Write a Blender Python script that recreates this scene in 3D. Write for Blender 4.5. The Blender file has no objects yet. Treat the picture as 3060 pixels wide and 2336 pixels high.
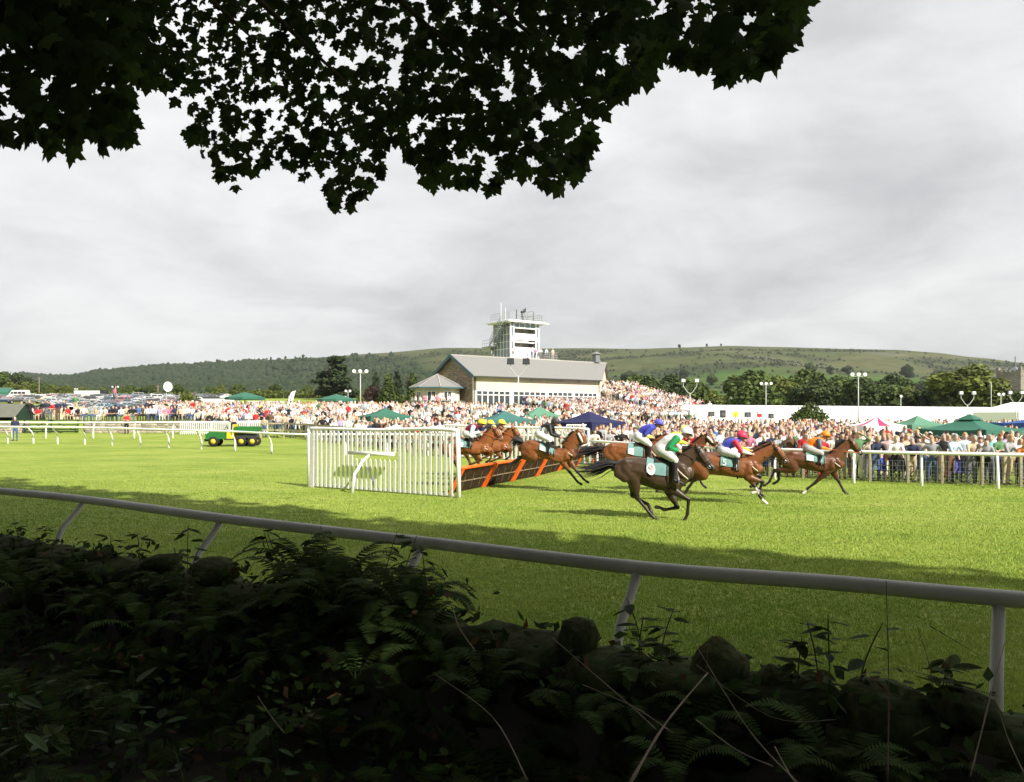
import bpy, math, random
import numpy as np
from mathutils import Vector, Matrix, kdtree, noise

random.seed(7)
RNG = np.random.default_rng(7)
sc = bpy.context.scene
C = sc.collection

# ------------------------------------------------------------------ camera
F = 2380.0           # focal length in photograph pixels (3060 wide)
CH = 2.4             # eye height above the track
HY = 1243.0          # row of the horizon in the photograph
cam_d = bpy.data.cameras.new('camera')
cam = bpy.data.objects.new('camera', cam_d); C.objects.link(cam)
cam.location = (0, 0, CH); cam.rotation_euler = (math.pi / 2, 0, 0)
cam_d.sensor_width = 36.0; cam_d.lens = F / 3060 * 36
cam_d.shift_y = (HY - 1168) / 3060
cam_d.clip_start = 0.05; cam_d.clip_end = 9000
sc.camera = cam

# ------------------------------------------------------------------ world and sun
SUN_AZ = (0.66, -0.75); SUN_EL = math.radians(38)
W = bpy.data.worlds.new('World'); sc.world = W; W.use_nodes = True
nt = W.node_tree; nt.nodes.clear()
def wn(t, **k):
    n = nt.nodes.new(t)
    for a, b in k.items(): setattr(n, a, b)
    return n
def wl(a, b): nt.links.new(a, b)
def wmath(op, a, b=None, c=None):
    n = wn('ShaderNodeMath', operation=op)
    for i, v in enumerate((a, b, c)):
        if v is None: continue
        if isinstance(v, (int, float)): n.inputs[i].default_value = v
        else: wl(v, n.inputs[i])
    return n.outputs[0]
sky = wn('ShaderNodeTexSky', sky_type='NISHITA', sun_disc=False)
sky.sun_elevation = SUN_EL; sky.sun_rotation = math.atan2(SUN_AZ[0], SUN_AZ[1])
bg_sky = wn('ShaderNodeBackground'); bg_sky.inputs[1].default_value = 0.10
wl(sky.outputs[0], bg_sky.inputs[0])
tc = wn('ShaderNodeTexCoord'); sep = wn('ShaderNodeSeparateXYZ'); wl(tc.outputs['Generated'], sep.inputs[0])
zz = wmath('ADD', wmath('MAXIMUM', sep.outputs[2], 0.0), 0.24)
cx = wmath('DIVIDE', sep.outputs[0], zz); cy = wmath('DIVIDE', sep.outputs[1], zz)
comb = wn('ShaderNodeCombineXYZ'); wl(cx, comb.inputs[0]); wl(cy, comb.inputs[1])
def cloud(scale, detail, rough, dist, off):
    mp = wn('ShaderNodeMapping'); mp.inputs['Location'].default_value = off
    mp.inputs['Rotation'].default_value = (0, 0, 0.35)
    mp.inputs['Scale'].default_value = (1.0, 1.0, 1)
    wl(comb.outputs[0], mp.inputs[0])
    n = wn('ShaderNodeTexNoise'); n.inputs['Scale'].default_value = scale
    n.inputs['Detail'].default_value = detail; n.inputs['Roughness'].default_value = rough
    n.inputs['Distortion'].default_value = dist
    wl(mp.outputs[0], n.inputs['Vector']); return n.outputs[0]
big = cloud(0.55, 3, 0.5, 0.25, (3.1, 1.7, 0))
mid = cloud(1.5, 7, 0.56, 0.5, (7.7, 2.2, 0))
fine = cloud(4.2, 7, 0.6, 0.7, (1.3, 9.2, 0))
dens = wmath('ADD', wmath('ADD', wmath('MULTIPLY', big, 0.46), wmath('MULTIPLY', mid, 0.40)), wmath('MULTIPLY', fine, 0.14))
ramp = wn('ShaderNodeValToRGB'); wl(dens, ramp.inputs[0])
cr = ramp.color_ramp; cr.interpolation = 'B_SPLINE'
cr.elements[0].position = 0.385; cr.elements[0].color = (0.94, 0.935, 0.925, 1)
cr.elements[1].position = 0.63; cr.elements[1].color = (0.51, 0.51, 0.515, 1)
e = cr.elements.new(0.46); e.color = (0.82, 0.82, 0.815, 1)
e = cr.elements.new(0.54); e.color = (0.68, 0.68, 0.68, 1)
# the cloud deck gets thinner and lighter overhead, greyer low down
hgt = wn('ShaderNodeMapRange'); wl(sep.outputs[2], hgt.inputs[0])
hgt.inputs[1].default_value = 0.02; hgt.inputs[2].default_value = 0.42
hgt.inputs[3].default_value = 0.38; hgt.inputs[4].default_value = 0.455
bg_cl = wn('ShaderNodeBackground'); wl(ramp.outputs[0], bg_cl.inputs[0]); wl(hgt.outputs[0], bg_cl.inputs[1])
mixw = wn('ShaderNodeMixShader'); mixw.inputs[0].default_value = 0.96
wl(bg_sky.outputs[0], mixw.inputs[1]); wl(bg_cl.outputs[0], mixw.inputs[2])
wo = wn('ShaderNodeOutputWorld'); wl(mixw.outputs[0], wo.inputs[0])

sun_d = bpy.data.lights.new('sun', 'SUN'); sun_d.energy = 3.25; sun_d.angle = math.radians(0.5)
sun_d.color = (1.0, 0.945, 0.85)
sun = bpy.data.objects.new('sun', sun_d); C.objects.link(sun)
SV = Vector((SUN_AZ[0] * math.cos(SUN_EL), SUN_AZ[1] * math.cos(SUN_EL), math.sin(SUN_EL)))
sun.rotation_euler = SV.to_track_quat('Z', 'Y').to_euler(); sun.location = (20, -20, 30)

sc.view_settings.view_transform = 'Standard'; sc.view_settings.look = 'None'
sc.view_settings.exposure = 1.32; sc.view_settings.gamma = 1.0
sc.view_settings.use_curve_mapping = False
sc.cycles.use_denoising = True
sc.cycles.max_bounces = 6; sc.cycles.transparent_max_bounces = 8
sc.cycles.sample_clamp_indirect = 6

# ------------------------------------------------------------------ helpers
def pix(px, py, Y):                     # photograph pixel at depth Y -> point
    return Vector(((px - 1530) / F * Y, Y, CH - (py - HY) / F * Y))
def sm(a, b, t):
    t = min(1.0, max(0.0, (t - a) / (b - a))); return t * t * (3 - 2 * t)
def lerp(a, b, t): return a + (b - a) * t

def tag(o, label=None, cat=None, group=None, kind=None):
    if label: o['label'] = label
    if cat: o['category'] = cat
    if group: o['group'] = group
    if kind: o['kind'] = kind
    return o
def new_obj(name, data, parent=None, loc=None, rz=None):
    o = bpy.data.objects.new(name, data); C.objects.link(o)
    if parent is not None: o.parent = parent
    if loc is not None: o.location = loc
    if rz is not None: o.rotation_euler = (0, 0, rz)
    return o
def empty(name, loc=(0, 0, 0), rz=0, label=None, cat=None, group=None):
    o = new_obj(name, None, None, loc, rz); o.empty_display_size = 0.2
    return tag(o, label, cat, group)
def copy_tree(o, parent=None):
    c = o.copy(); C.objects.link(c)
    if parent is not None: c.parent = parent
    for ch in o.children: copy_tree(ch, c)
    return c
def copy_at(o, loc, rz=0, s=1.0, label=None, group=None):
    c = copy_tree(o); c.location = loc; c.rotation_euler = (0, 0, rz)
    c.scale = (s, s, s) if isinstance(s, (int, float)) else s
    if label: c['label'] = label
    if group: c['group'] = group
    return c

MATS = {}
def M(name, rgb=(0.5, 0.5, 0.5), rough=0.65, var=0.14, scale=6.0, bump=0.0, metal=0.0, spec=0.35,
      vc=False, trans=0.0, obj_var=0.0, hue=0.0, detail=5, stretch=None, sheen=0.0):
    if name in MATS: return MATS[name]
    m = bpy.data.materials.new(name); m.use_nodes = True; MATS[name] = m
    t = m.node_tree; N = t.nodes; L = t.links
    b = N['Principled BSDF']; out = N['Material Output']
    b.inputs['Roughness'].default_value = rough; b.inputs['Metallic'].default_value = metal
    b.inputs['Specular IOR Level'].default_value = spec
    if sheen: b.inputs['Sheen Weight'].default_value = sheen
    if vc:
        a = N.new('ShaderNodeAttribute'); a.attribute_name = 'Col'; col = a.outputs['Color']
    else:
        a = N.new('ShaderNodeRGB'); a.outputs[0].default_value = (*rgb, 1); col = a.outputs[0]
    tcn = N.new('ShaderNodeTexCoord'); src = tcn.outputs['Object']
    if stretch:
        mp = N.new('ShaderNodeMapping'); mp.inputs['Scale'].default_value = stretch
        L.new(src, mp.inputs[0]); src = mp.outputs[0]
    nz = N.new('ShaderNodeTexNoise'); nz.inputs['Scale'].default_value = scale
    nz.inputs['Detail'].default_value = detail; nz.inputs['Roughness'].default_value = 0.6
    L.new(src, nz.inputs['Vector'])
    mr = N.new('ShaderNodeMapRange'); L.new(nz.outputs[0], mr.inputs[0])
    mr.inputs[1].default_value = 0.25; mr.inputs[2].default_value = 0.75
    mr.inputs[3].default_value = 1 - var; mr.inputs[4].default_value = 1 + var
    val = mr.outputs[0]
    oi = None
    if obj_var:
        oi = N.new('ShaderNodeObjectInfo')
        m2 = N.new('ShaderNodeMapRange'); L.new(oi.outputs['Random'], m2.inputs[0])
        m2.inputs[3].default_value = 1 - obj_var; m2.inputs[4].default_value = 1 + obj_var
        mm = N.new('ShaderNodeMath'); mm.operation = 'MULTIPLY'
        L.new(val, mm.inputs[0]); L.new(m2.outputs[0], mm.inputs[1]); val = mm.outputs[0]
    hsv = N.new('ShaderNodeHueSaturation'); L.new(col, hsv.inputs['Color']); L.new(val, hsv.inputs['Value'])
    if hue:
        n2 = N.new('ShaderNodeTexNoise'); n2.inputs['Scale'].default_value = scale * 0.37
        L.new(src, n2.inputs['Vector'])
        m3 = N.new('ShaderNodeMapRange'); L.new(n2.outputs[0], m3.inputs[0])
        m3.inputs[1].default_value = 0.3; m3.inputs[2].default_value = 0.7
        m3.inputs[3].default_value = 0.5 - hue; m3.inputs[4].default_value = 0.5 + hue
        L.new(m3.outputs[0], hsv.inputs['Hue'])
    L.new(hsv.outputs[0], b.inputs['Base Color'])
    if bump:
        bn = N.new('ShaderNodeBump'); bn.inputs['Strength'].default_value = min(1.0, bump)
        bn.inputs['Distance'].default_value = 0.02
        L.new(nz.outputs[0], bn.inputs['Height']); L.new(bn.outputs[0], b.inputs['Normal'])
    if trans:
        tr = N.new('ShaderNodeBsdfTranslucent'); L.new(hsv.outputs[0], tr.inputs['Color'])
        mx = N.new('ShaderNodeMixShader'); mx.inputs[0].default_value = trans
        L.new(b.outputs[0], mx.inputs[1]); L.new(tr.outputs[0], mx.inputs[2]); L.new(mx.outputs[0], out.inputs[0])
    return m

class MB:
    """collects faces and links them as one mesh object"""
    def __init__(s): s.v = []; s.f = []; s.mi = []; s.c = []; s.col = None
    def add(s, V, Fc, mi=0, col=None):
        n = len(s.v); s.v.extend([tuple(p) for p in V])
        s.f.extend([tuple(i + n for i in f) for f in Fc]); s.mi.extend([mi] * len(Fc))
        col = col or s.col or (1, 1, 1); s.c.extend([col] * len(V)); return s
    def box(s, c, d, R=None, mi=0, col=None, taper=(1, 1)):
        V = []
        for z in (-.5, .5):
            for x, y in ((-.5, -.5), (.5, -.5), (.5, .5), (-.5, .5)):
                k = taper if z > 0 else (1, 1)
                p = Vector((x * d[0] * k[0], y * d[1] * k[1], z * d[2]))
                if R is not None: p = R @ p
                V.append(p + Vector(c))
        return s.add(V, [(3, 2, 1, 0), (4, 5, 6, 7), (0, 1, 5, 4), (1, 2, 6, 5), (2, 3, 7, 6), (3, 0, 4, 7)], mi, col)
    def bar(s, a, b, w, h=None, mi=0, col=None):      # square bar from a to b
        a = Vector(a); b = Vector(b); h = h or w
        R = (b - a).to_track_quat('X', 'Z').to_matrix()
        return s.box((a + b) / 2, ((b - a).length, w, h), R, mi, col)
    def tube(s, pts, r, n=8, mi=0, col=None, lat=None, round_end=False, cap=True):
        P = [Vector(p) for p in pts]; k = len(P)
        R = [r] * k if isinstance(r, (int, float)) else list(r)
        R = [(q, q) if isinstance(q, (int, float)) else tuple(q) for q in R]
        T = []
        for i in range(k):
            t = P[min(i + 1, k - 1)] - P[max(i - 1, 0)]
            T.append(t.normalized() if t.length > 1e-9 else Vector((0, 0, 1)))
        if round_end:
            a, b = R[0], R[-1]; ma = sum(a) / 2; mb = sum(b) / 2
            P = [P[0] - T[0] * ma * .85, P[0] - T[0] * ma * .5] + P + [P[-1] + T[-1] * mb * .5, P[-1] + T[-1] * mb * .85]
            R = [(a[0] * .35, a[1] * .35), (a[0] * .82, a[1] * .82)] + R + [(b[0] * .82, b[1] * .82), (b[0] * .35, b[1] * .35)]
            T = [T[0], T[0]] + T + [T[-1], T[-1]]; k += 4
        V = []; u = None
        for i in range(k):
            if lat is not None:
                u = Vector(lat) - T[i] * Vector(lat).dot(T[i])
                if u.length < 1e-6: u = T[i].orthogonal()
            elif u is None: u = T[i].orthogonal()
            else:
                u = u - T[i] * u.dot(T[i])
                if u.length < 1e-6: u = T[i].orthogonal()
            u.normalize(); w = T[i].cross(u)
            for j in range(n):
                a = 2 * math.pi * j / n
                V.append(P[i] + u * (R[i][0] * math.cos(a)) + w * (R[i][1] * math.sin(a)))
        Fc = [(i * n + j, i * n + (j + 1) % n, (i + 1) * n + (j + 1) % n, (i + 1) * n + j) for i in range(k - 1) for j in range(n)]
        if cap: Fc += [tuple(range(n - 1, -1, -1)), tuple(range((k - 1) * n, k * n))]
        return s.add(V, Fc, mi, col)
    def prism(s, poly, ax, ay, az, depth, o=(0, 0, 0), mi=0, col=None):   # polygon in (ax, ay), extruded along az
        ax, ay, az, o = Vector(ax), Vector(ay), Vector(az), Vector(o); n = len(poly)
        V = [o + ax * p[0] + ay * p[1] for p in poly] + [o + ax * p[0] + ay * p[1] + az * depth for p in poly]
        Fc = [tuple(range(n - 1, -1, -1)), tuple(range(n, 2 * n))] + [(i, (i + 1) % n, n + (i + 1) % n, n + i) for i in range(n)]
        return s.add(V, Fc, mi, col)
    def ball(s, c, r, n=10, m=6, mi=0, col=None):
        r = (r, r, r) if isinstance(r, (int, float)) else r; V = []; Fc = []
        for i in range(m + 1):
            th = math.pi * i / m
            for j in range(n):
                a = 2 * math.pi * j / n
                V.append((c[0] + r[0] * math.sin(th) * math.cos(a), c[1] + r[1] * math.sin(th) * math.sin(a), c[2] + r[2] * math.cos(th)))
        for i in range(m):
            for j in range(n):
                Fc.append((i * n + j, (i + 1) * n + j, (i + 1) * n + (j + 1) % n, i * n + (j + 1) % n))
        return s.add(V, Fc, mi, col)
    def mesh(s, name, mats, smooth=False, vc=False):
        me = bpy.data.meshes.new(name); me.from_pydata(s.v, [], s.f)
        mats = mats if isinstance(mats, (list, tuple)) else [mats]
        for m in mats: me.materials.append(m)
        if len(mats) > 1: me.polygons.foreach_set('material_index', s.mi)
        if vc:
            a = me.color_attributes.new('Col', 'FLOAT_COLOR', 'POINT')
            a.data.foreach_set('color', np.concatenate([np.array(s.c, dtype=np.float32), np.ones((len(s.c), 1), np.float32)], 1).ravel())
        if smooth: me.polygons.foreach_set('use_smooth', [True] * len(me.polygons))
        me.update(); return me
    def build(s, name, mats, parent=None, smooth=False, loc=None, rz=None, vc=False):
        return new_obj(name, s.mesh(name, mats, smooth, vc), parent, loc, rz)

def np_mesh(name, V, Fc, mat, col=None, smooth=False):
    """V (n,3), Fc (m,k) arrays -> mesh, optional per-vertex colour"""
    me = bpy.data.meshes.new(name); V = np.asarray(V, np.float32); Fc = np.asarray(Fc, np.int32)
    m, k = Fc.shape
    me.vertices.add(len(V)); me.vertices.foreach_set('co', V.ravel())
    me.loops.add(m * k); me.loops.foreach_set('vertex_index', Fc.ravel())
    me.polygons.add(m); me.polygons.foreach_set('loop_start', np.arange(0, m * k, k, dtype=np.int32))
    me.update(calc_edges=True); me.validate()
    if col is not None:
        a = me.color_attributes.new('Col', 'FLOAT_COLOR', 'POINT')
        c = np.ones((len(V), 4), np.float32); c[:, :3] = col; a.data.foreach_set('color', c.ravel())
    if smooth: me.polygons.foreach_set('use_smooth', [True] * m)
    for q in (mat if isinstance(mat, (list, tuple)) else [mat]): me.materials.append(q)
    return me

def blend(caps, voxel, smooth_iter=3, ratio=None):
    """closed tubes fused into one skin -> (verts, faces, region per vertex)"""
    b = MB(); pts = []; regs = []
    for cp in caps:
        P, R, reg = cp[0], cp[1], cp[2]; lat = cp[3] if len(cp) > 3 else None
        b.tube(P, R, 10, lat=lat, round_end=True)
        rr = [R] * len(P) if isinstance(R, (int, float)) else R
        for i in range(len(P) - 1):
            for t in (0, .2, .4, .6, .8, 1.0):
                q = Vector(P[i]).lerp(Vector(P[i + 1]), t)
                g = reg if isinstance(reg, int) else reg[min(int(i + t), len(reg) - 1)]
                ra = rr[i] if isinstance(rr[i], (int, float)) else max(rr[i])
                rb = rr[i + 1] if isinstance(rr[i + 1], (int, float)) else max(rr[i + 1])
                pts.append((q, lerp(ra, rb, t))); regs.append(g)
    o = b.build('tmp', [])
    md = o.modifiers.new('r', 'REMESH'); md.mode = 'VOXEL'; md.voxel_size = voxel; md.adaptivity = 0
    if smooth_iter:
        ms = o.modifiers.new('s', 'SMOOTH'); ms.iterations = smooth_iter; ms.factor = 0.5
    if ratio:
        dc = o.modifiers.new('d', 'DECIMATE'); dc.ratio = ratio
    dg = bpy.context.evaluated_depsgraph_get(); me = bpy.data.meshes.new_from_object(o.evaluated_get(dg))
    V = np.empty(len(me.vertices) * 3, np.float32); me.vertices.foreach_get('co', V); V = V.reshape(-1, 3)
    Fc = [tuple(p.vertices) for p in me.polygons]
    om = o.data; bpy.data.objects.remove(o); bpy.data.meshes.remove(om); bpy.data.meshes.remove(me)
    PT = np.array([tuple(p[0]) for p in pts], np.float32); RR = np.array([p[1] for p in pts], np.float32)
    reg = np.empty(len(V), np.int32); rg = np.array(regs)
    for i in range(0, len(V), 4000):
        d = np.linalg.norm(V[i:i + 4000, None, :] - PT[None], axis=2) / (RR[None] + 0.01)
        reg[i:i + 4000] = rg[np.argmin(d, 1)]
    return V, Fc, reg
def blended_mesh(name, V, Fc, reg, colors, mat, smooth=True):
    me = bpy.data.meshes.new(name); me.from_pydata(V.tolist(), [], Fc)
    a = me.color_attributes.new('Col', 'FLOAT_COLOR', 'POINT')
    c = np.ones((len(V), 4), np.float32); c[:, :3] = np.array(colors, np.float32)[reg]
    a.data.foreach_set('color', c.ravel())
    if smooth: me.polygons.foreach_set('use_smooth', [True] * len(me.polygons))
    me.materials.append(mat); me.update(); return me

# ------------------------------------------------------------------ the lie of the land
D = Vector((0.805, 0.595, 0)); NB = Vector((-0.595, 0.805, 0))   # grandstand: along its front, and back through it
B0 = Vector((-4.7, 98.0, 0))                                     # front left corner of the grandstand
RE = Vector((0.83, -0.555, 0)); RN = Vector((0.555, 0.83, 0))    # along the near rail, and across the track
def gz(x, y):
    t = max(0.0, y - 32.0)
    r = sm(-6, 20, x)
    z = 0.026 * min(t, 36.0) * (1 - 0.58 * r)
    if x < -27: z += (1.05 if y > 68.9 else 0.0)
    else: z += 1.05 * sm(58, 76, y) * (1 - r) * sm(-4, 4, y - 60)
    if y > 68:
        lz = .35 * min(1, (y - 68) / 32)
        if y > 100: lz += .75 * min(1, (y - 100) / 50)
        if y > 145: lz += 4.4 * min(1, (y - 145) / 85)
        if y > 230: lz += 2.0 * min(1, (y - 230) / 100)
        rz_ = .15 * sm(68, 100, y) + .5 * sm(96, 185, y) + 6.0 * sm(175, 330, y)
        z += lerp(lz, rz_, sm(-10, 25, x))
    return z
def terrace_z(x, y):
    """concrete steps in front of and beside the grandstand"""
    p = Vector((x, y, 0)) - B0; u = p.dot(D); v = -p.dot(NB)
    z = -1.0
    if 6.5 < u < 21.5 and -0.3 < v < 15: z = lerp(3.5, 1.5, max(0, v) / 15)
    if 21.5 <= u < 34 and -7 < v < 15: z = lerp(6.4, 1.3, (v + 7) / 22)
    return z
def stand_z(x, y):
    t = terrace_z(x, y); g = gz(x, y)
    if t > g:
        k = 0.18; return max(g, math.floor(t / k) * k)
    return g
def on(px, Y, dz=0.0):                  # standing on the ground at depth Y, seen at column px
    x = (px - 1530) / F * Y; return Vector((x, Y, gz(x, Y) + dz))

def grass_mat():
    m = bpy.data.materials.new('turf'); m.use_nodes = True; t = m.node_tree; N = t.nodes; L = t.links
    b = N['Principled BSDF']; b.inputs['Roughness'].default_value = 0.8; b.inputs['Specular IOR Level'].default_value = 0.15
    g = N.new('ShaderNodeNewGeometry')
    def nz(s, d, st=None):
        src = g.outputs['Position']
        if st:
            mp = N.new('ShaderNodeMapping'); mp.inputs['Rotation'].default_value = (0, 0, 0.59); mp.inputs['Scale'].default_value = st
            L.new(src, mp.inputs[0]); src = mp.outputs[0]
        n = N.new('ShaderNodeTexNoise'); n.inputs['Scale'].default_value = s; n.inputs['Detail'].default_value = d
        n.inputs['Roughness'].default_value = 0.65; L.new(src, n.inputs['Vector']); return n.outputs[0]
    def ramp(v, stops):
        r = N.new('ShaderNodeValToRGB'); L.new(v, r.inputs[0]); e = r.color_ramp.elements
        e[0].position, e[0].color = stops[0][0], (*stops[0][1], 1); e[1].position, e[1].color = stops[-1][0], (*stops[-1][1], 1)
        for p, c in stops[1:-1]: q = e.new(p); q.color = (*c, 1)
        return r.outputs[0]
    a = ramp(nz(0.30, 4, (0.5, 1.2, 1)), [(0.3, (0.178, 0.250, 0.036)), (0.5, (0.248, 0.318, 0.051)), (0.72, (0.325, 0.362, 0.088))])
    c = ramp(nz(9, 6), [(0.28, (0.66, 0.72, 0.6)), (0.5, (0.97, 0.97, 0.95)), (0.75, (1.25, 1.2, 1.2))])
    d = ramp(nz(1.7, 5, (0.45, 1.6, 1)), [(0.3, (0.72, 0.8, 0.7)), (0.55, (1, 1, 1)), (0.75, (1.22, 1.12, 1.15))])
    def mul(x, y):
        n = N.new('ShaderNodeMix'); n.data_type = 'RGBA'; n.blend_type = 'MULTIPLY'; n.inputs[0].default_value = 1
        L.new(x, n.inputs[6]); L.new(y, n.inputs[7]); return n.outputs[2]
    L.new(mul(mul(a, c), d), b.inputs['Base Color'])
    bn = N.new('ShaderNodeBump'); bn.inputs['Strength'].default_value = 0.9; bn.inputs['Distance'].default_value = 0.06
    L.new(nz(14, 6), bn.inputs['Height']); L.new(bn.outputs[0], b.inputs['Normal'])
    return m
TURF = grass_mat()

def ground():
    xs = sorted(set([-900, -600, -420, -320, -260, -210, -170, -140, -115, -95] + list(np.arange(-80, -27, 2)) + [-27.05, -26.95]
                    + list(np.arange(-26, 81, 2)) + [95, 115, 140, 170, 210, 260, 320, 420, 600, 900]))
    ys = sorted(set([-400, -200, -100, -60] + list(np.arange(-40, 60, 2)) + list(np.arange(60, 68.6, 1)) + [68.85, 68.95] + list(np.arange(69.5, 80, 1))
                    + list(np.arange(80, 130, 3)) + list(np.arange(130, 361, 6))))
    V = [(x, y, gz(x, y)) for y in ys for x in xs]; n = len(xs)
    Fc = [(j * n + i, j * n + i + 1, (j + 1) * n + i + 1, (j + 1) * n + i) for j in range(len(ys) - 1) for i in range(n - 1)]
    o = new_obj('ground', np_mesh('ground', V, Fc, TURF, smooth=True)); tag(o, kind='structure')
ground()

# ------------------------------------------------------------------ hills
SKY = [(-1600, 1150), (-900, 1128), (-500, 1110), (-150, 1118), (0, 1125), (70, 1118), (140, 1124), (215, 1127), (300, 1112), (487, 1095), (700, 1080), (945, 1068),
       (1130, 1055), (1335, 1039), (1474, 1040), (1600, 1041), (1738, 1040), (1900, 1042), (2040, 1038), (2183, 1033), (2300, 1036),
       (2572, 1043), (2680, 1045), (2780, 1052), (2920, 1068), (3060, 1084), (3300, 1100), (3800, 1130), (4700, 1150)]
def skyline(px):
    for (a, b), (c, d) in zip(SKY, SKY[1:]):
        if a <= px <= c: return lerp(b, d, sm(a, c, px) * .5 + .5 * (px - a) / (c - a))
    return 1150
RIDGE = 1700.0
def hill_pt(px, t):
    """t 0..1 from the foot to the ridge, then down behind"""
    Y = 330 + (RIDGE - 330) * min(t, 1.25)
    x = (px - 1530) / F * Y
    n = noise.noise(Vector((x * .004, Y * .004, 1.3))) * 14 + noise.noise(Vector((x * .012, Y * .012, 5.1))) * 4
    if t <= 1:
        e0 = 1222; e1 = skyline(px)
        k = 0.35 * sm(0, 0.45, t) * 0.8 + 0.72 * sm(0.2, 1.0, t)
        z = CH + (HY - lerp(e0, e1, k)) / F * Y + n * min(1, 4 * t) * (1 - sm(0.75, 1, t))
    else:
        z = CH + (HY - skyline(px)) / F * RIDGE - (t - 1) * 260
    return Vector((x, Y, z))
def hills():
    pxs = list(range(-1600, 4701, 25)); ts = list(np.linspace(0, 1, 46)) + [1.05, 1.15, 1.25]
    V = []; col = []
    for t in ts:
        for px in pxs:
            p = hill_pt(px, t); V.append(tuple(p))
            x = p.x / p.y * F + 1530
            w = noise.noise(Vector((p.x * .006, p.y * .006, 9))) + .5 * noise.noise(Vector((p.x * .02, p.y * .02, 4)))
            field = Vector((0.056, 0.100, 0.022)); heath = Vector((0.066, 0.078, 0.030)); scrub = Vector((0.034, 0.043, 0.022)); rock = Vector((0.15, 0.14, 0.12))
            h = sm(0.42, 0.62, t + .10 * w)
            c = field.lerp(heath, h)
            pale = Vector((0.092, 0.095, 0.042))
            if w > .12: c = c.lerp(pale, .6 * h)
            s = sm(-.02, .24, noise.noise(Vector((p.x * .006, p.y * .012, 21))) + .25 * noise.noise(Vector((p.x * .05, p.y * .02, 3)))) * sm(.25, .4, t) * (1 - sm(.85, .97, t))
            c = c.lerp(scrub, s * .8)
            rk = sm(.22, .4, noise.noise(Vector((p.x * .008, p.y * .018, 40)))) * sm(.55, .65, t) * (1 - sm(.8, .9, t)) * sm(1900, 2200, x)
            c = c.lerp(rock, rk * .5)
            fo = (1 - sm(1000, 1230, x - 500 * (1 - t))) * sm(.10, .2, t) * (1 - sm(.86, .94, t + .05 * w))
            c = c.lerp(Vector((0.020, 0.034, 0.012)), fo)
            if t < .25: c = c.lerp(Vector((0.075, 0.125, 0.022)), .5)
            col.append(tuple(c))
    n = len(pxs)
    Fc = [(j * n + i, j * n + i + 1, (j + 1) * n + i + 1, (j + 1) * n + i) for j in range(len(ts) - 1) for i in range(n - 1)]
    me = np_mesh('hills', V, Fc, M('hillside', vc=True, var=0.32, scale=0.035, rough=0.95, spec=0.05, hue=0.012, detail=8), np.array(col), True)
    tag(new_obj('hills', me), kind='structure')
hills()

# ------------------------------------------------------------------ foliage
LEAF = {
 'broad': M('leaf_broad', vc=True, var=0.25, scale=0.6, rough=0.7, spec=0.15, trans=0.18),
 'wood': M('bark', (0.06, 0.048, 0.035), rough=0.9, var=0.35, scale=9, bump=0.6, spec=0.1, stretch=(1, 1, .25)),
}
def clump_mesh(name, lobes, n, size, base, tip, seed, flat=0.0, squash=1.0, holes=0.0):
    """a crown: small leaf-clump faces spread through the volume of several lobes; (n tris)"""
    r = np.random.default_rng(seed)
    L = np.array([l[:3] for l in lobes]); Rr = np.array([[l[3], l[3], l[3] * (l[4] if len(l) > 4 else 1)] for l in lobes])
    w = (Rr[:, 0] ** 2) / (Rr[:, 0] ** 2).sum()
    idx = r.choice(len(lobes), n, p=w)
    d = r.normal(size=(n, 3)); d /= np.linalg.norm(d, axis=1)[:, None]
    rad = 1 - np.abs(r.normal(0, .22, n)); rad = np.clip(rad, .2, 1.08)
    # uneven surface
    bump = np.array([noise.noise(Vector((float(a[0] * 2.2 + i * 7), float(a[1] * 2.2), float(a[2] * 2.2 + seed)))) for a, i in zip(d, idx)])
    rad = rad * (1 + .30 * bump)
    keep = bump > -.42 + holes * 0.0
    c = L[idx] + d * Rr[idx] * rad[:, None]
    c, d, bump, rad = c[keep], d[keep], bump[keep], rad[keep]; n = len(c)
    nrm = d * .8 + r.normal(0, .55, (n, 3)); nrm[:, 2] += .25 + flat; nrm /= np.linalg.norm(nrm, axis=1)[:, None]
    a = np.cross(nrm, r.normal(size=(n, 3))); a /= np.linalg.norm(a, axis=1)[:, None]; b = np.cross(nrm, a)
    s = size * r.uniform(.55, 1.35, n)[:, None]
    k = 5; V = np.empty((n, k, 3)); ang0 = r.uniform(0, 6.28, n)
    for j in range(k):
        an = ang0 + 2 * np.pi * j / k; rr = r.uniform(.55, 1.1, n)[:, None]
        V[:, j] = c + (a * np.cos(an)[:, None] * rr + b * np.sin(an)[:, None] * rr * .8) * s + nrm * (r.normal(0, .18, n)[:, None] * s)
    Fc = np.arange(n * k).reshape(n, k)
    f = np.clip(.5 + .55 * bump + r.normal(0, .22, n), 0, 1)[:, None]
    col = np.array(base) * (1 - f) + np.array(tip) * f
    col = np.repeat(col * r.uniform(.75, 1.25, (n, 1)), k, 0)
    V = V.reshape(-1, 3); V[:, 2] *= squash
    return np_mesh(name, V, Fc, LEAF['broad'], col)
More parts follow.
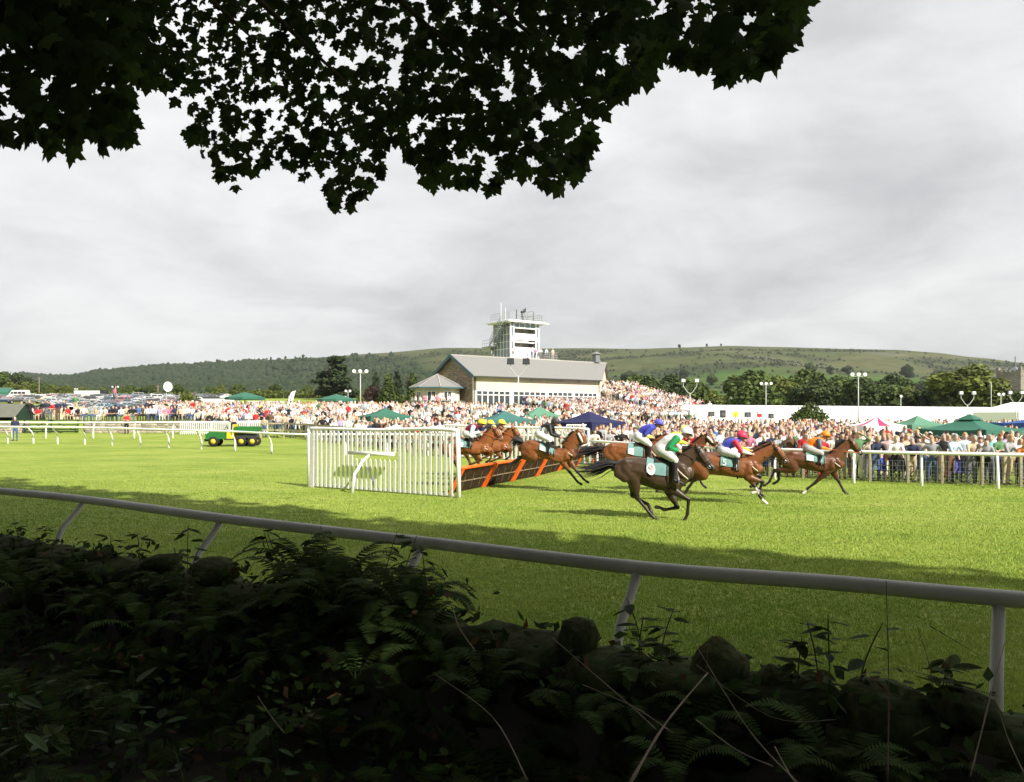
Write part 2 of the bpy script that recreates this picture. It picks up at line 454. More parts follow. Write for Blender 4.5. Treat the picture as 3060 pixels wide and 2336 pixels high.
def trunk_mesh(name, h, r0, seed, limbs=6, spread=.35, lean=0.0):
    rr = random.Random(seed); b = MB()
    pts = [(0, 0, -0.4), (rr.uniform(-.05, .05) * h, rr.uniform(-.05, .05) * h, h * .35), (lean + rr.uniform(-.06, .06) * h, rr.uniform(-.06, .06) * h, h * .8)]
    b.tube(pts, [r0 * 1.25, r0 * .85, r0 * .25], 9)
    for i in range(limbs):
        z = h * rr.uniform(.25, .6); a = 6.28 * i / limbs + rr.uniform(-.4, .4); l = h * spread * rr.uniform(.7, 1.1)
        t = z / h / .8; px, py = pts[1][0], pts[1][1]
        b.tube([(px * t, py * t, z), (px + math.cos(a) * l * .5, py + math.sin(a) * l * .5, z + l * .45), (px + math.cos(a) * l, py + math.sin(a) * l, z + l * .7)], [r0 * .42, r0 * .26, r0 * .08], 6)
    return b.mesh(name, LEAF['wood'], True)
def lobes_round(seed, n=9, top=1.0, w=.5, low=.17):
    r = random.Random(seed); L = [(0, 0, .55, .31, 1.25)]
    for i in range(n):
        a = 6.28 * i / n * 1.0 + r.uniform(-.5, .5); q = r.uniform(.45, 1) * w * .62; z = r.uniform(low, .78)
        L.append((math.cos(a) * q, math.sin(a) * q, z, r.uniform(.15, .24), r.uniform(.75, 1)))
    L.append((r.uniform(-.08, .08), r.uniform(-.08, .08), .80 * top, .19, 1)); return L
def lobes_cone(seed, w=.24):
    r = random.Random(seed); L = []
    for i in range(13):
        z = .08 + i * .068; q = w * (1 - z) ** .8 + .02; a = r.uniform(0, 6.28)
        L.append((math.cos(a) * q * .25, math.sin(a) * q * .25, z, q, .8))
    return L
def lobes_cedar(seed):
    r = random.Random(seed); L = [(0, 0, .5, .2, 1.6)]
    for i in range(26):
        z = r.uniform(.10, .95); q = .40 * (1 - max(0, z - .30) / .72) ** .7; a = r.uniform(0, 6.28); k = r.uniform(.3, 1)
        L.append((math.cos(a) * q * k, math.sin(a) * q * k, z, r.uniform(.11, .18), .42))
    return L
G1, G2 = (0.036, 0.056, 0.016), (0.100, 0.140, 0.034)
Y1, Y2 = (0.062, 0.080, 0.018), (0.155, 0.180, 0.040)
K1, K2 = (0.026, 0.042, 0.016), (0.068, 0.095, 0.030)
RB1, RB2 = (0.035, 0.022, 0.020), (0.075, 0.045, 0.032)
CROWN = {}
for i in range(4): CROWN['round%d' % i] = clump_mesh('crown', lobes_round(i + 3, 9 + i), 5200, .036, G1, G2, i + 1)
for i in range(2): CROWN['olive%d' % i] = clump_mesh('crown', lobes_round(i + 23, 11), 5200, .036, Y1, Y2, i + 9)
for i in range(2): CROWN['dark%d' % i] = clump_mesh('crown', lobes_round(i + 43, 9), 4600, .038, K1, K2, i + 19)
CROWN['copper'] = clump_mesh('crown', lobes_round(77, 9), 2600, .042, RB1, RB2, 33)
CROWN['bush'] = clump_mesh('crown', [(0, 0, .42, .45, .9), (.3, .1, .35, .3), (-.3, -.05, .34, .3), (0, -.25, .35, .32), (0, .2, .62, .3)], 2600, .05, G1, G2, 41)
CROWN['bush_red'] = clump_mesh('crown', [(0, 0, .42, .45, .9), (.3, .1, .35, .3), (-.3, -.05, .34, .3), (0, -.25, .35, .32)], 2200, .05, (.05, .06, .014), (.20, .085, .03), 43)
CROWN['cone'] = clump_mesh('crown', lobes_cone(5, .26), 3000, .035, (.028, .045, .014), (.085, .115, .026), 51)
CROWN['cone_dark'] = clump_mesh('crown', lobes_cone(6, .21), 2400, .035, K1, (.038, .058, .026), 52)
CROWN['cedar'] = clump_mesh('crown', lobes_cedar(8), 7000, .030, (.016, .028, .014), (.050, .072, .026), 61, flat=.5)
TRUNK = [trunk_mesh('trunk', 1.0, .035, 90 + i) for i in range(3)]
_tn = [0]
def tree(kind, loc, h, label, w=1.0, name='tree', group=None, cat='tree', trunk=True):
    _tn[0] += 1; r = random.Random(_tn[0])
    o = empty(name, loc, r.uniform(0, 6.28), label, cat, group); o.scale = (h * w, h * w, h)
    new_obj('crown', CROWN[kind], o)
    if trunk: new_obj('trunk', TRUNK[_tn[0] % 3], o)
    return o
def tree_px(kind, px, ytop, Y, label, w=1.0, **k):     # tree whose top shows at row ytop
    p = on(px, Y); top = CH - (ytop - HY) / F * Y
    return tree(kind, p - Vector((0, 0, .1)), (top - p.z) / .97, label, w, **k)

# the belt of trees behind the marquee
belt = 'trees behind the white marquee'
for kind, px, yt, Y, w, lb in [
    ('round0', 2250, 1104, 178, 1.0, 'broad dark green tree rising behind the left end of the marquee'),
    ('olive0', 2335, 1122, 190, 1.0, 'light green round tree behind the marquee next to a three-lamp floodlight'),
    ('round1', 2410, 1103, 200, .85, 'narrow topped green tree behind the clipped bush'),
    ('dark0', 2440, 1130, 180, 1.0, 'dark green tree behind the clipped round bush'),
    ('round2', 2505, 1124, 185, 1.05, 'spreading green tree behind the tall twin-horn floodlight'),
    ('dark1', 2570, 1128, 170, 1.0, 'dark leafy tree directly behind the tall floodlight pole'),
    ('round3', 2640, 1145, 176, 1.1, 'mid green bushy tree right of the tall floodlight pole'),
    ('olive1', 2705, 1155, 180, 1.0, 'olive green tree behind the thin single lamp pole'),
    ('cone_dark', 2765, 1160, 168, 1.0, 'small dark conifer between the belt and the big round tree'),
    ('dark0', 2800, 1150, 172, 1.0, 'dark tree tucked against the big round tree'),
    ('olive0', 2885, 1090, 158, 1.2, 'big domed olive green tree behind the large green gazebo'),
    ('round1', 2840, 1130, 165, .9, 'green tree half hidden by the big domed tree'),
    ('dark1', 2945, 1150, 165, .9, 'dark tree at the foot of the church'),
    ('round2', 3050, 1165, 150, .9, 'leafy tree in front of the church wall'),
    ('round0', 3130, 1140, 165, 1.0, 'broad green tree beyond the church'),
    ('dark0', 2005, 1120, 182, .95, 'dark green tree beyond the packed terrace'),
    ('round3', 2050, 1130, 190, 1.0, 'green tree beyond the twin-lamp floodlight'),
    ('olive1', 2120, 1165, 195, 1.0, 'pale bushy tree left of the house chimneys'),
    ('round2', 1905, 1120, 170, .9, 'rounded tree peeping over the top of the terrace'),
    ('dark1', 1940, 1125, 165, .8, 'small dark tree above the terrace crowd'),
    ('round1', 2165, 1180, 205, .9, 'low green tree beside the house chimneys'),
    ('dark0', 2660, 1120, 230, 1.0, 'dark rear tree above the belt behind the marquee'),
]: tree_px(kind, px, yt, Y, lb, w * 1.22, name='belt_tree', group=belt)
tree_px('bush', 2420, 1195, 100, 'clipped round dark bush standing in front of the white marquee', 1.05, name='round_bush', cat='bush', trunk=False)
# trees left of the grandstand
tree_px('cedar', 1000, 1062, 215, 'huge dark spreading cedar towering behind the left crowd', 1.15, name='cedar_tree')
tree_px('cone_dark', 1122, 1105, 205, 'slim dark conifer left of the golden pair', .8, name='conifer')
tree_px('cone', 1162, 1110, 185, 'broad golden green conifer between dark neighbours', 1.05, name='conifer')
tree_px('cone_dark', 1187, 1102, 200, 'dark conifer tucked behind the golden one', .95, name='conifer')
tree_px('cone', 1232, 1108, 178, 'pointed green conifer beside the pavilion roof', 1.0, name='conifer')
tree_px('copper', 1108, 1150, 190, 'dark copper leaved tree low beside the conifers', 1.1, name='copper_tree')
tree_px('olive0', 1075, 1185, 150, 'small yellow green shrub under the triple floodlight', 1.3, name='shrub', cat='shrub', trunk=False)
tree_px('bush', 1290, 1165, 160, 'green shrubbery peeping past the pavilion', 1.2, name='shrub', cat='shrub', trunk=False)
tree_px('bush_red', 105, 1203, 76, 'rounded bush turning red beside the dark shed', 1.05, name='red_bush', cat='bush', trunk=False)
tree_px('olive1', 560, 1170, 100, 'ragged olive bush behind the spectators by the stone wall', 1.1, name='bush', cat='bush', trunk=False)
# hedgerow trees and woods at the far side of the car park
kinds = ['round0', 'round1', 'olive0', 'dark0', 'round2', 'olive1', 'dark1', 'round3']
lbl = {'round': 'mid green hedgerow tree beyond the car park', 'olive': 'pale olive tree beyond the car park', 'dark': 'dark green tree beyond the car park'}
rr = random.Random(11)
for i in range(46):
    px = -60 + i * 25 + rr.uniform(-12, 12); k = rr.choice(kinds); Y = rr.uniform(265, 330)
    yt = rr.uniform(1146, 1170) - (18 if px < 120 else 0)
    if 1060 < px < 1240: yt = 1165
    tree_px(k, px, yt, Y, lbl[k.rstrip('0123456789')], rr.uniform(.9, 1.35), name='hedgerow_tree', group='trees beyond the car park')
for i, (px, yt) in enumerate([(-40, 1112), (10, 1110), (50, 1116), (85, 1128), (-90, 1110)]):
    tree_px(['dark0', 'round0', 'dark1', 'dark0', 'round2'][i], px, yt, 300, 'tall dark tree of the wood beyond the white van', 1.2, name='wood_tree', group='tall trees behind the white van')
for i, (px, yt) in enumerate([(35, 1140), (80, 1140), (160, 1148), (200, 1150)]):
    tree_px('olive%d' % (i % 2), px, yt, 258, 'light green young tree just behind the car park hedge', 1.1, name='young_tree', group='young trees behind the hedge')
# hedge along the top of the car park
def hedge(px0, px1, Y, h, label):
    a, b = on(px0, Y), on(px1, Y); n = max(2, int((b - a).length / 1.6)); L = []
    r = random.Random(px0)
    for i in range(n):
        p = a.lerp(b, (i + .5) / n) - a; L.append((p.x, p.y, h * .5 + gz(a.x + p.x, a.y + p.y) - a.z, 1.0 + r.uniform(-.1, .2), h * .55))
    me = clump_mesh('hedge', L, min(16000, n * 170), .28, G1, Y2, abs(px0) + 5)
    tag(new_obj('hedge', me, None, a), label, 'hedge')
hedge(-120, 640, 246, 1.9, 'long green hedge along the top of the car park')
hedge(640, 1120, 238, 2.4, 'dark green hedge behind the left crowd and parasols')
hedge(1120, 1300, 190, 2.2, 'short hedge running up to the pavilion')

# woods and single trees on the hill
def wood_mesh(name, pts, rmin, rmax, seed, c0, c1):
    r = np.random.default_rng(seed); V = []; Fc = []; col = []
    ico = [(0, 0, 1), (.89, 0, .45), (.28, .85, .45), (-.72, .53, .45), (-.72, -.53, .45), (.28, -.85, .45), (.72, .53, -.45), (-.28, .85, -.45), (-.89, 0, -.45), (-.28, -.85, -.45), (.72, -.53, -.45)]
    ic = np.array(ico); tri = np.array([(0, 1, 2), (0, 2, 3), (0, 3, 4), (0, 4, 5), (0, 5, 1), (1, 6, 2), (2, 7, 3), (3, 8, 4), (4, 9, 5), (5, 10, 1), (2, 6, 7), (3, 7, 8), (4, 8, 9), (5, 9, 10), (1, 10, 6)])
    for p in pts:
        s = r.uniform(rmin, rmax); n = len(V) * 11
        V.append(np.array(p) + np.array((0, 0, s * .55)) + ic * s * r.uniform(.75, 1.2, (11, 1)) * np.array((1, 1, r.uniform(.8, 1.15)))); Fc.append(tri + n)
        f = r.uniform(0, 1); col.append(np.repeat([np.array(c0) * (1 - f) + np.array(c1) * f], 11, 0))
    return np_mesh(name, np.concatenate(V), np.concatenate(Fc), M('far_leaves', vc=True, var=.3, scale=.25, rough=.9, spec=.05), np.concatenate(col))
rr = random.Random(5); pts = []
while len(pts) < 21000:
    px = rr.uniform(-400, 1260); t = rr.uniform(.12, .93) ** 1.0
    if rr.random() > (1 - sm(1000, 1230, px - 480 * (.8 - t))) * (1 - sm(.84, .95, t + .06 * noise.noise(Vector((px * .01, t * 6, 0))))): continue
    if 790 < px < 1230 and t > .62 + (px - 790) * -.0004 and rr.random() < .75: continue
    pts.append(hill_pt(px, t))
me = wood_mesh('hillside_wood', pts, 2.6, 6.0, 3, (.022, .034, .018), (.036, .050, .024))
tag(new_obj('hillside_wood', me), 'dense dark wood covering the left part of the hill', 'wood', kind='stuff')
pts = []
while len(pts) < 3200:      # scrub on the open hill
    px = rr.uniform(1100, 3300); t = rr.uniform(.22, .9); p = hill_pt(px, t)
    w = noise.noise(Vector((p.x * .006, p.y * .012, 21))) + .25 * noise.noise(Vector((p.x * .05, p.y * .02, 3)))
    if w < .10 and rr.random() < .97: continue
    pts.append(p)
me = wood_mesh('hillside_scrub', pts, 1.0, 2.8, 4, (.030, .040, .022), (.052, .062, .032))
tag(new_obj('hillside_scrub', me), 'patchy dark scrub spread over the open heath of the hill', 'scrub', kind='stuff')
for i in range(30):         # trees standing singly in the fields
    px = rr.choice([rr.uniform(1840, 3100), rr.uniform(2300, 3080)]); t = rr.uniform(.10, .5); p = hill_pt(px, t)
    tree(rr.choice(['round0', 'dark0', 'dark1', 'round2']), p, rr.uniform(10, 17), 'dark round tree standing out in the hillside fields', 1.25, name='field_tree', group='trees in the hillside fields', trunk=False)
for i in range(30):         # trees on the skyline
    px = 300 + i * 26 + rr.uniform(-12, 12) if i < 24 else rr.choice([2030, 2063, 2090, 2112, 2150, 2155, 2210, 2968, 3010, 3035, 3050])
    p = hill_pt(px, .985)
    tree(rr.choice(['dark0', 'dark1', 'round1']), p, rr.uniform(4.5, 8), 'small tree silhouetted on the crest of the hill', 1.0, name='crest_tree', group='trees on the crest of the hill')
def field_hedge(p0, p1, k):
    pts = [hill_pt(lerp(p0[0], p1[0], i / k), lerp(p0[1], p1[1], i / k)) for i in range(k)]
    tag(new_obj('field_hedge', wood_mesh('field_hedge', pts, 1.8, 3.2, int(p0[0]), (.018, .028, .012), (.035, .05, .018))), 'thin dark hedge line dividing the green hillside fields', 'hedge', 'hedges between the hillside fields')
for a, b, k in [((2250, .20), (2760, .24), 110), ((2600, .36), (3060, .33), 120), ((2760, .14), (2700, .38), 50), ((2880, .22), (3080, .25), 60), ((1930, .16), (2240, .17), 70), ((2480, .25), (2600, .40), 50)]: field_hedge(a, b, k)

# ------------------------------------------------------------------ grandstand
WHITE = M('white_paint', (0.80, 0.80, 0.78), rough=.45, var=.05, scale=3)
CREAM = M('cream_render', (0.62, 0.53, 0.42), rough=.85, var=.10, scale=.8, bump=.2)
def rubble(name, a, b, s):
    m = M(name, a, rough=.9, var=.3, scale=5, bump=.5)
    t = m.node_tree; N = t.nodes; L = t.links; bs = N['Principled BSDF']
    v = N.new('ShaderNodeTexVoronoi'); v.inputs['Scale'].default_value = s
    mp = N.new('ShaderNodeMapping'); mp.inputs['Scale'].default_value = (1, 1, 2.6); tcn = N.new('ShaderNodeTexCoord')
    L.new(tcn.outputs['Object'], mp.inputs[0]); L.new(mp.outputs[0], v.inputs['Vector'])
    mx = N.new('ShaderNodeMix'); mx.data_type = 'RGBA'; mx.inputs[6].default_value = (*a, 1); mx.inputs[7].default_value = (*b, 1)
    sp = N.new('ShaderNodeSeparateColor'); L.new(v.outputs['Color'], sp.inputs[0]); L.new(sp.outputs[0], mx.inputs[0])
    L.new(mx.outputs[2], bs.inputs['Base Color']); return m
STONE = rubble('rubble_wall', (0.15, 0.115, 0.08), (0.33, 0.27, 0.19), 2.4)
SLATE = M('roof_slate', (0.200, 0.196, 0.188), rough=.7, var=.16, scale=2.5, bump=.25, stretch=(3, 3, 1))
TEAL = M('teal_paint', (0.05, 0.115, 0.15), rough=.4, var=.06)
GLASS = M('window_glass', (0.045, 0.055, 0.06), rough=.08, var=.25, scale=1.2, spec=.6)
GLASS2 = M('pale_glass', (0.18, 0.23, 0.25), rough=.1, var=.2, scale=1.5, spec=.6)
CONC = M('concrete', (0.36, 0.34, 0.31), rough=.9, var=.16, scale=2, bump=.2)
STEEL = M('galvanised_steel', (0.42, 0.43, 0.44), rough=.4, var=.1, scale=8, metal=.6)
DARKM = M('dark_metal', (0.04, 0.042, 0.045), rough=.5, var=.1)
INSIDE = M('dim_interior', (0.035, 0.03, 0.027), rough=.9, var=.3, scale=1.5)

ZB = 2.2; ZE = 7.45; ZR = 10.1; WID = 9.48
def bp(u, v, z): p = B0 + D * u + NB * v; return Vector((p.x, p.y, z))   # u along the front, v into the building
UR = lambda v: 21.0 + v * 1.08                                              # skewed right end
gs = empty('grandstand', bp(0, 0, ZB), 0, 'long stone and cream grandstand with grey slate roof below the white tower', 'building')
def gpart(name, mb, mats, parent=gs, smooth=False):
    o = mb.build(name, mats, None, smooth); o.parent = parent
    p = parent
    w = Matrix.Identity(4)
    while p is not None: w = Matrix.Translation(p.location) @ w; p = p.parent
    o.matrix_parent_inverse = w.inverted(); return o
# front wall: render above, a stone plinth below, window bays between
b = MB(); b.prism([(0, 0), (21, 0), (21, 1.85), (0, 1.85)], D, (0, 0, 1), NB, .35, bp(0, 0, 5.6)); gpart('front_wall', b, CREAM)
b = MB(); b.prism([(0, 0), (21, 0), (21, 1.25), (0, 1.25)], D, (0, 0, 1), NB, .35, bp(0, 0.002, ZB)); gpart('plinth_wall', b, STONE)
b = MB(); b.prism([(0, 0), (WID, 0), (WID, ZE - ZB), (WID / 2, ZR - ZB - .1), (0, ZE - ZB)], NB, (0, 0, 1), D, .4, bp(0.003, 0, ZB)); gpart('gable_wall', b, STONE)
endv = bp(UR(WID), WID, 0) - bp(21, 0, 0); le = endv.length; endv.normalize()
b = MB(); b.prism([(0, 0), (le, 0), (le, ZE - ZB), (le / 2, ZR - ZB - .1), (0, ZE - ZB)], endv, (0, 0, 1), -D, .35, bp(21, 0, ZB) - D * .002); gpart('end_wall', b, CREAM)
b = MB(); b.prism([(0, 0), (UR(WID), 0), (UR(WID), ZE - ZB), (0, ZE - ZB)], D, (0, 0, 1), -NB, .3, bp(0, WID, ZB)); gpart('back_wall', b, CREAM)
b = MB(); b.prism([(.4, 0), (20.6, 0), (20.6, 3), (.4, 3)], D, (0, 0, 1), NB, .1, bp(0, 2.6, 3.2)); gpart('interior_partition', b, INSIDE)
# roof with overhang
oh = .55
def slope(front):
    v0 = -oh if front else WID + oh; z0 = ZE - .22
    a, c = bp(-.45, v0, z0), bp(UR(v0) + .5, v0, z0); d, e = bp(UR(WID / 2) + .5, WID / 2, ZR), bp(-.45, WID / 2, ZR)
    n = (c - a).cross(e - a).normalized()
    if n.z < 0: n = -n
    b = MB(); V = [a, c, d, e]; V = V + [p + n * .14 for p in V]
    b.add(V, [(0, 1, 2, 3), (7, 6, 5, 4), (0, 4, 5, 1), (1, 5, 6, 2), (2, 6, 7, 3), (3, 7, 4, 0)]); return b
roof = gpart('roof', slope(True), SLATE); gpart('rear_roof', slope(False), SLATE)
b = MB(); b.bar(bp(-.45, WID / 2, ZR + .12), bp(UR(WID / 2) + .5, WID / 2, ZR + .12), .3, .14); gpart('ridge_tiles', b, CONC)
b = MB()
for v0 in (-oh, WID + oh): b.bar(bp(-.48, v0, ZE - .18), bp(-.48, WID / 2, ZR + .04), .06, .38)
gpart('bargeboard', b, TEAL)
b = MB(); b.bar(bp(-.45, -oh - .06, ZE - .2), bp(UR(-oh) + .5, -oh - .06, ZE - .2), .12, .12); gpart('gutter', b, DARKM)
b = MB(); b.tube([bp(.12, -.1, ZE - .3), bp(.12, -.1, ZB)], .06, 8); gpart('downpipe', b, DARKM)
b = MB(); b.box((0, 0, .45), (.8, .8, .9)); b.box((0, 0, -.15), (1.0, 1.0, .3))
cu = gpart('roof_cupola', b, M('lead_grey', (.16, .17, .185), rough=.5)); cu.matrix_parent_inverse = Matrix.Translation(-gs.location)
cu.location = bp(24.6, WID / 2, ZR + .45); cu.rotation_euler = (0, 0, math.atan2(D.y, D.x))
b = MB(); b.add([(-.62, -.62, .9), (.62, -.62, .9), (.62, .62, .9), (-.62, .62, .9), (0, 0, 1.3)], [(3, 2, 1, 0), (0, 1, 4), (1, 2, 4), (2, 3, 4), (3, 0, 4)])
b.build('cupola_roof', SLATE, cu)
# window bays: each a frame with its panes
def window_bay(u0, u1, z0, z1, n, transom, name='window'):
    f = MB(); t = .10
    for u in [u0 + (u1 - u0) * i / n for i in range(n + 1)]: f.bar(bp(u, .08, z0), bp(u, .08, z1), t, .14)
    for z in (z0 + .05, transom, z1 - .05): f.bar(bp(u0, .075, z), bp(u1, .075, z), .12, .10)
    w = gpart(name, f, WHITE)
    for i in range(n):
        a = u0 + (u1 - u0) * i / n + .06; c = u0 + (u1 - u0) * (i + 1) / n - .06
        for lo, hi in ((z0 + .1, transom - .05), (transom + .05, z1 - .1)):
            q = MB(); q.add([bp(a, .11, lo), bp(c, .11, lo), bp(c, .11, hi), bp(a, .11, hi)], [(0, 1, 2, 3)])
            o = q.build('pane', GLASS, None); o.parent = w
bays = [(.45, 5.6, 6), (6.1, 11.4, 6), (11.8, 16.0, 5), (16.4, 20.5, 5)]
for i, (a, c, n) in enumerate(bays): window_bay(a, c, 3.45 if i == 0 else 3.5, 5.6, n, 5.05)
b = MB()
for u in (0.22, 5.85, 11.6, 16.2, 20.75): b.prism([(-.22, 0), (.22, 0), (.22, 2.2), (-.22, 2.2)], D, (0, 0, 1), NB, .33, bp(u, -.004, 3.4))
gpart('pier', b, WHITE)
b = MB()
for u in (9.0, 14.0, 17.0): b.prism([(-.12, 0), (.12, 0), (.12, .12), (-.12, .12)], D, (0, 0, 1), -NB, .25, bp(u, 0, 7.0))
gpart('wall_lamp', b, CONC)
# stone flank of the steps
b = MB(); b.prism([(0, 0), (-5, 0), (-5, .2), (0, 1.9)], NB, (0, 0, 1), D, .5, bp(6.0, -.02, ZB)); gpart('stair_flank', b, STONE)

# pavilion at the gable end
PC = Vector((-9.25, 98.9, 0)); pv = empty('pavilion', (PC.x, PC.y, 2.2), 0, 'octagonal balcony pavilion with pointed slate roof at the gable end of the grandstand', 'building')
def ring(r, n=8, a0=.2): return [(PC.x + r * math.cos(a0 + 6.2832 * i / n), PC.y + r * math.sin(a0 + 6.2832 * i / n)) for i in range(n)]
b = MB(); R_ = ring(3.5); V = [(x, y, 5.92) for x, y in R_] + [(PC.x, PC.y, 7.6)] + [(x, y, 5.80) for x, y in R_]
b.add(V, [(i, (i + 1) % 8, 8) for i in range(8)] + [tuple(range(16, 8, -1))] + [(9 + i, 9 + (i + 1) % 8, (i + 1) % 8, i) for i in range(8)]); gpart('roof', b, SLATE, pv)
b = MB()
for i in range(8): b.bar((*R_[i], 5.86), (*R_[(i + 1) % 8], 5.86), .08, .16)
gpart('eaves_board', b, TEAL, pv)
b = MB()
for i in range(8): b.bar((*R_[i], 5.97), (PC.x, PC.y, 7.65), .10, .05)
gpart('hip_flashing', b, CONC, pv)
R2 = ring(2.75); b = MB()
for i in range(8):
    a, c = Vector((*R2[i], 0)), Vector((*R2[(i + 1) % 8], 0)); d = (c - a).normalized()
    b.prism([(0, 0), ((c - a).length, 0), ((c - a).length, 2.6), (0, 2.6)], d, (0, 0, 1), Vector((-d.y, d.x, 0)), .12, Vector((a.x, a.y, 3.25)))
gpart('wall', b, M('pavilion_render', (.60, .53, .45), rough=.85, var=.12, scale=1), pv)
R3 = ring(2.9); b = MB(); b.add([(x, y, 2.0) for x, y in R3] + [(x, y, 3.05) for x, y in R3], [(i, (i + 1) % 8, 8 + (i + 1) % 8, 8 + i) for i in range(8)]); gpart('base_wall', b, M('base_render', (.36, .32, .25), rough=.9, var=.2, scale=1), pv)
R4 = ring(3.65); b = MB(); b.add([(x, y, 3.03) for x, y in R4] + [(x, y, 3.25) for x, y in R4], [(i, (i + 1) % 8, 8 + (i + 1) % 8, 8 + i) for i in range(8)] + [tuple(range(8, 16)), tuple(range(7, -1, -1))]); gpart('balcony_slab', b, CREAM, pv)
for i in range(4, 8):       # glazed doors on the sides that face the course
    a, c = Vector((*R2[i], 0)), Vector((*R2[(i + 1) % 8], 0)); d = (c - a).normalized(); nrm = Vector((d.y, -d.x, 0)); L_ = (c - a).length
    f = MB()
    for s0 in (.25, .5, .75): f.bar(a + d * L_ * s0 + nrm * .04 + Vector((0, 0, 3.25)), a + d * L_ * s0 + nrm * .04 + Vector((0, 0, 5.4)), .1, .08)
    f.bar(a + d * L_ * .25 + nrm * .045 + Vector((0, 0, 5.42)), a + d * L_ * .75 + nrm * .045 + Vector((0, 0, 5.42)), .08, .1)
    w = gpart('glazed_door', f, WHITE, pv)
    for s0, s1 in ((.27, .49), (.51, .73)):
        q = MB(); q.add([a + d * L_ * s0 + nrm * .02 + Vector((0, 0, 3.3)), a + d * L_ * s1 + nrm * .02 + Vector((0, 0, 3.3)), a + d * L_ * s1 + nrm * .02 + Vector((0, 0, 5.36)), a + d * L_ * s0 + nrm * .02 + Vector((0, 0, 5.36))], [(0, 1, 2, 3)])
        o = q.build('pane', GLASS, None); o.parent = w
b = MB()
for i in range(3, 8):
    a, c = Vector((*ring(3.55)[i], 0)), Vector((*ring(3.55)[(i + 1) % 8], 0))
    b.bar(a + Vector((0, 0, 4.25)), c + Vector((0, 0, 4.25)), .06, .06)
    for k in range(13): p = a.lerp(c, k / 12); b.bar(p + Vector((0, 0, 3.25)), p + Vector((0, 0, 4.22)), .025)
gpart('balustrade', b, STEEL, pv)

# concrete terraces for the spectators
def terrace(name, u0, u1, v0, v1, zt, zb, label):
    b = MB(); n = int((zt - zb) / .18); dv = (v1 - v0) / n
    for i in range(n):
        z = zt - (zt - zb) * i / n; a = v0 + dv * i
        b.prism([(u0, 0), (u1, 0), (u1, z - 0.6), (u0, z - 0.6)], D, (0, 0, 1), NB, -dv, B0 - NB * a + Vector((0, 0, 0.6)))
    tag(b.build(name, CONC), label, 'terrace')
terrace('spectator_terrace', 6.5, 21.5, .01, 15, 3.5, 1.5, 'stepped concrete terrace full of people in front of the grandstand windows')
terrace('spectator_terrace', 21.51, 34, -7, 15, 6.4, 1.3, 'steep stepped terrace packed with people at the end of the grandstand')
b = MB()
for k in range(8):
    p = bp(22.2 + k * 1.6, 7.1, 6.4); b.bar(p, p + Vector((0, 0, 1.1)), .05)
b.bar(bp(22.2, 7.1, 7.5), bp(33.4, 7.1, 7.5), .06); b.bar(bp(22.2, 7.1, 6.95), bp(33.4, 7.1, 6.95), .05)
tag(b.build('guard_railing', STEEL), 'grey steel guard railing along the top of the steep terrace', 'railing')
for k, (u, v) in enumerate([(13, 8), (24, 3), (29, 7)]):
    b = MB()
    for j in range(5): p = bp(u + j * 1.2, -v, 0); z = stand_z(p.x, p.y); b.bar((p.x, p.y, z), (p.x, p.y, z + 1.15), .05)
    p, q = bp(u, -v, 0), bp(u + 4.8, -v, 0); b.bar((p.x, p.y, stand_z(p.x, p.y) + 1.15), (q.x, q.y, stand_z(q.x, q.y) + 1.15), .06)
    tag(b.build('crush_barrier', WHITE), 'white tubular crush barrier among the people on the terrace', 'barrier', 'crush barriers on the terrace')

# ------------------------------------------------------------------ white judging tower behind the ridge
T0 = Vector((-.25, 120.0, 0)); tw = empty('judging_tower', (T0.x, T0.y, 2.3), 0, 'white judging tower with flat roof, outside stair and viewing decks', 'tower')
def tp(u, v, z): p = T0 + D * u + NB * v; return Vector((p.x, p.y, z))
TU, TV = 5.6, 4.4
def tbox(b, u0, u1, v0, v1, z0, z1): b.prism([(u0, z0), (u1, z0), (u1, z1), (u0, z1)], D, (0, 0, 1), NB, v1 - v0, T0 + NB * v0)
b = MB(); tbox(b, .0, TU, 0, TV, 2.3, 10.9); gpart('tower_base', b, WHITE, tw)
b = MB(); tbox(b, -.3, TU + 2.9, -1.3, TV + .2, 10.9, 11.15); gpart('lower_deck', b, WHITE, tw)
b = MB(); tbox(b, .75, TU - .75, .05, .2, 11.15, 12.9); tbox(b, .75, TU - .75, .05, .2, 14.0, 15.0); gpart('front_panel', b, WHITE, tw)
b = MB(); tbox(b, 0, TU, TV - .15, TV, 11.15, 16.6); gpart('rear_wall', b, WHITE, tw)
b = MB(); tbox(b, .75, TU - .75, 1.6, 1.7, 11.15, 16.4); gpart('inner_wall', b, M('tower_interior', (.42, .40, .37), rough=.8, var=.6, scale=1.3), tw)
b = MB(); tbox(b, .2, TU - .2, .25, TV - .2, 13.6, 13.75); gpart('upper_floor', b, WHITE, tw)
for u0 in (0, TU - .75):
    b = MB()
    tbox(b, u0, u0 + .17, 0, .18, 11.15, 16.6); tbox(b, u0 + .58, u0 + .75, 0, .18, 11.15, 16.6)
    for z0, z1 in ((11.15, 12.3), (13.7, 14.5), (15.9, 16.05)): tbox(b, u0 + .17, u0 + .58, .01, .16, z0, z1)
    cp = gpart('corner_pier', b, WHITE, tw)
    b = MB(); tbox(b, u0 + .17, u0 + .58, .07, .1, 11.2, 16.5); o = gpart('narrow_window', b, GLASS2, tw)
b = MB()
for i in range(5): u = .75 + (TU - 1.5) * i / 4; tbox(b, u - .05, u + .05, .04, .15, 15.85, 16.6)
tbox(b, .75, TU - .75, .035, .155, 15.72, 15.87)
cw = gpart('clerestory_window', b, WHITE, tw)
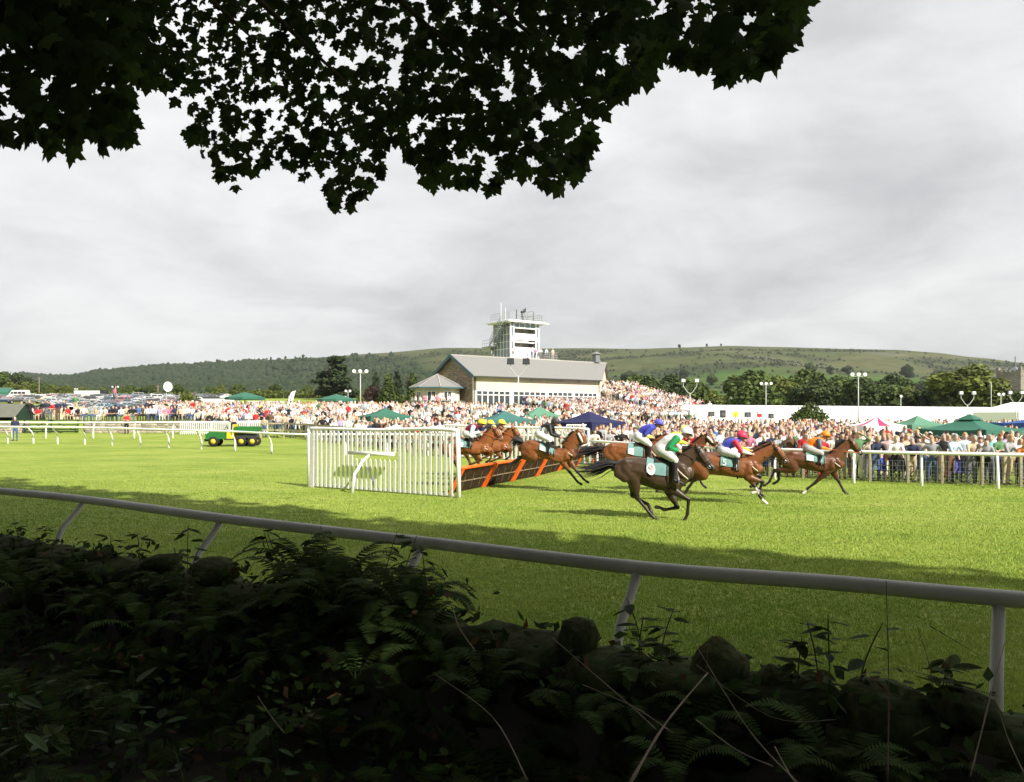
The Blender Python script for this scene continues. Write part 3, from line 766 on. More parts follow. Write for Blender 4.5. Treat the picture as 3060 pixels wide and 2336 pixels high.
for i in range(4):
    u = .75 + (TU - 1.5) * i / 4; q = MB(); tbox(q, u + .06, u + (TU - 1.5) / 4 - .06, .08, .1, 15.88, 16.58); o = q.build('pane', GLASS2); o.parent = cw
# left flank: glazed panels in a white frame
b = MB()
for i in range(6): v = .12 + (TV - .24) * i / 5; b.bar(tp(.05, v, 11.15), tp(.05, v, 16.6), .12)
for z in (11.3, 12.6, 13.7, 14.8, 15.9, 16.5): b.bar(tp(.05, 0, z), tp(.05, TV, z), .1)
sf = gpart('side_glazing', b, WHITE, tw)
for i in range(5):
    for z0, z1 in ((11.35, 12.55), (12.65, 13.65), (13.75, 14.75), (14.85, 15.85)):
        v0 = .12 + (TV - .24) * i / 5 + .07; v1 = v0 + (TV - .24) / 5 - .14
        q = MB(); q.add([tp(.07, v0, z0), tp(.07, v1, z0), tp(.07, v1, z1), tp(.07, v0, z1)], [(3, 2, 1, 0)]); o = q.build('pane', GLASS2); o.parent = sf
b = MB(); tbox(b, TU - .12, TU, .2, TV - .2, 11.15, 16.6); gpart('right_wall', b, WHITE, tw)
b = MB(); tbox(b, -.9, TU + 1.3, -.75, TV + .7, 16.6, 16.78); tbox(b, -.5, TU + .9, -.35, TV + .3, 16.78, 16.95); gpart('flat_roof', b, WHITE, tw)
b = MB()
for i in range(6): u = -.6 + i * 1.3; tbox(b, u, u + .12, -.6, TV + .5, 16.45, 16.6)
gpart('roof_beam', b, WHITE, tw)
def railing(name, pts, h, par, step=.55, mid=2, r=.04):
    b = MB()
    for a, c in zip(pts, pts[1:]):
        n = max(1, int((c - a).length / step))
        for k in range(n + 1): p = a.lerp(c, k / n); b.bar(p, p + Vector((0, 0, h)), r)
        for m in range(mid + 1): z = Vector((0, 0, h * (m + 1) / (mid + 1))); b.bar(a + z, c + z, r)
    return gpart(name, b, STEEL, par)
railing('roof_railing', [tp(-.4, TV + .2, 16.95), tp(-.4, -.2, 16.95), tp(TU + .3, -.2, 16.95), tp(TU + .3, TV, 16.95)], 1.1, tw)
railing('camera_platform_railing', [tp(1.0, -.15, 17.0), tp(1.0, -.25, 17.0), tp(4.2, -.25, 17.0), tp(4.2, 1.2, 17.0)], 1.5, tw, 1.6, 1, .06)
railing('deck_railing', [tp(TU + .1, -1.2, 11.15), tp(TU + 2.8, -1.2, 11.15), tp(TU + 2.8, TV, 11.15)], 1.1, tw, .45)
b = MB(); b.bar(tp(-.7, 1.4, 16.8), tp(-.7, 1.4, 19.6), .06); b.bar(tp(-.5, .5, 16.9), tp(-.5, .5, 18.8), .05); gpart('aerial', b, WHITE, tw)
# outside stair on the left flank
b = MB(); n = 12
for i in range(n):
    t = i / (n - 1); c = tp(-.75, lerp(3.6, .6, t), lerp(13.2, 16.5, t)); b.box(c, (1.1, .34, .09), Matrix.Rotation(math.atan2(D.y, D.x), 3, 'Z'))
for u in (-1.3, -.2): b.bar(tp(u, 3.8, 13.0), tp(u, .4, 16.6), .08, .25)
gpart('outside_stair', b, M('stair_steel', (.30, .33, .30), rough=.5, metal=.3), tw)
b = MB(); tbox(b, -1.35, -.02, 3.6, 5.6, 13.0, 13.12); tbox(b, -.6, -.02, 4.2, 4.4, 12.0, 13.0); gpart('stair_landing', b, M('stair_steel'), tw)
railing('stair_railing', [tp(-1.3, 5.6, 13.1), tp(-1.3, 3.7, 13.1), tp(-1.3, .6, 16.5)], 1.0, tw, .5, 1)
b = MB(); b.tube([tp(-.05, TV - .1, 2.3), tp(-.05, TV - .1, 16.6)], .12, 8); gpart('corner_column', b, WHITE, tw)
# broadcast camera on the roof platform
cmr = empty('broadcast_camera', tp(2.9, .3, 16.95), 0, 'black broadcast camera on a tripod on the tower roof', 'camera')
b = MB()
for a in (0, 2.1, 4.2): b.tube([(.45 * math.cos(a), .45 * math.sin(a), 0), (0, 0, 1.25)], .03, 6)
b.build('tripod', DARKM, cmr)
b = MB(); b.box((0, 0, 1.55), (.42, .7, .42)); b.tube([(0, -.3, 1.52), (0, -.75, 1.5)], [.14, .18], 10); b.box((.12, .2, 1.9), (.14, .3, .25)); b.build('camera_body', DARKM, cmr)

# ------------------------------------------------------------------ marquees
CANVAS = M('white_canvas', (.86, .86, .85), rough=.7, var=.04, scale=.7, trans=.06)
def marquee(name, a, b_, wid, ze, zr, label, hip=True):
    a, b_ = Vector(a), Vector(b_); d = (b_ - a); L_ = d.length; d.normalize(); n = Vector((-d.y, d.x, 0)); z0 = (a.z + b_.z) / 2
    o = empty(name, a, 0, label, 'marquee')
    P = lambda u, v, z: Vector((d.x * u + n.x * v, d.y * u + n.y * v, z))
    h = 3.2 if hip else 0
    m = MB(); V = [P(0, 0, ze), P(L_, 0, ze), P(L_, wid, ze), P(0, wid, ze), P(h, wid / 2, zr), P(L_ - h, wid / 2, zr)]
    m.add(V, [(0, 1, 5, 4), (2, 3, 4, 5), (3, 0, 4), (1, 2, 5)]); m.build('canopy', CANVAS, o)
    m = MB()
    for q, r in ((P(0, 0, 0), P(L_, 0, 0)), (P(L_, 0, 0), P(L_, wid, 0)), (P(L_, wid, 0), P(0, wid, 0)), (P(0, wid, 0), P(0, 0, 0))):
        m.add([q - Vector((0, 0, .3)), r - Vector((0, 0, .3)), r + Vector((0, 0, ze)), q + Vector((0, 0, ze))], [(0, 1, 2, 3)])
    m.build('side_wall', CANVAS, o)
    m = MB(); k = int(L_ / 5)
    for i in range(1, k): u = L_ * i / k; m.bar(P(u, -.01, ze), P(min(max(u, h), L_ - h), wid / 2, zr + .01), .06, .03)
    m.build('roof_seam', M('seam_canvas', (.66, .66, .66)), o); return o
p, q = on(2062, 100), on(3065, 131); q.z = p.z = .85
marquee('marquee', p, q, 9, 2.3, 3.05, 'very long low white marquee behind the right crowd')
p, q = on(3045, 100), on(3400, 112); p.z = q.z = .8
marquee('marquee', p, q, 6, 2.1, 3.4, 'second smaller white marquee beyond the end of the long one')

# ------------------------------------------------------------------ church and house
CH_ST = rubble('church_stone', (.16, .145, .125), (.25, .225, .19), 1.2)
cp0 = on(3020, 200); church = empty('church', cp0, .5, 'grey stone church with square tower and little spire', 'church')
b = MB(); b.box((2, 0, 6.0), (6, 6, 12)); b.build('tower_wall', CH_ST, church)
b = MB()
for s in (-1, 1):
    for t in (-1, 1): b.box((2 + 2.7 * s, 2.7 * t, 12.5), (.7, .7, 1.4))
b.build('pinnacle', CH_ST, church)
b = MB()
for i in range(5):
    for s in (-2.9, 2.9): b.box((2 - 2 + i * 1.0, s, 12.2), (.6, .25, .5)); b.box((2 + s, -2 + i * 1.0, 12.2), (.25, .6, .5))
b.build('parapet', CH_ST, church)
b = MB(); b.add([(.4, -1.6, 12), (3.6, -1.6, 12), (3.6, 1.6, 12), (.4, 1.6, 12), (2, 0, 13.5)], [(0, 1, 4), (1, 2, 4), (2, 3, 4), (3, 0, 4)]); b.tube([(2, 0, 13.2), (2, 0, 16)], .12, 6); b.build('spire', M('lead_grey'), church)
for s in (-.9, .9):
    b = MB(); b.box((2 + s, -3.02, 9.6), (1.0, .12, 1.9)); w = b.build('belfry_window', M('louvre_dark', (.05, .05, .055), rough=.8), church)
b = MB(); b.box((-6, 0, 2.5), (10, 6.5, 5)); b.build('nave_wall', CH_ST, church)
b = MB(); b.prism([(-3.6, 5), (3.6, 5), (0, 8.2)], (0, 1, 0), (0, 0, 1), (1, 0, 0), 10.2, (-11.1, 0, 0)); b.build('nave_roof', SLATE, church)
for i in range(3):
    b = MB(); b.box((-9 + i * 3, -3.28, 2.9), (.9, .1, 1.8)); b.build('nave_window', M('louvre_dark'), church)
hs = on(2175, 215); house = empty('house', hs, .25, 'grey roofed stone house with two chimneys among trees', 'house')
b = MB(); b.box((0, 0, 1.5), (13, 7, 3.4)); b.build('wall', M('house_render', (.40, .36, .30), rough=.9, var=.15), house)
b = MB(); b.prism([(-3.9, 3.2), (3.9, 3.2), (0, 5.6)], (0, 1, 0), (0, 0, 1), (1, 0, 0), 13.6, (-6.8, 0, 0)); r_ = b.build('roof', SLATE, house)
for x in (-4.4, 4.0): b = MB(); b.box((x, 0, 6.0), (.9, .9, 2.0)); b.box((x, 0, 7.05), (1.05, 1.05, .12)); b.build('chimney', CH_ST, house)
for x in (-4, -1, 2, 5): b = MB(); b.box((x, -3.52, 1.9), (1, .1, 1.2)); b.build('window', GLASS, house)

# ------------------------------------------------------------------ floodlights
LAMP = M('lamp_glass', (.82, .84, .84), rough=.2, var=.05)
GREY = M('pole_grey', (.42, .43, .42), rough=.5, var=.08)
def floodlight(px, Y, ytop, kind, label, s=1.0, sink=0.0):
    p = on(px, Y); zt = CH - (ytop - HY) / F * Y - p.z
    o = empty('floodlight', p, 0, label, 'floodlight')
    if kind == 'Y':
        zf = zt - 2.3 * s
        MB().tube([(0, 0, -.2), (0, 0, zf)], [.09 * s, .07 * s], 10).build('pole', GREY, o, True)
        b = MB()
        for q in (-1, 1): b.tube([(0, 0, zf - .05), (q * .3 * s, 0, zf + .12 * s), (q * .85 * s, 0, zf + .9 * s), (q * .85 * s, 0, zf + 1.3 * s)], .05 * s, 6)
        b.build('forked_arm', GREY, o)
        for q in (-1, 1):
            h = new_obj('lamp_head', None, o); h.empty_display_size = .1
            b = MB(); hs_ = 1.0 if ytop < 1080 else .62; b.box((q * .85 * s, 0, zf + 1.6 * s), (.8 * s * hs_, .4 * s * hs_, .68 * s * hs_), None, 0, None, (.9, .8)); h2 = b.build('lamp_housing', DARKM if ytop < 1080 else STEEL, o)
            b = MB(); b.box((q * .85 * s, -.21 * s * hs_, zf + 1.6 * s), (.68 * s * hs_, .03, .54 * s * hs_)); b.build('lens', LAMP if ytop > 1080 else DARKM, h2)
            bpy.data.objects.remove(h)
    else:
        MB().tube([(0, 0, -.2), (0, 0, zt)], [.09 * s, .06 * s], 10).build('pole', GREY, o, True)
        k = int(kind)
        b = MB(); b.bar((-.45 * s * (k - 1), 0, zt - .1), (.45 * s * (k - 1) + .02, 0, zt - .1), .06 * s); b.build('cross_arm', GREY, o)
        for i in range(k):
            x = (i - (k - 1) / 2) * .85 * s
            b = MB(); b.tube([(x, .15 * s, zt + .2 * s), (x, -.12 * s, zt + .14 * s)], [.16 * s, .27 * s], 12); h2 = b.build('lamp_housing', WHITE, o)
            b = MB(); b.tube([(x, -.12 * s, zt + .14 * s), (x, -.14 * s, zt + .138 * s)], [.23 * s, .23 * s], 12); b.build('lens', LAMP, h2)
    return o
floodlight(1549, 78, 1060, 'Y', 'tall forked floodlight with two dark square heads in front of the grandstand', .9)
floodlight(1077, 110, 1112, '3', 'tall floodlight pole with three round white lamps near the cedar')
floodlight(2062, 100, 1120, 'Y', 'forked floodlight with two white heads at the left end of the marquee')
floodlight(2289, 104, 1148, '3', 'floodlight pole with three lamps in front of the marquee', .75)
floodlight(2565, 96, 1122, '3', 'tall thin floodlight pole with horn lamps in front of the marquee', .9)
floodlight(2692, 92, 1186, '1', 'thin pole with a single small lamp before the marquee', .6)
floodlight(2891, 90, 1158, 'Y', 'forked floodlight with two pale heads behind the big green gazebo', .85)
floodlight(2991, 115, 1180, '2', 'floodlight pole with two round lamps before the church', .8)
floodlight(3036, 80, 1158, 'Y', 'leaning forked floodlight pole beside the second marquee', .7)
floodlight(228, 240, 1163, '2', 'low white twin floodlight beyond the parked cars', .8)
floodlight(345, 240, 1157, '3', 'white floodlight with three lamps behind the lorry', 1.0)
floodlight(1040, 150, 1170, '2', 'small white twin floodlight beside the second parasol', .9)

# telegraph poles
for px, yt in ((117, 1127), (472, 1150), (847, 1170), (893, 1171)):
    p = on(px, 255); z = CH - (yt - HY) / F * 255 - p.z
    b = MB(); b.tube([(0, 0, -.3), (0, 0, z)], [.2, .14], 8); b.bar((-.8, 0, z - .5), (.8, 0, z - .5), .12)
    tag(b.build('telegraph_pole', M('pole_wood', (.20, .16, .12), rough=.9), None, False, p), 'plain wooden telegraph pole beyond the car park', 'pole', 'telegraph poles beyond the car park')
# flagpole by the church
p = on(2962, 110); b = MB(); b.tube([(0, 0, 0), (0, 0, CH - (1140 - HY) / F * 110 - p.z)], [.06, .04], 8); tag(b.build('flagpole', GREY, None, True, p), 'bare thin flagpole right of the big domed tree', 'pole')

# ------------------------------------------------------------------ gazebos and parasols
def cloth(name, rgb): return M(name, rgb, rough=.75, var=.07, scale=1.4, trans=.12, spec=.2)
C_GREEN = cloth('green_canvas', (.045, .150, .105)); C_TEAL = cloth('teal_canvas', (.055, .165, .150)); C_MINT = cloth('mint_canvas', (.115, .26, .175))
C_NAVY = cloth('navy_canvas', (.025, .028, .085)); C_PINK = cloth('pink_canvas', (.62, .05, .14)); C_BLUE = cloth('blue_canvas', (.05, .12, .36))
def gazebo(px, Y, yapex, yeave, half, rz, mat, label, valance=.3, extra=None, sink=0.0, top_vent=False):
    p = on(px, Y); z1 = CH - (yapex - HY) / F * Y - p.z; z0 = CH - (yeave - HY) / F * Y - p.z
    o = empty('gazebo', p, rz, label, 'gazebo'); h = half
    b = MB(); n = 6; V = []; Fc = []          # gently sagging hipped canopy
    cs = [(-h, -h), (h, -h), (h, h), (-h, h)]
    for i in range(4):
        a = Vector((*cs[i], z0)); c = Vector((*cs[(i + 1) % 4], z0)); t = Vector((0, 0, z1)); k0 = len(V)
        for r in range(n + 1):
            f = r / n
            for s in range(n + 1):
                q = a.lerp(c, s / n).lerp(t, f); q.z -= .10 * math.sin(math.pi * f) + .05 * math.sin(math.pi * s / n) * (1 - f) * 1.0
                V.append(q)
        for r in range(n):
            for s in range(n): Fc.append((k0 + r * (n + 1) + s, k0 + r * (n + 1) + s + 1, k0 + (r + 1) * (n + 1) + s + 1, k0 + (r + 1) * (n + 1) + s))
    mats = [mat] + ([extra] if extra else []); b.add(V, Fc)
    if extra:
        for i, f in enumerate(b.f):
            s = i % n
            if s in (2, 3): b.mi[i] = 1
    b.build('canopy', mats, o, True)
    b = MB()
    for i in range(4):
        a = Vector((*cs[i], z0)); c = Vector((*cs[(i + 1) % 4], z0)); d = (c - a) / 12; nn = Vector((d.y, -d.x, 0)).normalized() * .01
        for s in range(12):
            sag0 = .05 * math.sin(math.pi * s / 12); sag1 = .05 * math.sin(math.pi * (s + 1) / 12); w = .06 if s % 2 else 0
            b.add([a + d * s + nn - Vector((0, 0, sag0 - .01)), a + d * (s + 1) + nn - Vector((0, 0, sag1 - .01)), a + d * (s + 1) + nn * 3 - Vector((0, 0, sag1 + valance + w)), a + d * s + nn * 3 - Vector((0, 0, sag0 + valance + .06 - w))], [(0, 3, 2, 1)])
    b.build('valance', mat, o)
    for x, y in cs: MB().bar((x * .97, y * .97, -.2), (x * .97, y * .97, z0), .07).build('leg', WHITE if mat not in (C_NAVY,) else DARKM, o)
    if top_vent:
        b = MB(); k = .28 * h; b.add([(-k, -k, z1 - .17), (k, -k, z1 - .17), (k, k, z1 - .17), (-k, k, z1 - .17), (0, 0, z1 + .09)], [(0, 1, 4), (1, 2, 4), (2, 3, 4), (3, 0, 4)]); b.build('top_vent', mat, o)
    return o
gazebo(1150, 57, 1218, 1243, 1.6, .5, C_GREEN, 'bright green gazebo in the crowd left of the grandstand')
gazebo(1508, 50, 1226, 1254, 1.5, .35, C_TEAL, 'teal gazebo behind the yellow capped jockeys')
gazebo(1612, 66, 1214, 1242, 1.55, .2, C_MINT, 'pale green gazebo just right of the forked floodlight foot')
gazebo(1760, 45, 1228, 1260, 1.45, .75, C_NAVY, 'navy blue gazebo with a white fretwork panel', .4)
gazebo(2620, 42, 1243, 1270, 1.05, .0, CANVAS, 'white gazebo with a bright pink roof panel', .25, C_PINK)
gazebo(2741, 45, 1241, 1268, 1.1, .15, C_MINT, 'pale green gazebo between the pink striped and big green ones')
gz7 = gazebo(2898, 35.5, 1242, 1282, 1.48, .55, C_GREEN, 'large dark green gazebo with white scalloped trim at the rail', .3, None, 0, True)
gazebo(3075, 46, 1250, 1262, 1.4, .1, C_BLUE, 'blue gazebo beyond the large green one')
gazebo(3095, 38, 1268, 1288, 1.5, .2, C_TEAL, 'teal green gazebo next to the large green one')
zz7 = CH - (1282 - HY) / F * 35.5 - gz7.location.z
b = MB()
for (x0, y0), (x1, y1) in (((-1.48, -1.48), (1.48, -1.48)), ((1.48, -1.48), (1.48, 1.48)), ((-1.48, 1.48), (-1.48, -1.48))):
    for s in range(12):
        a, c = Vector((x0, y0, 0)).lerp(Vector((x1, y1, 0)), s / 12) * 1.02, Vector((x0, y0, 0)).lerp(Vector((x1, y1, 0)), (s + 1) / 12) * 1.02
        m = (a + c) / 2; b.tube([a + Vector((0, 0, zz7 - .33)), m + Vector((0, 0, zz7 - .43 + .16 * (s % 2))), c + Vector((0, 0, zz7 - .33))], .018, 5)
b.build('scalloped_trim', WHITE, gz7)
for cv in ([(-1.45, -1.43), (-1.45, -1.0), (-1.43, -1.2), (-1.42, -1.43)], [(1.45, -1.43), (1.45, -1.0), (1.43, -1.2), (1.42, -1.43)], [(-1.43, -1.45), (-1.05, -1.45), (-1.15, -1.43), (-1.43, -1.43)], [(1.05, -1.45), (1.43, -1.45), (1.3, -1.43), (1.05, -1.43)], [(-.9, 1.35), (1.2, 1.35), (1.2, 1.35), (-.9, 1.35)]):
    b = MB(); b.add([(*cv[0], zz7 - .3), (*cv[1], zz7 - .3), (*cv[2], .1), (*cv[3], .1)], [(0, 1, 2, 3)]); b.build('curtain', M('net_curtain', (.45, .43, .38), rough=.8, trans=.3), gz7)
# white fretwork panel on the navy gazebo
pz = on(1735, 43.2); pn = MB(); w = 1.5; zb = CH - (1287 - HY) / F * 43.2; zt = CH - (1269 - HY) / F * 43.2
pn.bar((-w / 2, 0, zt), (w / 2, 0, zt), .04, .06); pn.bar((-w / 2, 0, zb), (w / 2, 0, zb), .04, .05)
for k in range(5): pn.bar((-w / 2 + w * k / 4, 0, zb), (-w / 2 + w * k / 4, 0, zt), .05)
for k in range(4):
    x0 = -w / 2 + w * k / 4
    for f in (.25, .5, .75): pn.bar((x0 + w / 8, 0, zb), (x0 + w / 4 * f, 0, zt), .025)
fp = pn.build('fretwork_panel', WHITE); fp.location = (pz.x, pz.y, 0)
tag(fp, 'white fretwork panel of small fans hung under the navy gazebo', 'panel')
def parasol(px, Y, ytop, yeave, r, label):
    p = on(px, Y); z1 = CH - (ytop - HY) / F * Y - p.z; z0 = CH - (yeave - HY) / F * Y - p.z
    o = empty('parasol', p, 0.2, label, 'parasol'); n = 8
    b = MB(); V = [(r * math.cos(6.2832 * i / n), r * math.sin(6.2832 * i / n), z0) for i in range(n)] + [(0, 0, z1)]
    b.add(V, [(i, (i + 1) % n, n) for i in range(n)]); b.add([(x, y, z0 - .25) for x, y, _ in V[:n]] + [(x * 1.002, y * 1.002, z0) for x, y, _ in V[:n]], [(i, (i + 1) % n, n + (i + 1) % n, n + i) for i in range(n)])
    b.build('canopy', C_GREEN, o)
    b = MB(); b.tube([(0, 0, -.2), (0, 0, z1)], .05, 8); b.build('pole', M('pole_wood'), o)
    b = MB()
    for i in range(n): b.bar((0, 0, z1 - .12), (V[i][0] * .98, V[i][1] * .98, z0 - .03), .04)
    b.build('rib', M('pole_wood'), o)
parasol(732, 84, 1171, 1187, 2.05, 'large green parasol above the crowd, further from the grandstand')
parasol(1005, 84, 1177, 1193, 2.05, 'large green parasol above the crowd nearer the grandstand')

# feather banner
p = on(868, 82); fl = empty('feather_flag', p, 0, 'white feather shaped banner flag standing in the left crowd', 'flag')
z0 = CH - (1205 - HY) / F * 82 - p.z; z1 = CH - (1166 - HY) / F * 82 - p.z
b = MB(); b.tube([(-.45, 0, 0), (-.4, 0, z0), (.05, 0, z1 - .15), (.5, 0, z1)], .025, 6); b.build('flag_pole', DARKM, fl)
b = MB(); pl = [(-.42, z0 - .1), (.18, z0 - .1), (.35, lerp(z0, z1, .5)), (.55, z1 - .02), (.25, z1 - .08), (0, z1 - .3), (-.2, lerp(z0, z1, .5))]
b.prism(pl, (1, 0, 0), (0, 0, 1), (0, 1, 0), .012, (0, -.006, 0)); ban = b.build('banner', CANVAS, fl)
b = MB(); b.prism([(-.08, lerp(z0, z1, .15)), (-.02, lerp(z0, z1, .15)), (.22, lerp(z0, z1, .8)), (.16, lerp(z0, z1, .8))], (1, 0, 0), (0, 0, 1), (0, -1, 0), .01, (0, -.012, 0)); b.build('printed_mark', DARKM, ban)
# satellite dish
p = on(500, 150); sd = empty('satellite_dish', p, 0, 'white satellite dish on a mast above the parked cars', 'dish')
zc = CH - (1155 - HY) / F * 150 - p.z
b = MB(); b.tube([(-.2, 0, -.2), (-.2, 0, zc)], .07, 8); b.build('mast', GREY, sd)
b = MB(); V = []; n = 20
for r in range(5):
    for i in range(n): a = 6.2832 * i / n; rr_ = .95 * r / 4; V.append((.45 * (r / 4) ** 2 * .6 - .1 + math.sin(a) * 0, rr_ * math.cos(a), zc + rr_ * 1.0 * math.sin(a)))
b.add(V, [(r * n + i, r * n + (i + 1) % n, (r + 1) * n + (i + 1) % n, (r + 1) * n + i) for r in range(4) for i in range(n)]); d_ = b.build('reflector', WHITE, sd, True); d_.rotation_euler = (0, 0, -.55)
b = MB(); b.tube([(-.1, 0, zc - .55), (1.0, -.35, zc - .2)], .03, 6); b.box((1.05, -.4, zc - .18), (.3, .25, .25)); b.build('feed_arm', GREY, sd)

# ------------------------------------------------------------------ running rails
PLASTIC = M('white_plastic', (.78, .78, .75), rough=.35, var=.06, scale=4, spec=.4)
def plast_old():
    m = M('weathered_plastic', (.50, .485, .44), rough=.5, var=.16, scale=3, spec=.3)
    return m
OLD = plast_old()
def resample(pts, step):
    P = [Vector(p) for p in pts]; out = [P[0]]; acc = 0
    for a, c in zip(P, P[1:]):
        L_ = (c - a).length; t = step - acc
        while t <= L_: out.append(a.lerp(c, t / L_)); t += step
        acc = (acc + L_) % step
    return out
def smooth_path(pts, n=6):
    P = [Vector(p) for p in pts]; out = []
    for i in range(len(P) - 1):
        p0, p1, p2, p3 = P[max(0, i - 1)], P[i], P[i + 1], P[min(len(P) - 1, i + 2)]
        for k in range(n):
            t = k / n; out.append(.5 * ((2 * p1) + (p2 - p0) * t + (2 * p0 - 5 * p1 + 4 * p2 - p3) * t * t + (3 * p1 - p0 - 3 * p2 + p3) * t ** 3))
    return out + [P[-1]]
def running_rail(path, label, back, h=1.15, r=.055, step=2.3, mat=None, posts=None, set_back=.38, ends=True, bent=True):
    """path on the ground; back = direction (world) in which the bent posts stand off from the rail"""
    mat = mat or PLASTIC
    o = empty('running_rail', path[0], 0, label, 'rail'); base = Vector(path[0])
    sp = smooth_path(path, 8) if len(path) > 2 else [Vector(p) for p in path]
    top = [p + Vector((0, 0, h)) - base for p in sp]
    # lengths of tube, joined by sleeves
    L_ = sum((b_ - a).length for a, b_ in zip(top, top[1:]))
    MB().tube(top, (r), 12).build('rail', mat, o, True)
    back = Vector(back).normalized()
    for k, p in enumerate(posts or resample(sp, step)):
        q = Vector(p) - base
        if bent:
            pts = [q + Vector((0, 0, h - r * .6)), q + back * set_back * .25 + Vector((0, 0, h * .86)), q + back * set_back * .75 + Vector((0, 0, h * .68)), q + back * set_back * .97 + Vector((0, 0, h * .5)), q + back * set_back + Vector((0, 0, h * .3)), q + back * set_back + Vector((0, 0, -.25))]
        else: pts = [q + Vector((0, 0, h)), q + Vector((0, 0, -.25))]
        MB().tube(pts, [r * .72] * (len(pts) - 2) + [r * .92, r * .92] if bent else r * .8, 10).build('post', mat, o, True)
        if k % 2 == 0:
            i = min(range(len(sp)), key=lambda j: (sp[j] - Vector(p)).length); t = (sp[min(i + 1, len(sp) - 1)] - sp[max(i - 1, 0)]).normalized()
            c = q + Vector((0, 0, h)) + t * .18; MB().tube([c - t * .012, c + t * .012], r * 1.03, 12).build('joint_sleeve', mat, o, True)
    return o
def gpx(px, py):            # point of the flat track under a pixel
    Y = CH * F / (py - HY); return Vector(((px - 1530) / F * Y, Y, 0))
# near rail in the shade: rail top 1.2 m below the eye
def near(px, py): Y = 1.2 * F / (py - HY); return Vector(((px - 1530) / F * Y, Y, 0))
nr = [near(-900, 1395), near(-400, 1432), near(0, 1467), near(250, 1492), near(660, 1548), near(1300, 1624), near(1905, 1696), near(2500, 1742), near(2980, 1786), near(3400, 1818)]
RAILBACK = -RN
npo = [near(-640, 1414), near(-165, 1452), near(250, 1492), near(660, 1548), near(1260, 1619), near(1905, 1696), near(2985, 1786)]
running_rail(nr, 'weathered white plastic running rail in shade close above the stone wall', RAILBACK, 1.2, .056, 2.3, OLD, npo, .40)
# left rails far across the course
rl = []
for px, Y in [(-260, 60), (-100, 56), (6, 53), (156, 52.4), (320, 51), (490, 48.5), (689, 46), (798, 43.8), (913, 42.5), (1060, 42.6), (1200, 42.4), (1360, 41.6)]:
    p = on(px, Y); rl.append(p)
lp = [on(px, Y) for px, Y in [(6, 53), (83, 52.8), (156, 52.4), (238, 51.8), (320, 51), (404, 49.8), (490, 48.5), (588, 47.3), (689, 46), (798, 43.8), (913, 42.5), (1022, 42.6), (1147, 42.5), (1270, 42.2)]]
running_rail(rl, 'white running rail curving across the course from the hurdle wing', (.25, .95, 0), 1.15, .06, 2.3, PLASTIC, lp, .45)
rl2 = [on(-200, 60.5), on(0, 60), on(300, 59.5), on(600, 60), on(800, 61)]
running_rail(rl2, 'straight white rail behind the curving one, before the stone wall', (.1, -1, 0), 1.2, .06, 2.6, PLASTIC, [on(px, 60) for px in (-60, 42, 142, 283, 405, 520, 632, 742)], .25)
# right rail along the crowd
rr_ = [Vector((3.65, 37.4, gz(3.65, 37.4))), Vector((7.6, 32.8, 0.02)), Vector((12.33, 28.7, 0)), Vector((16.2, 26.6, 0)), Vector((22, 23.6, 0))]
rpo = [Vector((3.65 + .4, 37.0, .1)), Vector((5.7, 34.9, .05)), Vector((8.0, 32.4, 0)), Vector((10.1, 30.5, 0)), Vector((12.33, 28.7, 0)), Vector((14.24, 27.7, 0)), Vector((16.2, 26.6, 0)), Vector((18.2, 25.6, 0))]
running_rail(rr_, 'white running rail along the track in front of the right crowd', (.45, .9, 0), 1.12, .06, 2.2, PLASTIC, rpo, -.25)

# wooden post and wire fence that holds the crowd
FW = M('fence_wood', (.33, .29, .19), rough=.9, var=.3, scale=8, bump=.4, stretch=(1, 1, .2))
LINE = [(880, 60), (1000, 54), (1200, 45.5), (1400, 42.5), (1600, 41), (1770, 39.2), (2050, 34.8), (2320, 31.6), (2567, 29.6), (2800, 28.4), (3060, 27.2), (3400, 26)]   # front edge of the crowd: column, depth
def line_Y(px):
    for (a, b_), (c, d) in zip(LINE, LINE[1:]):
        if a <= px <= c: return lerp(b_, d, (px - a) / (c - a))
    return LINE[0][1] if px < 880 else LINE[-1][1]
fo = empty('post_and_wire_fence', on(2000, line_Y(2000)), 0, 'rustic wooden post fence with wire mesh holding back the crowd', 'fence')
def wp(o, V): return [Vector(v) - o.location for v in V]
fpts = [on(px, line_Y(px) - .25) for px in (1770, 1850, 1930, 2010, 2100, 2200, 2300, 2400, 2500, 2600, 2713, 2815, 2935, 3050, 3180)]
for p in fpts: MB().box(p - fo.location + Vector((0, 0, .45)), (.085, .085, 1.15)).build('post', FW, fo)
b = MB()
for a, c in zip(fpts, fpts[1:]):
    a, c = a - fo.location, c - fo.location
    for z in (.08, .2, .32, .46, .62, .8): b.bar(a + Vector((0, -.06, z)), c + Vector((0, -.06, z)), .007)
    n = int((c - a).length / .16)
    for k in range(n): q = a.lerp(c, k / n); b.bar(q + Vector((0, -.065, .08)), q + Vector((0, -.065, .8)), .006)
b.build('wire_mesh', STEEL, fo)
fo2 = empty('post_and_rail_fence', on(1000, 54), 0, 'weathered wooden post and rail fence with people sitting on it', 'fence')
fpts = [on(px, line_Y(px) - .3) for px in (780, 850, 920, 990, 1070, 1150, 1230, 1310, 1400, 1490, 1580, 1670, 1765)]
for p in fpts: MB().box(p - fo2.location + Vector((0, 0, .5)), (.13, .13, 1.35)).build('post', FW, fo2)
for a, c in zip(fpts, fpts[1:]):
    for z in (1.12, .62): MB().bar(a - fo2.location + Vector((0, -.09, z)), c - fo2.location + Vector((0, -.09, z)), .05, .12).build('rail', FW, fo2)

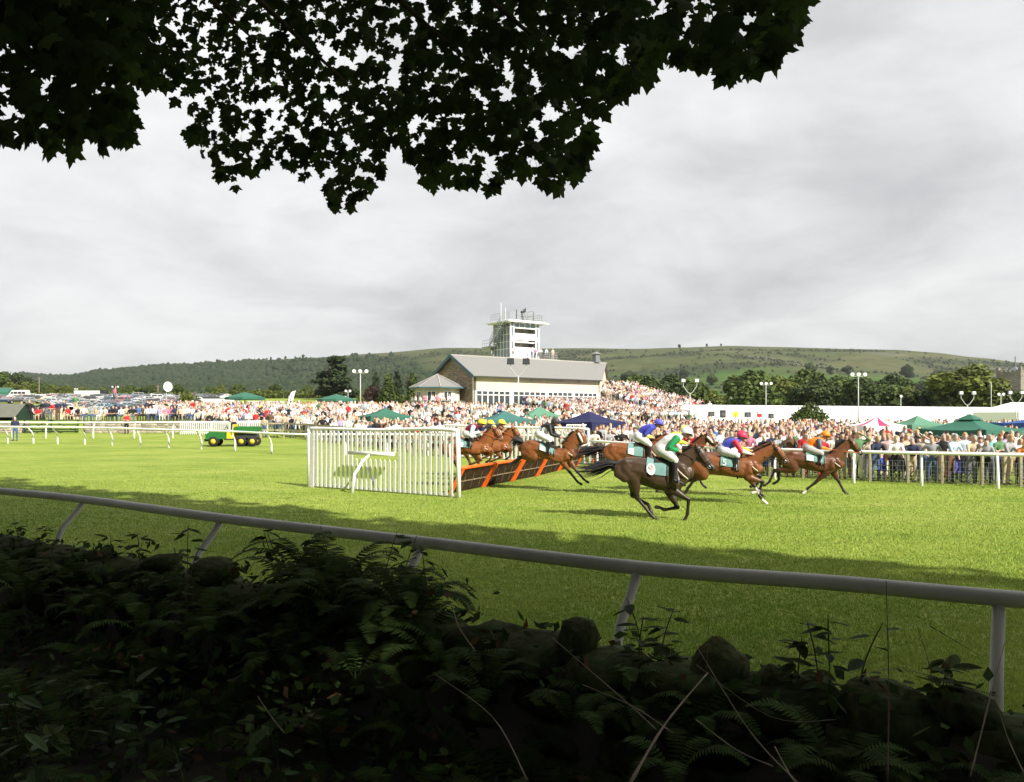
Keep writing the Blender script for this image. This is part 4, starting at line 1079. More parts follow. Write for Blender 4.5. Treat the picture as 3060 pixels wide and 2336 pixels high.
# white picket barrier in front of the left crowd
pk = empty('picket_barrier', on(600, 62.5), 0, 'low white picket barrier in front of the left crowd', 'fence')
a, c = on(540, 62.5), on(800, 62.5); n = 44
MB().bar(a - pk.location + Vector((0, 0, .95)), c - pk.location + Vector((0, 0, .95)), .05, .08).build('rail', PLASTIC, pk)
MB().bar(a - pk.location + Vector((0, 0, .25)), c - pk.location + Vector((0, 0, .25)), .05, .08).build('rail', PLASTIC, pk)
pm = MB().box((0, -.04, .55), (.07, .025, 1.05)).mesh('picket', PLASTIC)
for k in range(n + 1): new_obj('picket', pm, pk, a.lerp(c, k / n) - pk.location)

# ------------------------------------------------------------------ hurdle wings
PAINT = M('old_white_paint', (.76, .76, .72), rough=.55, var=.12, scale=9)
def wing(A, Bp, h, n, label, gap=None):
    A, Bp = Vector(A), Vector(Bp); o = empty('hurdle_wing', A, 0, label, 'fence'); d = Bp - A; L_ = d.length; d.normalize(); nn = Vector((-d.y, d.x, 0))
    Z = lambda z: Vector((0, 0, z))
    sag = [(0, h), (.15, h * 1.0), (.5, h * .99), (.8, h * 1.015), (1, h)]
    MB().tube(smooth_path([d * L_ * t + Z(z) for t, z in sag], 4), .06, 10).build('top_rail', PLASTIC, o, True)
    MB().bar(d * .05 + Z(h * .83), d * (L_ - .1) + Z(h * .82), .05, .09).build('upper_rail', PAINT, o)
    MB().bar(d * .05 + Z(.1), d * (L_ - .02) + Z(.06), .05, .08).build('bottom_rail', PAINT, o)
    MB().tube([Z(h), Z(-.2)], .07, 10).build('end_post', PLASTIC, o, True)
    MB().box(d * .16 + Z(h * .45), (.16, .10, h * .95), Matrix.Rotation(math.atan2(d.y, d.x), 3, 'Z')).build('end_post', PAINT, o)
    MB().tube([d * L_ + Z(h + .02), d * (L_ + .05) + Z(-.2)], .065, 10).build('end_post', PLASTIC, o, True)
    MB().tube([d * (L_ - .26) + Z(h * .80), d * (L_ - .24) + Z(-.1)], .06, 10).build('end_post', PAINT, o, True)
    for i in range(1, n):
        t = i / n; lean = .05 * math.sin(i * 1.7) * .5; p = d * L_ * t; q = d * (L_ * t + lean)
        segs = [(.05, h * .955)]
        if gap and gap[0] < t < gap[1]: segs = [(.05, h * .50), (h * .64, h * .955)]
        for z0, z1 in segs:
            m = MB(); w = .045; R = Matrix.Rotation(math.atan2(d.y, d.x), 3, 'Z')
            a = p.lerp(q, z0 / h) + nn * -.04 + Z(z0); c = p.lerp(q, z1 / h) + nn * -.04 + Z(z1)
            V = [a + R @ Vector((s * w, y, 0)) for s in (-1, 1) for y in (-.012, .012)] + [c + R @ Vector((s * w, y, 0)) for s in (-1, 1) for y in (-.012, .012)] + [c + Z(.05) + R @ Vector((0, y, 0)) for y in (-.012, .012)]
            m.add(V, [(0, 2, 6, 4), (1, 5, 7, 3), (0, 4, 5, 1), (2, 3, 7, 6), (4, 6, 8), (5, 9, 7), (4, 8, 9, 5), (6, 7, 9, 8), (0, 1, 3, 2)]); m.build('picket', PAINT, o)
    if gap:      # short rail on a bent prop in the middle
        a, c = d * L_ * (gap[0] + .005) - nn * .25 + Z(h * .62), d * L_ * (gap[1] + .01) - nn * .25 + Z(h * .615)
        MB().tube([a, c], .062, 10).build('short_rail', PLASTIC, o, True)
        m = d * L_ * (gap[0] + gap[1]) * .5
        MB().tube([m - nn * .27 + Z(h * .60), m - d * .14 - nn * .42 + Z(h * .5), m - d * .30 - nn * .62 + Z(h * .3), m - d * .34 - nn * .70 + Z(-.1)], [.04, .045, .055, .06], 10).build('bent_prop', PLASTIC, o, True)
        MB().tube([d * L_ * .41 + nn * .5 + Z(-.05), d * L_ * .40 + nn * .2 + Z(.75)], .05, 8).build('rear_prop', PLASTIC, o, True)
    return o
WA, WB = gpx(925, 1455), gpx(1368, 1487)
wing(WA, WB, 1.98, 31, 'white picket hurdle wing with a short propped rail in its middle', (.33, .63))
wing(Vector((-3.6, 42.2, gz(-3.6, 42.2))), Vector((3.62, 37.7, gz(3.6, 37.7))), 1.66, 36, 'white picket hurdle wing on the far side behind the jumping horses')

# ------------------------------------------------------------------ hurdles
ORANGE = M('orange_padding', (.80, .13, .015), rough=.55, var=.12, scale=6, spec=.3)
BRUSH = M('birch_twigs', vc=True, rough=.95, var=.35, scale=14, spec=.05)
ASH = M('ash_rail', (.24, .18, .11), rough=.8, var=.2, scale=10)
def hurdle(A, Bp, label, lean=.46, h=.80, seed=0, group='hurdles in a row across the track'):
    A, Bp = Vector(A), Vector(Bp); o = empty('hurdle', A, 0, label, 'hurdle', group); d = Bp - A; L_ = d.length; d.normalize()
    nn = Vector((d.y, -d.x, 0))                # towards the landing side
    if nn.x < 0: nn = -nn
    U = Vector((-nn.x * lean * -1, -nn.y * lean * -1, h))      # leans away over the landing side
    U = Vector((-nn.x * -lean, -nn.y * -lean, h)); foot = -nn * .18
    P = lambda u, k, off=0.0: d * L_ * u + foot + nn * (lean * k) + Vector((0, 0, h * k)) + nn * off
    for u in (.03, .97):
        MB().prism([(-.07, 0), (.07, 0), (.055, 1.0), (-.055, 1.0)], d, P(0, 1) - P(0, 0), nn, .11, P(u, 0, .01)).build('padded_upright', ORANGE, o)
    MB().tube([P(-.01, 1.0, .03), P(1.01, 1.0, .03)], .055, 8).build('padded_top', ORANGE, o, True)
    for k in (.45,): MB().bar(P(.05, k, .05), P(.95, k, .05), .03, .045).build('cross_rail', ASH, o)
    for u in (.25, .5, .75): MB().bar(P(u + .06, 0.1, .07), P(u - .05, .72, .07), .02).build('brace', ASH, o)
    r = np.random.default_rng(seed); n = 3600        # birch brush: fine upright twigs
    u = r.uniform(.04, .96, n); k0 = np.where(r.random(n) < .5, r.uniform(-.02, .25, n), r.uniform(.45, .75, n)); k1 = np.minimum(k0 + r.uniform(.25, .45, n), 1.07)
    off = r.uniform(-.07, .08, n); V = []; c = []
    for i in range(n):
        a = P(u[i], k0[i], off[i]); e = P(u[i] + r.normal(0, .012), k1[i], off[i] + r.normal(0, .02)); w = d * .008
        V += [a - w, a + w, e]; q = r.uniform(.5, 1.3); c += [(.115 * q, .074 * q, .048 * q)] * 3
    BRp = MB(); BRp.prism([(L_ * .04, 0), (L_ * .96, 0), (L_ * .96, .98), (L_ * .04, .98)], d, P(0, 1) - P(0, 0), nn, .05, P(0, 0, -.06), 0, (.05, .032, .022)); 
    BRp.build('brush_backing', BRUSH, o, False, None, None, True)
    me = np_mesh('brush', [tuple(v) for v in V], np.arange(n * 3).reshape(-1, 3), BRUSH, np.array(c)); tag(new_obj('brush', me, o), kind='stuff')
    return o
H0, H1 = Vector((-1.85, 24.5, 0)), Vector((3.05, 36.6, .03)); nh = 5
hl = ['hurdle of brown birch with orange padding nearest the white wing', 'second orange padded hurdle along from the near wing', 'orange padded hurdle directly under the jumping bay horse', 'fourth orange padded hurdle, beyond the jumping bay horse', 'last orange padded hurdle against the far wing']
for i in range(nh): hurdle(H0.lerp(H1, (i + .012) / nh), H0.lerp(H1, (i + .988) / nh), hl[i], seed=i)
hurdle(on(1772, 38.6), on(1880, 38.2), 'spare hurdle lying flat by the rail behind the horses', 1.0, .42, 9, None)

# ------------------------------------------------------------------ left stone wall, gate, shed, viewing steps
def stone_variants(n, seed, mat, dims):
    out = []; r = random.Random(seed)
    for i in range(n):
        b = MB(); b.box((0, 0, 0), dims); V = [Vector(v) for v in b.v]
        for v in V: v.x *= r.uniform(.8, 1.05); v.y *= r.uniform(.8, 1.05); v.z *= r.uniform(.75, 1.05)
        m = MB(); m.add(V, b.f)
        c = sum(V, Vector()) / 8; k = [c + (sum((V[j] for j in f), Vector()) / 4 - c) * 1.12 for f in b.f]   # puff each face a little
        fs = []; VV = V + k
        for fi, f in enumerate(b.f):
            for j in range(4): fs.append((f[j], f[(j + 1) % 4], 8 + fi))
        m2 = MB(); m2.add(VV, fs); out.append(m2.mesh('stone', mat, False))
    return out
LIME = M('limestone', (.36, .32, .25), rough=.9, var=.3, scale=6, bump=.5, obj_var=.35)
SV_ = stone_variants(6, 4, LIME, (.42, .35, .2))
def stone_wall(a, c, h, label, course=.2, dx=.42, name='stone_wall', stones=None, limit=290):
    a, c = Vector(a), Vector(c); o = empty(name, a, math.atan2(c.y - a.y, c.x - a.x), label, 'wall'); L_ = (c - a).length; r = random.Random(int(L_ * 100))
    slope_ = (c.z - a.z) / L_
    b = MB(); b.prism([(0, -.3), (L_, -.3 + c.z - a.z), (L_, h - .1 + c.z - a.z), (0, h - .1)], (1, 0, 0), (0, 0, 1), (0, 1, 0), .3, (0, -.1, 0)); b.build('core', M('wall_core', (.10, .09, .07), rough=1), o)
    n = 0; rows = int(h / course)
    for j in range(rows):
        x = r.uniform(0, .2)
        while x < L_ and n < limit:
            s = new_obj('stone', r.choice(stones or SV_), o, (x + dx / 2, r.uniform(-.10, -.04) + .05, course * (j + .5) + slope_ * x)); s.rotation_euler = (r.uniform(-.06, .06), r.uniform(-.06, .06), r.uniform(-.1, .1))
            k = r.uniform(.85, 1.25); s.scale = (k, 1, r.uniform(.9, 1.1)); x += dx * k; n += 1
    return o
stone_wall((-37.0, 68.9, gz(-37, 68.5)), (-27.0, 68.9, gz(-27.2, 68.5)), 1.15, 'rough limestone retaining wall below the left spectators')
stone_wall((-50, 68.9, gz(-50, 68.5)), (-41.9, 68.9, gz(-41.9, 68.5)), 1.05, 'short piece of limestone wall left of the dark gate', limit=120)
GREENP = M('dark_green_paint', (.02, .045, .03), rough=.5, var=.1)
gt = empty('field_gate', (-41.8, 68.3, gz(-41.8, 68)), 0, 'dark green five-barred field gate set in the stone wall', 'gate')
for i in range(6): MB().bar((0, 0, .12 + i * .2), (4.6, 0, .12 + i * .2), .05, .09).build('bar', GREENP, gt)
for x in (0, 2.3, 4.6): MB().bar((x, -.03, .05), (x, -.03, 1.2), .09, .06).build('stile', GREENP, gt)
for x0, x1 in ((0, 2.3), (4.6, 2.3)): MB().bar((x0, -.06, .15), (x1, -.06, 1.1), .06, .04).build('brace', GREENP, gt)
sh = empty('shed', (-48.2, 70.8, 1.0), 0, 'dark open fronted shed with pitched green-grey roof', 'shed')
ROOFG = M('felt_roof', (.12, .125, .10), rough=.9, var=.15, scale=3)
b = MB()
for s in (-1, 1): b.add([(-4, -1.6, 1.3), (5.0, -1.6, 1.3), (5.0, 0, 2.5), (-4, 0, 2.5)] if s > 0 else [(-4, 1.6, 1.3), (5.0, 1.6, 1.3), (5.0, 0, 2.5), (-4, 0, 2.5)], [(0, 1, 2, 3)])
b.build('roof', ROOFG, sh)
b = MB(); b.add([(4.9, -1.5, .0), (4.9, 1.5, 0), (4.9, 1.5, 1.3), (4.9, 0, 2.42), (4.9, -1.5, 1.3)], [(0, 1, 2, 3, 4)]); b.build('gable_end', GREENP, sh)
b = MB(); b.box((.5, 1.45, .65), (8.8, .1, 1.3)); b.build('back_wall', GREENP, sh)
for x in (-3, 0, 2.5, 4.8): MB().bar((x, -1.5, -.1), (x, -1.5, 1.35), .12).build('post', GREENP, sh)
BLUEM = M('blue_steel', (.10, .19, .27), rough=.5, var=.1)
vs = empty('viewing_steps', on(330, 74), 0, 'blue steel mobile viewing steps with a handrail', 'steps')
for x in (0, 1.6):
    for y in (0, 1.0): MB().bar((x, y, 0), (x, y, 2.4), .06).build('leg', BLUEM, vs)
MB().box((.8, .5, 1.45), (1.7, 1.1, .06)).build('platform', BLUEM, vs)
for y in (0, 1.0): MB().bar((0, y, 2.4), (1.6, y, 2.4), .05).build('handrail', BLUEM, vs); MB().bar((-1.3, y, 0), (0, y, 1.45), .05, .1).build('stringer', BLUEM, vs); MB().bar((-1.3, y, .95), (0, y, 2.4), .05).build('stair_rail', BLUEM, vs)
for i in range(6): MB().box((-1.2 + i * .22, .5, .1 + i * .24), (.24, .95, .04)).build('tread', BLUEM, vs)
# pale boards leaning by the cars
for k, px in enumerate((190, 228)):
    b = MB(); b.box((0, 0, .65), (1.55 if k else 1.9, .06, 1.15)); b.bar((-.6, .05, 0), (-.6, .05, .3), .06); b.bar((.6, .05, 0), (.6, .05, .3), .06)
    tag(b.build('notice_board', M('pale_board', (.70, .60, .42), rough=.7), None, False, on(px, 71.5)), 'pale cream board standing behind the seated spectators', 'board', 'cream boards by the car park')

# ------------------------------------------------------------------ cars in the sloping field
CARG = M('car_glass', (.03, .038, .042), rough=.06, var=.1, spec=.7); TYRE = M('tyre_rubber', (.018, .018, .018), rough=.85, var=.2, scale=20); HUB = M('wheel_metal', (.40, .41, .42), rough=.35, metal=.7)
HLAMP = M('headlamp', (.75, .77, .78), rough=.1); TLAMP = M('tail_lamp', (.45, .02, .02), rough=.2)
PAINTS = {'silver': (.15, .155, .162), 'dark grey': (.045, .048, .052), 'black': (.016, .016, .018), 'navy': (.018, .028, .075), 'red': (.33, .018, .02), 'white': (.70, .70, .69),
          'dark green': (.015, .05, .03), 'blue': (.04, .09, .25), 'maroon': (.12, .012, .02), 'pale blue': (.26, .34, .42), 'gold': (.36, .29, .16)}
def car_paint(c): return M('car_paint_' + c.replace(' ', '_'), PAINTS[c], rough=.4, var=.03, spec=.3, metal=.15 if c in ('silver', 'dark grey', 'gold') else 0)
PROF = {   # side outline of the body below the glass, and of the cabin: (x, z), front of car at -x
 'hatchback': ([(-1.95, .35), (-1.97, .62), (-1.75, .80), (-.95, .95), (1.80, .98), (1.95, .80), (1.97, .36)], [(-.95, .94), (-.25, 1.42), (1.25, 1.46), (1.82, .97)], 3.95),
 'saloon': ([(-2.2, .34), (-2.22, .60), (-2.0, .76), (-1.05, .90), (1.40, .92), (2.1, .92), (2.25, .75), (2.23, .36)], [(-1.05, .89), (-.35, 1.38), (.85, 1.40), (1.65, .92)], 4.4),
 'estate': ([(-2.2, .34), (-2.22, .62), (-2.0, .78), (-1.05, .92), (2.1, .98), (2.25, .78), (2.23, .36)], [(-1.05, .91), (-.35, 1.42), (1.75, 1.46), (2.18, .97)], 4.4),
 'off-roader': ([(-2.1, .45), (-2.15, .80), (-2.0, 1.0), (-1.0, 1.12), (2.05, 1.15), (2.18, 1.0), (2.16, .48)], [(-1.0, 1.1), (-.55, 1.74), (1.95, 1.78), (2.12, 1.13)], 4.3)}
def car_meshes(kind, colour):
    lo, hi, L_ = PROF[kind]; w = .86 if kind != 'off-roader' else .9; b = MB(); n = len(lo)
    def ring(pts, wd): return [(x, s * wd, z) for s in (-1, 1) for x, z in pts]
    # body: two side skins with a slight tumblehome
    V = []
    for s in (-1, 1):
        V += [(x, s * w * (.93 if z < .5 else 1.0), z) for x, z in lo]
    b.add(V, [tuple(range(n)), tuple(range(2 * n - 1, n - 1, -1))] + [(i, n + i, n + (i + 1) % n, (i + 1) % n) for i in range(n)])
    m = len(hi); k = .80
    V = []
    for s in (-1, 1): V += [(x, s * w * (k if z > hi[0][1] + .2 else .97), z) for x, z in hi]
    b.add(V, [tuple(range(m - 1, -1, -1)), tuple(range(m, 2 * m))] + [(i, (i + 1) % m, m + (i + 1) % m, m + i) for i in range(m)])
    body = b.mesh('parked_car', car_paint(colour))
    g = MB(); e = .012          # glazing laid just proud of the cabin
    (x0, z0), (x1, z1), (x2, z2), (x3, z3) = hi
    for s in (-1, 1):
        def sp_(x, z): f = (z - z0) / (z1 - z0); return (x, s * (lerp(w * .97, w * k, min(1, max(0, f))) + e), z)
        xm = (x1 + x2) / 2
        for xa, xb in ((x0, xm), (xm, x3)):
            ta = [(lerp(x0, x1, .15) + .12, z0 + .08), (xm - .05, z0 + .08), (xm - .05, z1 - .07), (x1 + .06, z1 - .07)] if xa == x0 else [(xm + .05, z0 + .08), (lerp(x3, x2, .15) - .12, z0 + .08), (x2 - .06, z1 - .07), (xm + .05, z1 - .07)]
            g.add([sp_(*q) for q in ta], [(0, 1, 2, 3)])
    for (xa, za), (xb, zb), sg in (((x0, z0), (x1, z1), -1), ((x3, z3), (x2, z2), 1)):
        g.add([(lerp(xa, xb, .12) + sg * e, -w * .88, lerp(za, zb, .12) + e), (lerp(xa, xb, .12) + sg * e, w * .88, lerp(za, zb, .12) + e), (lerp(xa, xb, .9) + sg * e, w * .74, lerp(za, zb, .9) + e), (lerp(xa, xb, .9) + sg * e, -w * .74, lerp(za, zb, .9) + e)], [(0, 1, 2, 3)])
    glass = g.mesh('windows', CARG)
    wl_ = []; r = .31 if kind != 'off-roader' else .37
    for x in (-L_ * .31, L_ * .31): wl_.append((x, r))
    lm = MB()
    for s in (-1, 1): lm.box((lo[1][0] + .02, s * w * .68, lo[1][1] + .02), (.08, .36, .14)); lm.box((lo[-2][0] + .0, s * w * .75, lo[-2][1] - .02), (.06, .24, .2), None, 1)
    return body, glass, wl_, lm.mesh('lamps', [HLAMP, TLAMP])
WH = MB(); WH.tube([(0, -.1, 0), (0, .1, 0)], 1.0, 14); WH.tube([(0, -.106, 0), (0, .106, 0)], .58, 12, 1); WHEEL = None
_cm = {}
def parked_car(kind, colour, loc, rz, label, group, parts=True):
    global WHEEL
    if (kind, colour) not in _cm: _cm[(kind, colour)] = car_meshes(kind, colour)
    body, glass, wl_, lm = _cm[(kind, colour)]
    o = new_obj('parked_car', body, None, loc, rz); tag(o, label, 'car', group)
    new_obj('windows', glass, o)
    if parts:
        new_obj('lamps', lm, o)
        if WHEEL is None:
            WHEEL = MB(); WHEEL.tube([(0, -.1, 0), (0, .1, 0)], .31, 14); WHEEL.tube([(0, -.106, 0), (0, .106, 0)], .18, 12, 1); WHEEL = WHEEL.mesh('wheel', [TYRE, HUB])
        for x, r in wl_:
            for s in (-1, 1): q = new_obj('wheel', WHEEL, o, (x, s * .78, r)); q.scale = (r / .31, 1, r / .31)
    return o
rr = random.Random(21); cols = ['silver'] * 5 + ['dark grey'] * 6 + ['black'] * 4 + ['navy'] * 3 + ['red'] * 3 + ['white'] * 2 + ['dark green', 'blue', 'maroon', 'pale blue', 'gold']
ROWS = [150, 156.5, 163, 170, 177, 184, 191, 198, 205.5, 213, 221, 229]; nc = 0
for j, Y in enumerate(ROWS):
    px0, px1 = -60, [470, 520, 540, 560, 570, 580, 590, 600, 620, 650, 680, 700][j]
    x = (px0 - 1530) / F * Y; xe = (px1 - 1530) / F * Y
    while x < xe:
        px = x / Y * F + 1530
        skip = (px < 130 and j < 6) or rr.random() < .05
        y = Y + rr.uniform(-.3, .3) + (x - (330 - 1530) / F * Y) * .05
        if not skip:
            kind = rr.choice(['hatchback'] * 3 + ['saloon', 'estate', 'estate', 'off-roader']); col = rr.choice(cols)
            rz = (0.62 if rr.random() < .75 else 0.62 + math.pi) + rr.uniform(-.06, .06)
            where = 'in the lowest rows of the car park' if j < 3 else ('in the middle rows of the sloping car park' if j < 7 else 'in the top rows of the car park below the hedge')
            parked_car(kind, col, (x, y, gz(x, y)), rz, f'{col} {kind} parked {where}', 'cars parked in the sloping field', j < 8); nc += 1
        x += rr.uniform(2.9, 3.5)
# a few cars glimpsed between the crowd and the pavilion
for px, Y, c, k in ((1215, 112, 'white', 'hatchback'), (1248, 108, 'silver', 'hatchback'), (1266, 112, 'red', 'estate'), (1190, 116, 'dark grey', 'saloon'), (690, 200, 'silver', 'estate'), (1012, 200, 'white', 'estate')):
    parked_car(k, c, on(px, Y), .3, f'{c} {k} parked behind the crowd beside the pavilion' if px > 1100 else f'{c} {k} parked behind the left crowd by a parasol', 'cars behind the crowd', False)
# white van and long lorry at the top
def van(px, Y, rz, label):
    p = on(px, Y); o = empty('van', p, rz, label, 'van'); Wp = car_paint('white')
    b = MB(); pf = [(-2.6, .4), (-2.65, .9), (-2.2, 1.15), (-1.5, 2.2), (-1.2, 2.45), (2.6, 2.5), (2.7, 2.2), (2.7, .4)]
    V = [(x, s * .98 * (.9 if z > 2.2 else 1), z) for s in (-1, 1) for x, z in pf]; n = len(pf)
    b.add(V, [tuple(range(n)), tuple(range(2 * n - 1, n - 1, -1))] + [(i, n + i, n + (i + 1) % n, (i + 1) % n) for i in range(n)]); b.build('body', Wp, o)
    for x0, x1 in ((-1.75, -.95), (-.8, .2), (.35, 1.3), (1.45, 2.4)):
        for s in (-1, 1): MB().add([(x0 + (.35 if x0 < -1.5 else 0), s * .985, 2.05), (x1, s * .985, 2.05), (x1, s * .992, 1.4), (x0, s * .992, 1.4)], [(0, 1, 2, 3)]).build('window', CARG, o)
    for x in (-1.7, 1.7):
        for s in (-1, 1): m = MB(); m.tube([(x, s * .78, .36), (x, s * .99, .36)], .36, 12); m.build('wheel', TYRE, o)
van(55, 226, .05, 'white minibus parked at the top of the car park beside a green tent')
p = on(270, 236); lo_ = empty('lorry', p, .05, 'long white box lorry with dark cab parked below the hedge', 'lorry')
MB().box((-.5, 0, 1.55), (7.4, 2.3, 1.5)).build('cargo_box', car_paint('white'), lo_); MB().box((4.0, 0, 1.5), (1.7, 2.1, 1.9), None, 0, None, (.85, .95)).build('cab', car_paint('black'), lo_); MB().box((4.4, 0, 2.0), (1.0, 2.13, .6)).build('cab_window', CARG, lo_)
for x in (-3, -1.9, 3.9):
    for s in (-1, 1): m = MB(); m.tube([(x, s * .85, .45), (x, s * 1.12, .45)], .45, 12); m.build('wheel', TYRE, lo_)
MB().box((0, 0, .75), (8.6, .9, .25)).build('chassis', DARKM, lo_)
p = on(8, 228); gtn = empty('ridge_tent', p, .1, 'dark green ridge tent left of the white minibus', 'tent')
MB().prism([(-2.2, 0), (2.2, 0), (2.0, 1.9), (0, 3.1), (-2.0, 1.9)], (0, 1, 0), (0, 0, 1), (1, 0, 0), 6.5, (-4, 0, 0)).build('canvas', C_GREEN, gtn)
MB().bar((-4.2, 0, 3.12), (2.7, 0, 3.12), .1).build('ridge_pole', M('pole_wood'), gtn)
for k, (px, Y, L_, h) in enumerate([(655, 150, 5.0, 1.7), (795, 145, 6, 1.5), (1000, 150, 4, 1.6)]):
    p = on(px, Y); o = empty('trailer', p, 0, ['white flat sided trailer beside the first parasol', 'long pale trailer behind the feather flag', 'white trailer under the second parasol'][k], 'trailer')
    MB().box((0, 0, h / 2 + .6), (L_, 2.2, h)).build('box_body', car_paint('white'), o)
    MB().box((0, 0, .55), (L_ * .9, 1.2, .15)).build('chassis', DARKM, o)
    for x in (-L_ * .15, L_ * .15):
        for s in (-1, 1): m = MB(); m.tube([(x, s * .95, .36), (x, s * 1.12, .36)], .36, 12); m.build('wheel', TYRE, o)

# ------------------------------------------------------------------ green six-wheeled utility vehicle
UV_G = M('green_bodywork', (.018, .135, .03), rough=.4, var=.08, spec=.5); UV_Y = M('yellow_seat', (.72, .50, .03), rough=.5, var=.06)
up = on(692, 50.8); uv = empty('utility_vehicle', up, math.pi + .12, 'green six-wheeled utility vehicle with yellow seats and wheel centres', 'vehicle')
uv.scale = (1.02, 1.0, 1.05)
b = MB(); pf = [(1.4, .42), (1.45, .72), (1.1, .93), (.45, 1.0), (.25, .95), (.2, .45)]; n = len(pf)
V = [(x, s * .62, z) for s in (-1, 1) for x, z in pf]; b.add(V, [tuple(range(n - 1, -1, -1)), tuple(range(n, 2 * n))] + [(i, (i + 1) % n, n + (i + 1) % n, n + i) for i in range(n)]); b.build('bonnet', UV_G, uv)
MB().box((-.05, 0, .42), (.75, 1.15, .1)).build('footwell', DARKM, uv)
b = MB(); b.box((-1.0, 0, .92), (1.35, 1.3, .06)); b.box((-1.0, .64, 1.04), (1.4, .05, .3)); b.box((-1.0, -.64, 1.04), (1.4, .05, .3)); b.box((-.32, 0, 1.04), (.05, 1.3, .3)); b.box((-1.7, 0, 1.04), (.05, 1.3, .3)); b.build('cargo_bed', UV_G, uv)
MB().box((-1.0, 0, .7), (1.2, .8, .4)).build('rear_frame', DARKM, uv)
for s in (-.3, .3): b = MB(); b.box((-.05, s, .82), (.45, .46, .12)); b.box((-.24, s, 1.08), (.1, .44, .5)); b.build('seat', UV_Y, uv)
MB().box((-.03, 0, .62), (.42, 1.1, .32)).build('seat_base', UV_Y, uv)
b = MB(); b.tube([(.42, .3, .95), (.25, .3, 1.15)], .02, 6); b.tube([(.2 + .03 * math.cos(a), .3 + .16 * math.sin(a), 1.17 + .12 * math.cos(a)) for a in np.linspace(0, 6.28, 12)], .018, 6); b.build('steering_wheel', DARKM, uv)
b = MB(); b.box((1.47, 0, .38), (.12, 1.0, .16)); b.build('bumper', DARKM, uv)
for s in (-.4, .4): MB().box((1.36, s, .78), (.14, .22, .1)).build('headlight', HLAMP, uv)
for x in (.95, -.72, -1.38):
    for s in (-.58, .58):
        m = MB(); m.tube([(x, s - .13, .3), (x, s - .1, .3), (x, s + .1, .3), (x, s + .13, .3)], [.22, .3, .3, .22], 18); w = m.build('wheel', TYRE, uv, True)
        m = MB(); m.tube([(x, s - .14, .3), (x, s + .14, .3)], .15, 12); m.build('rim', UV_Y, w, True)

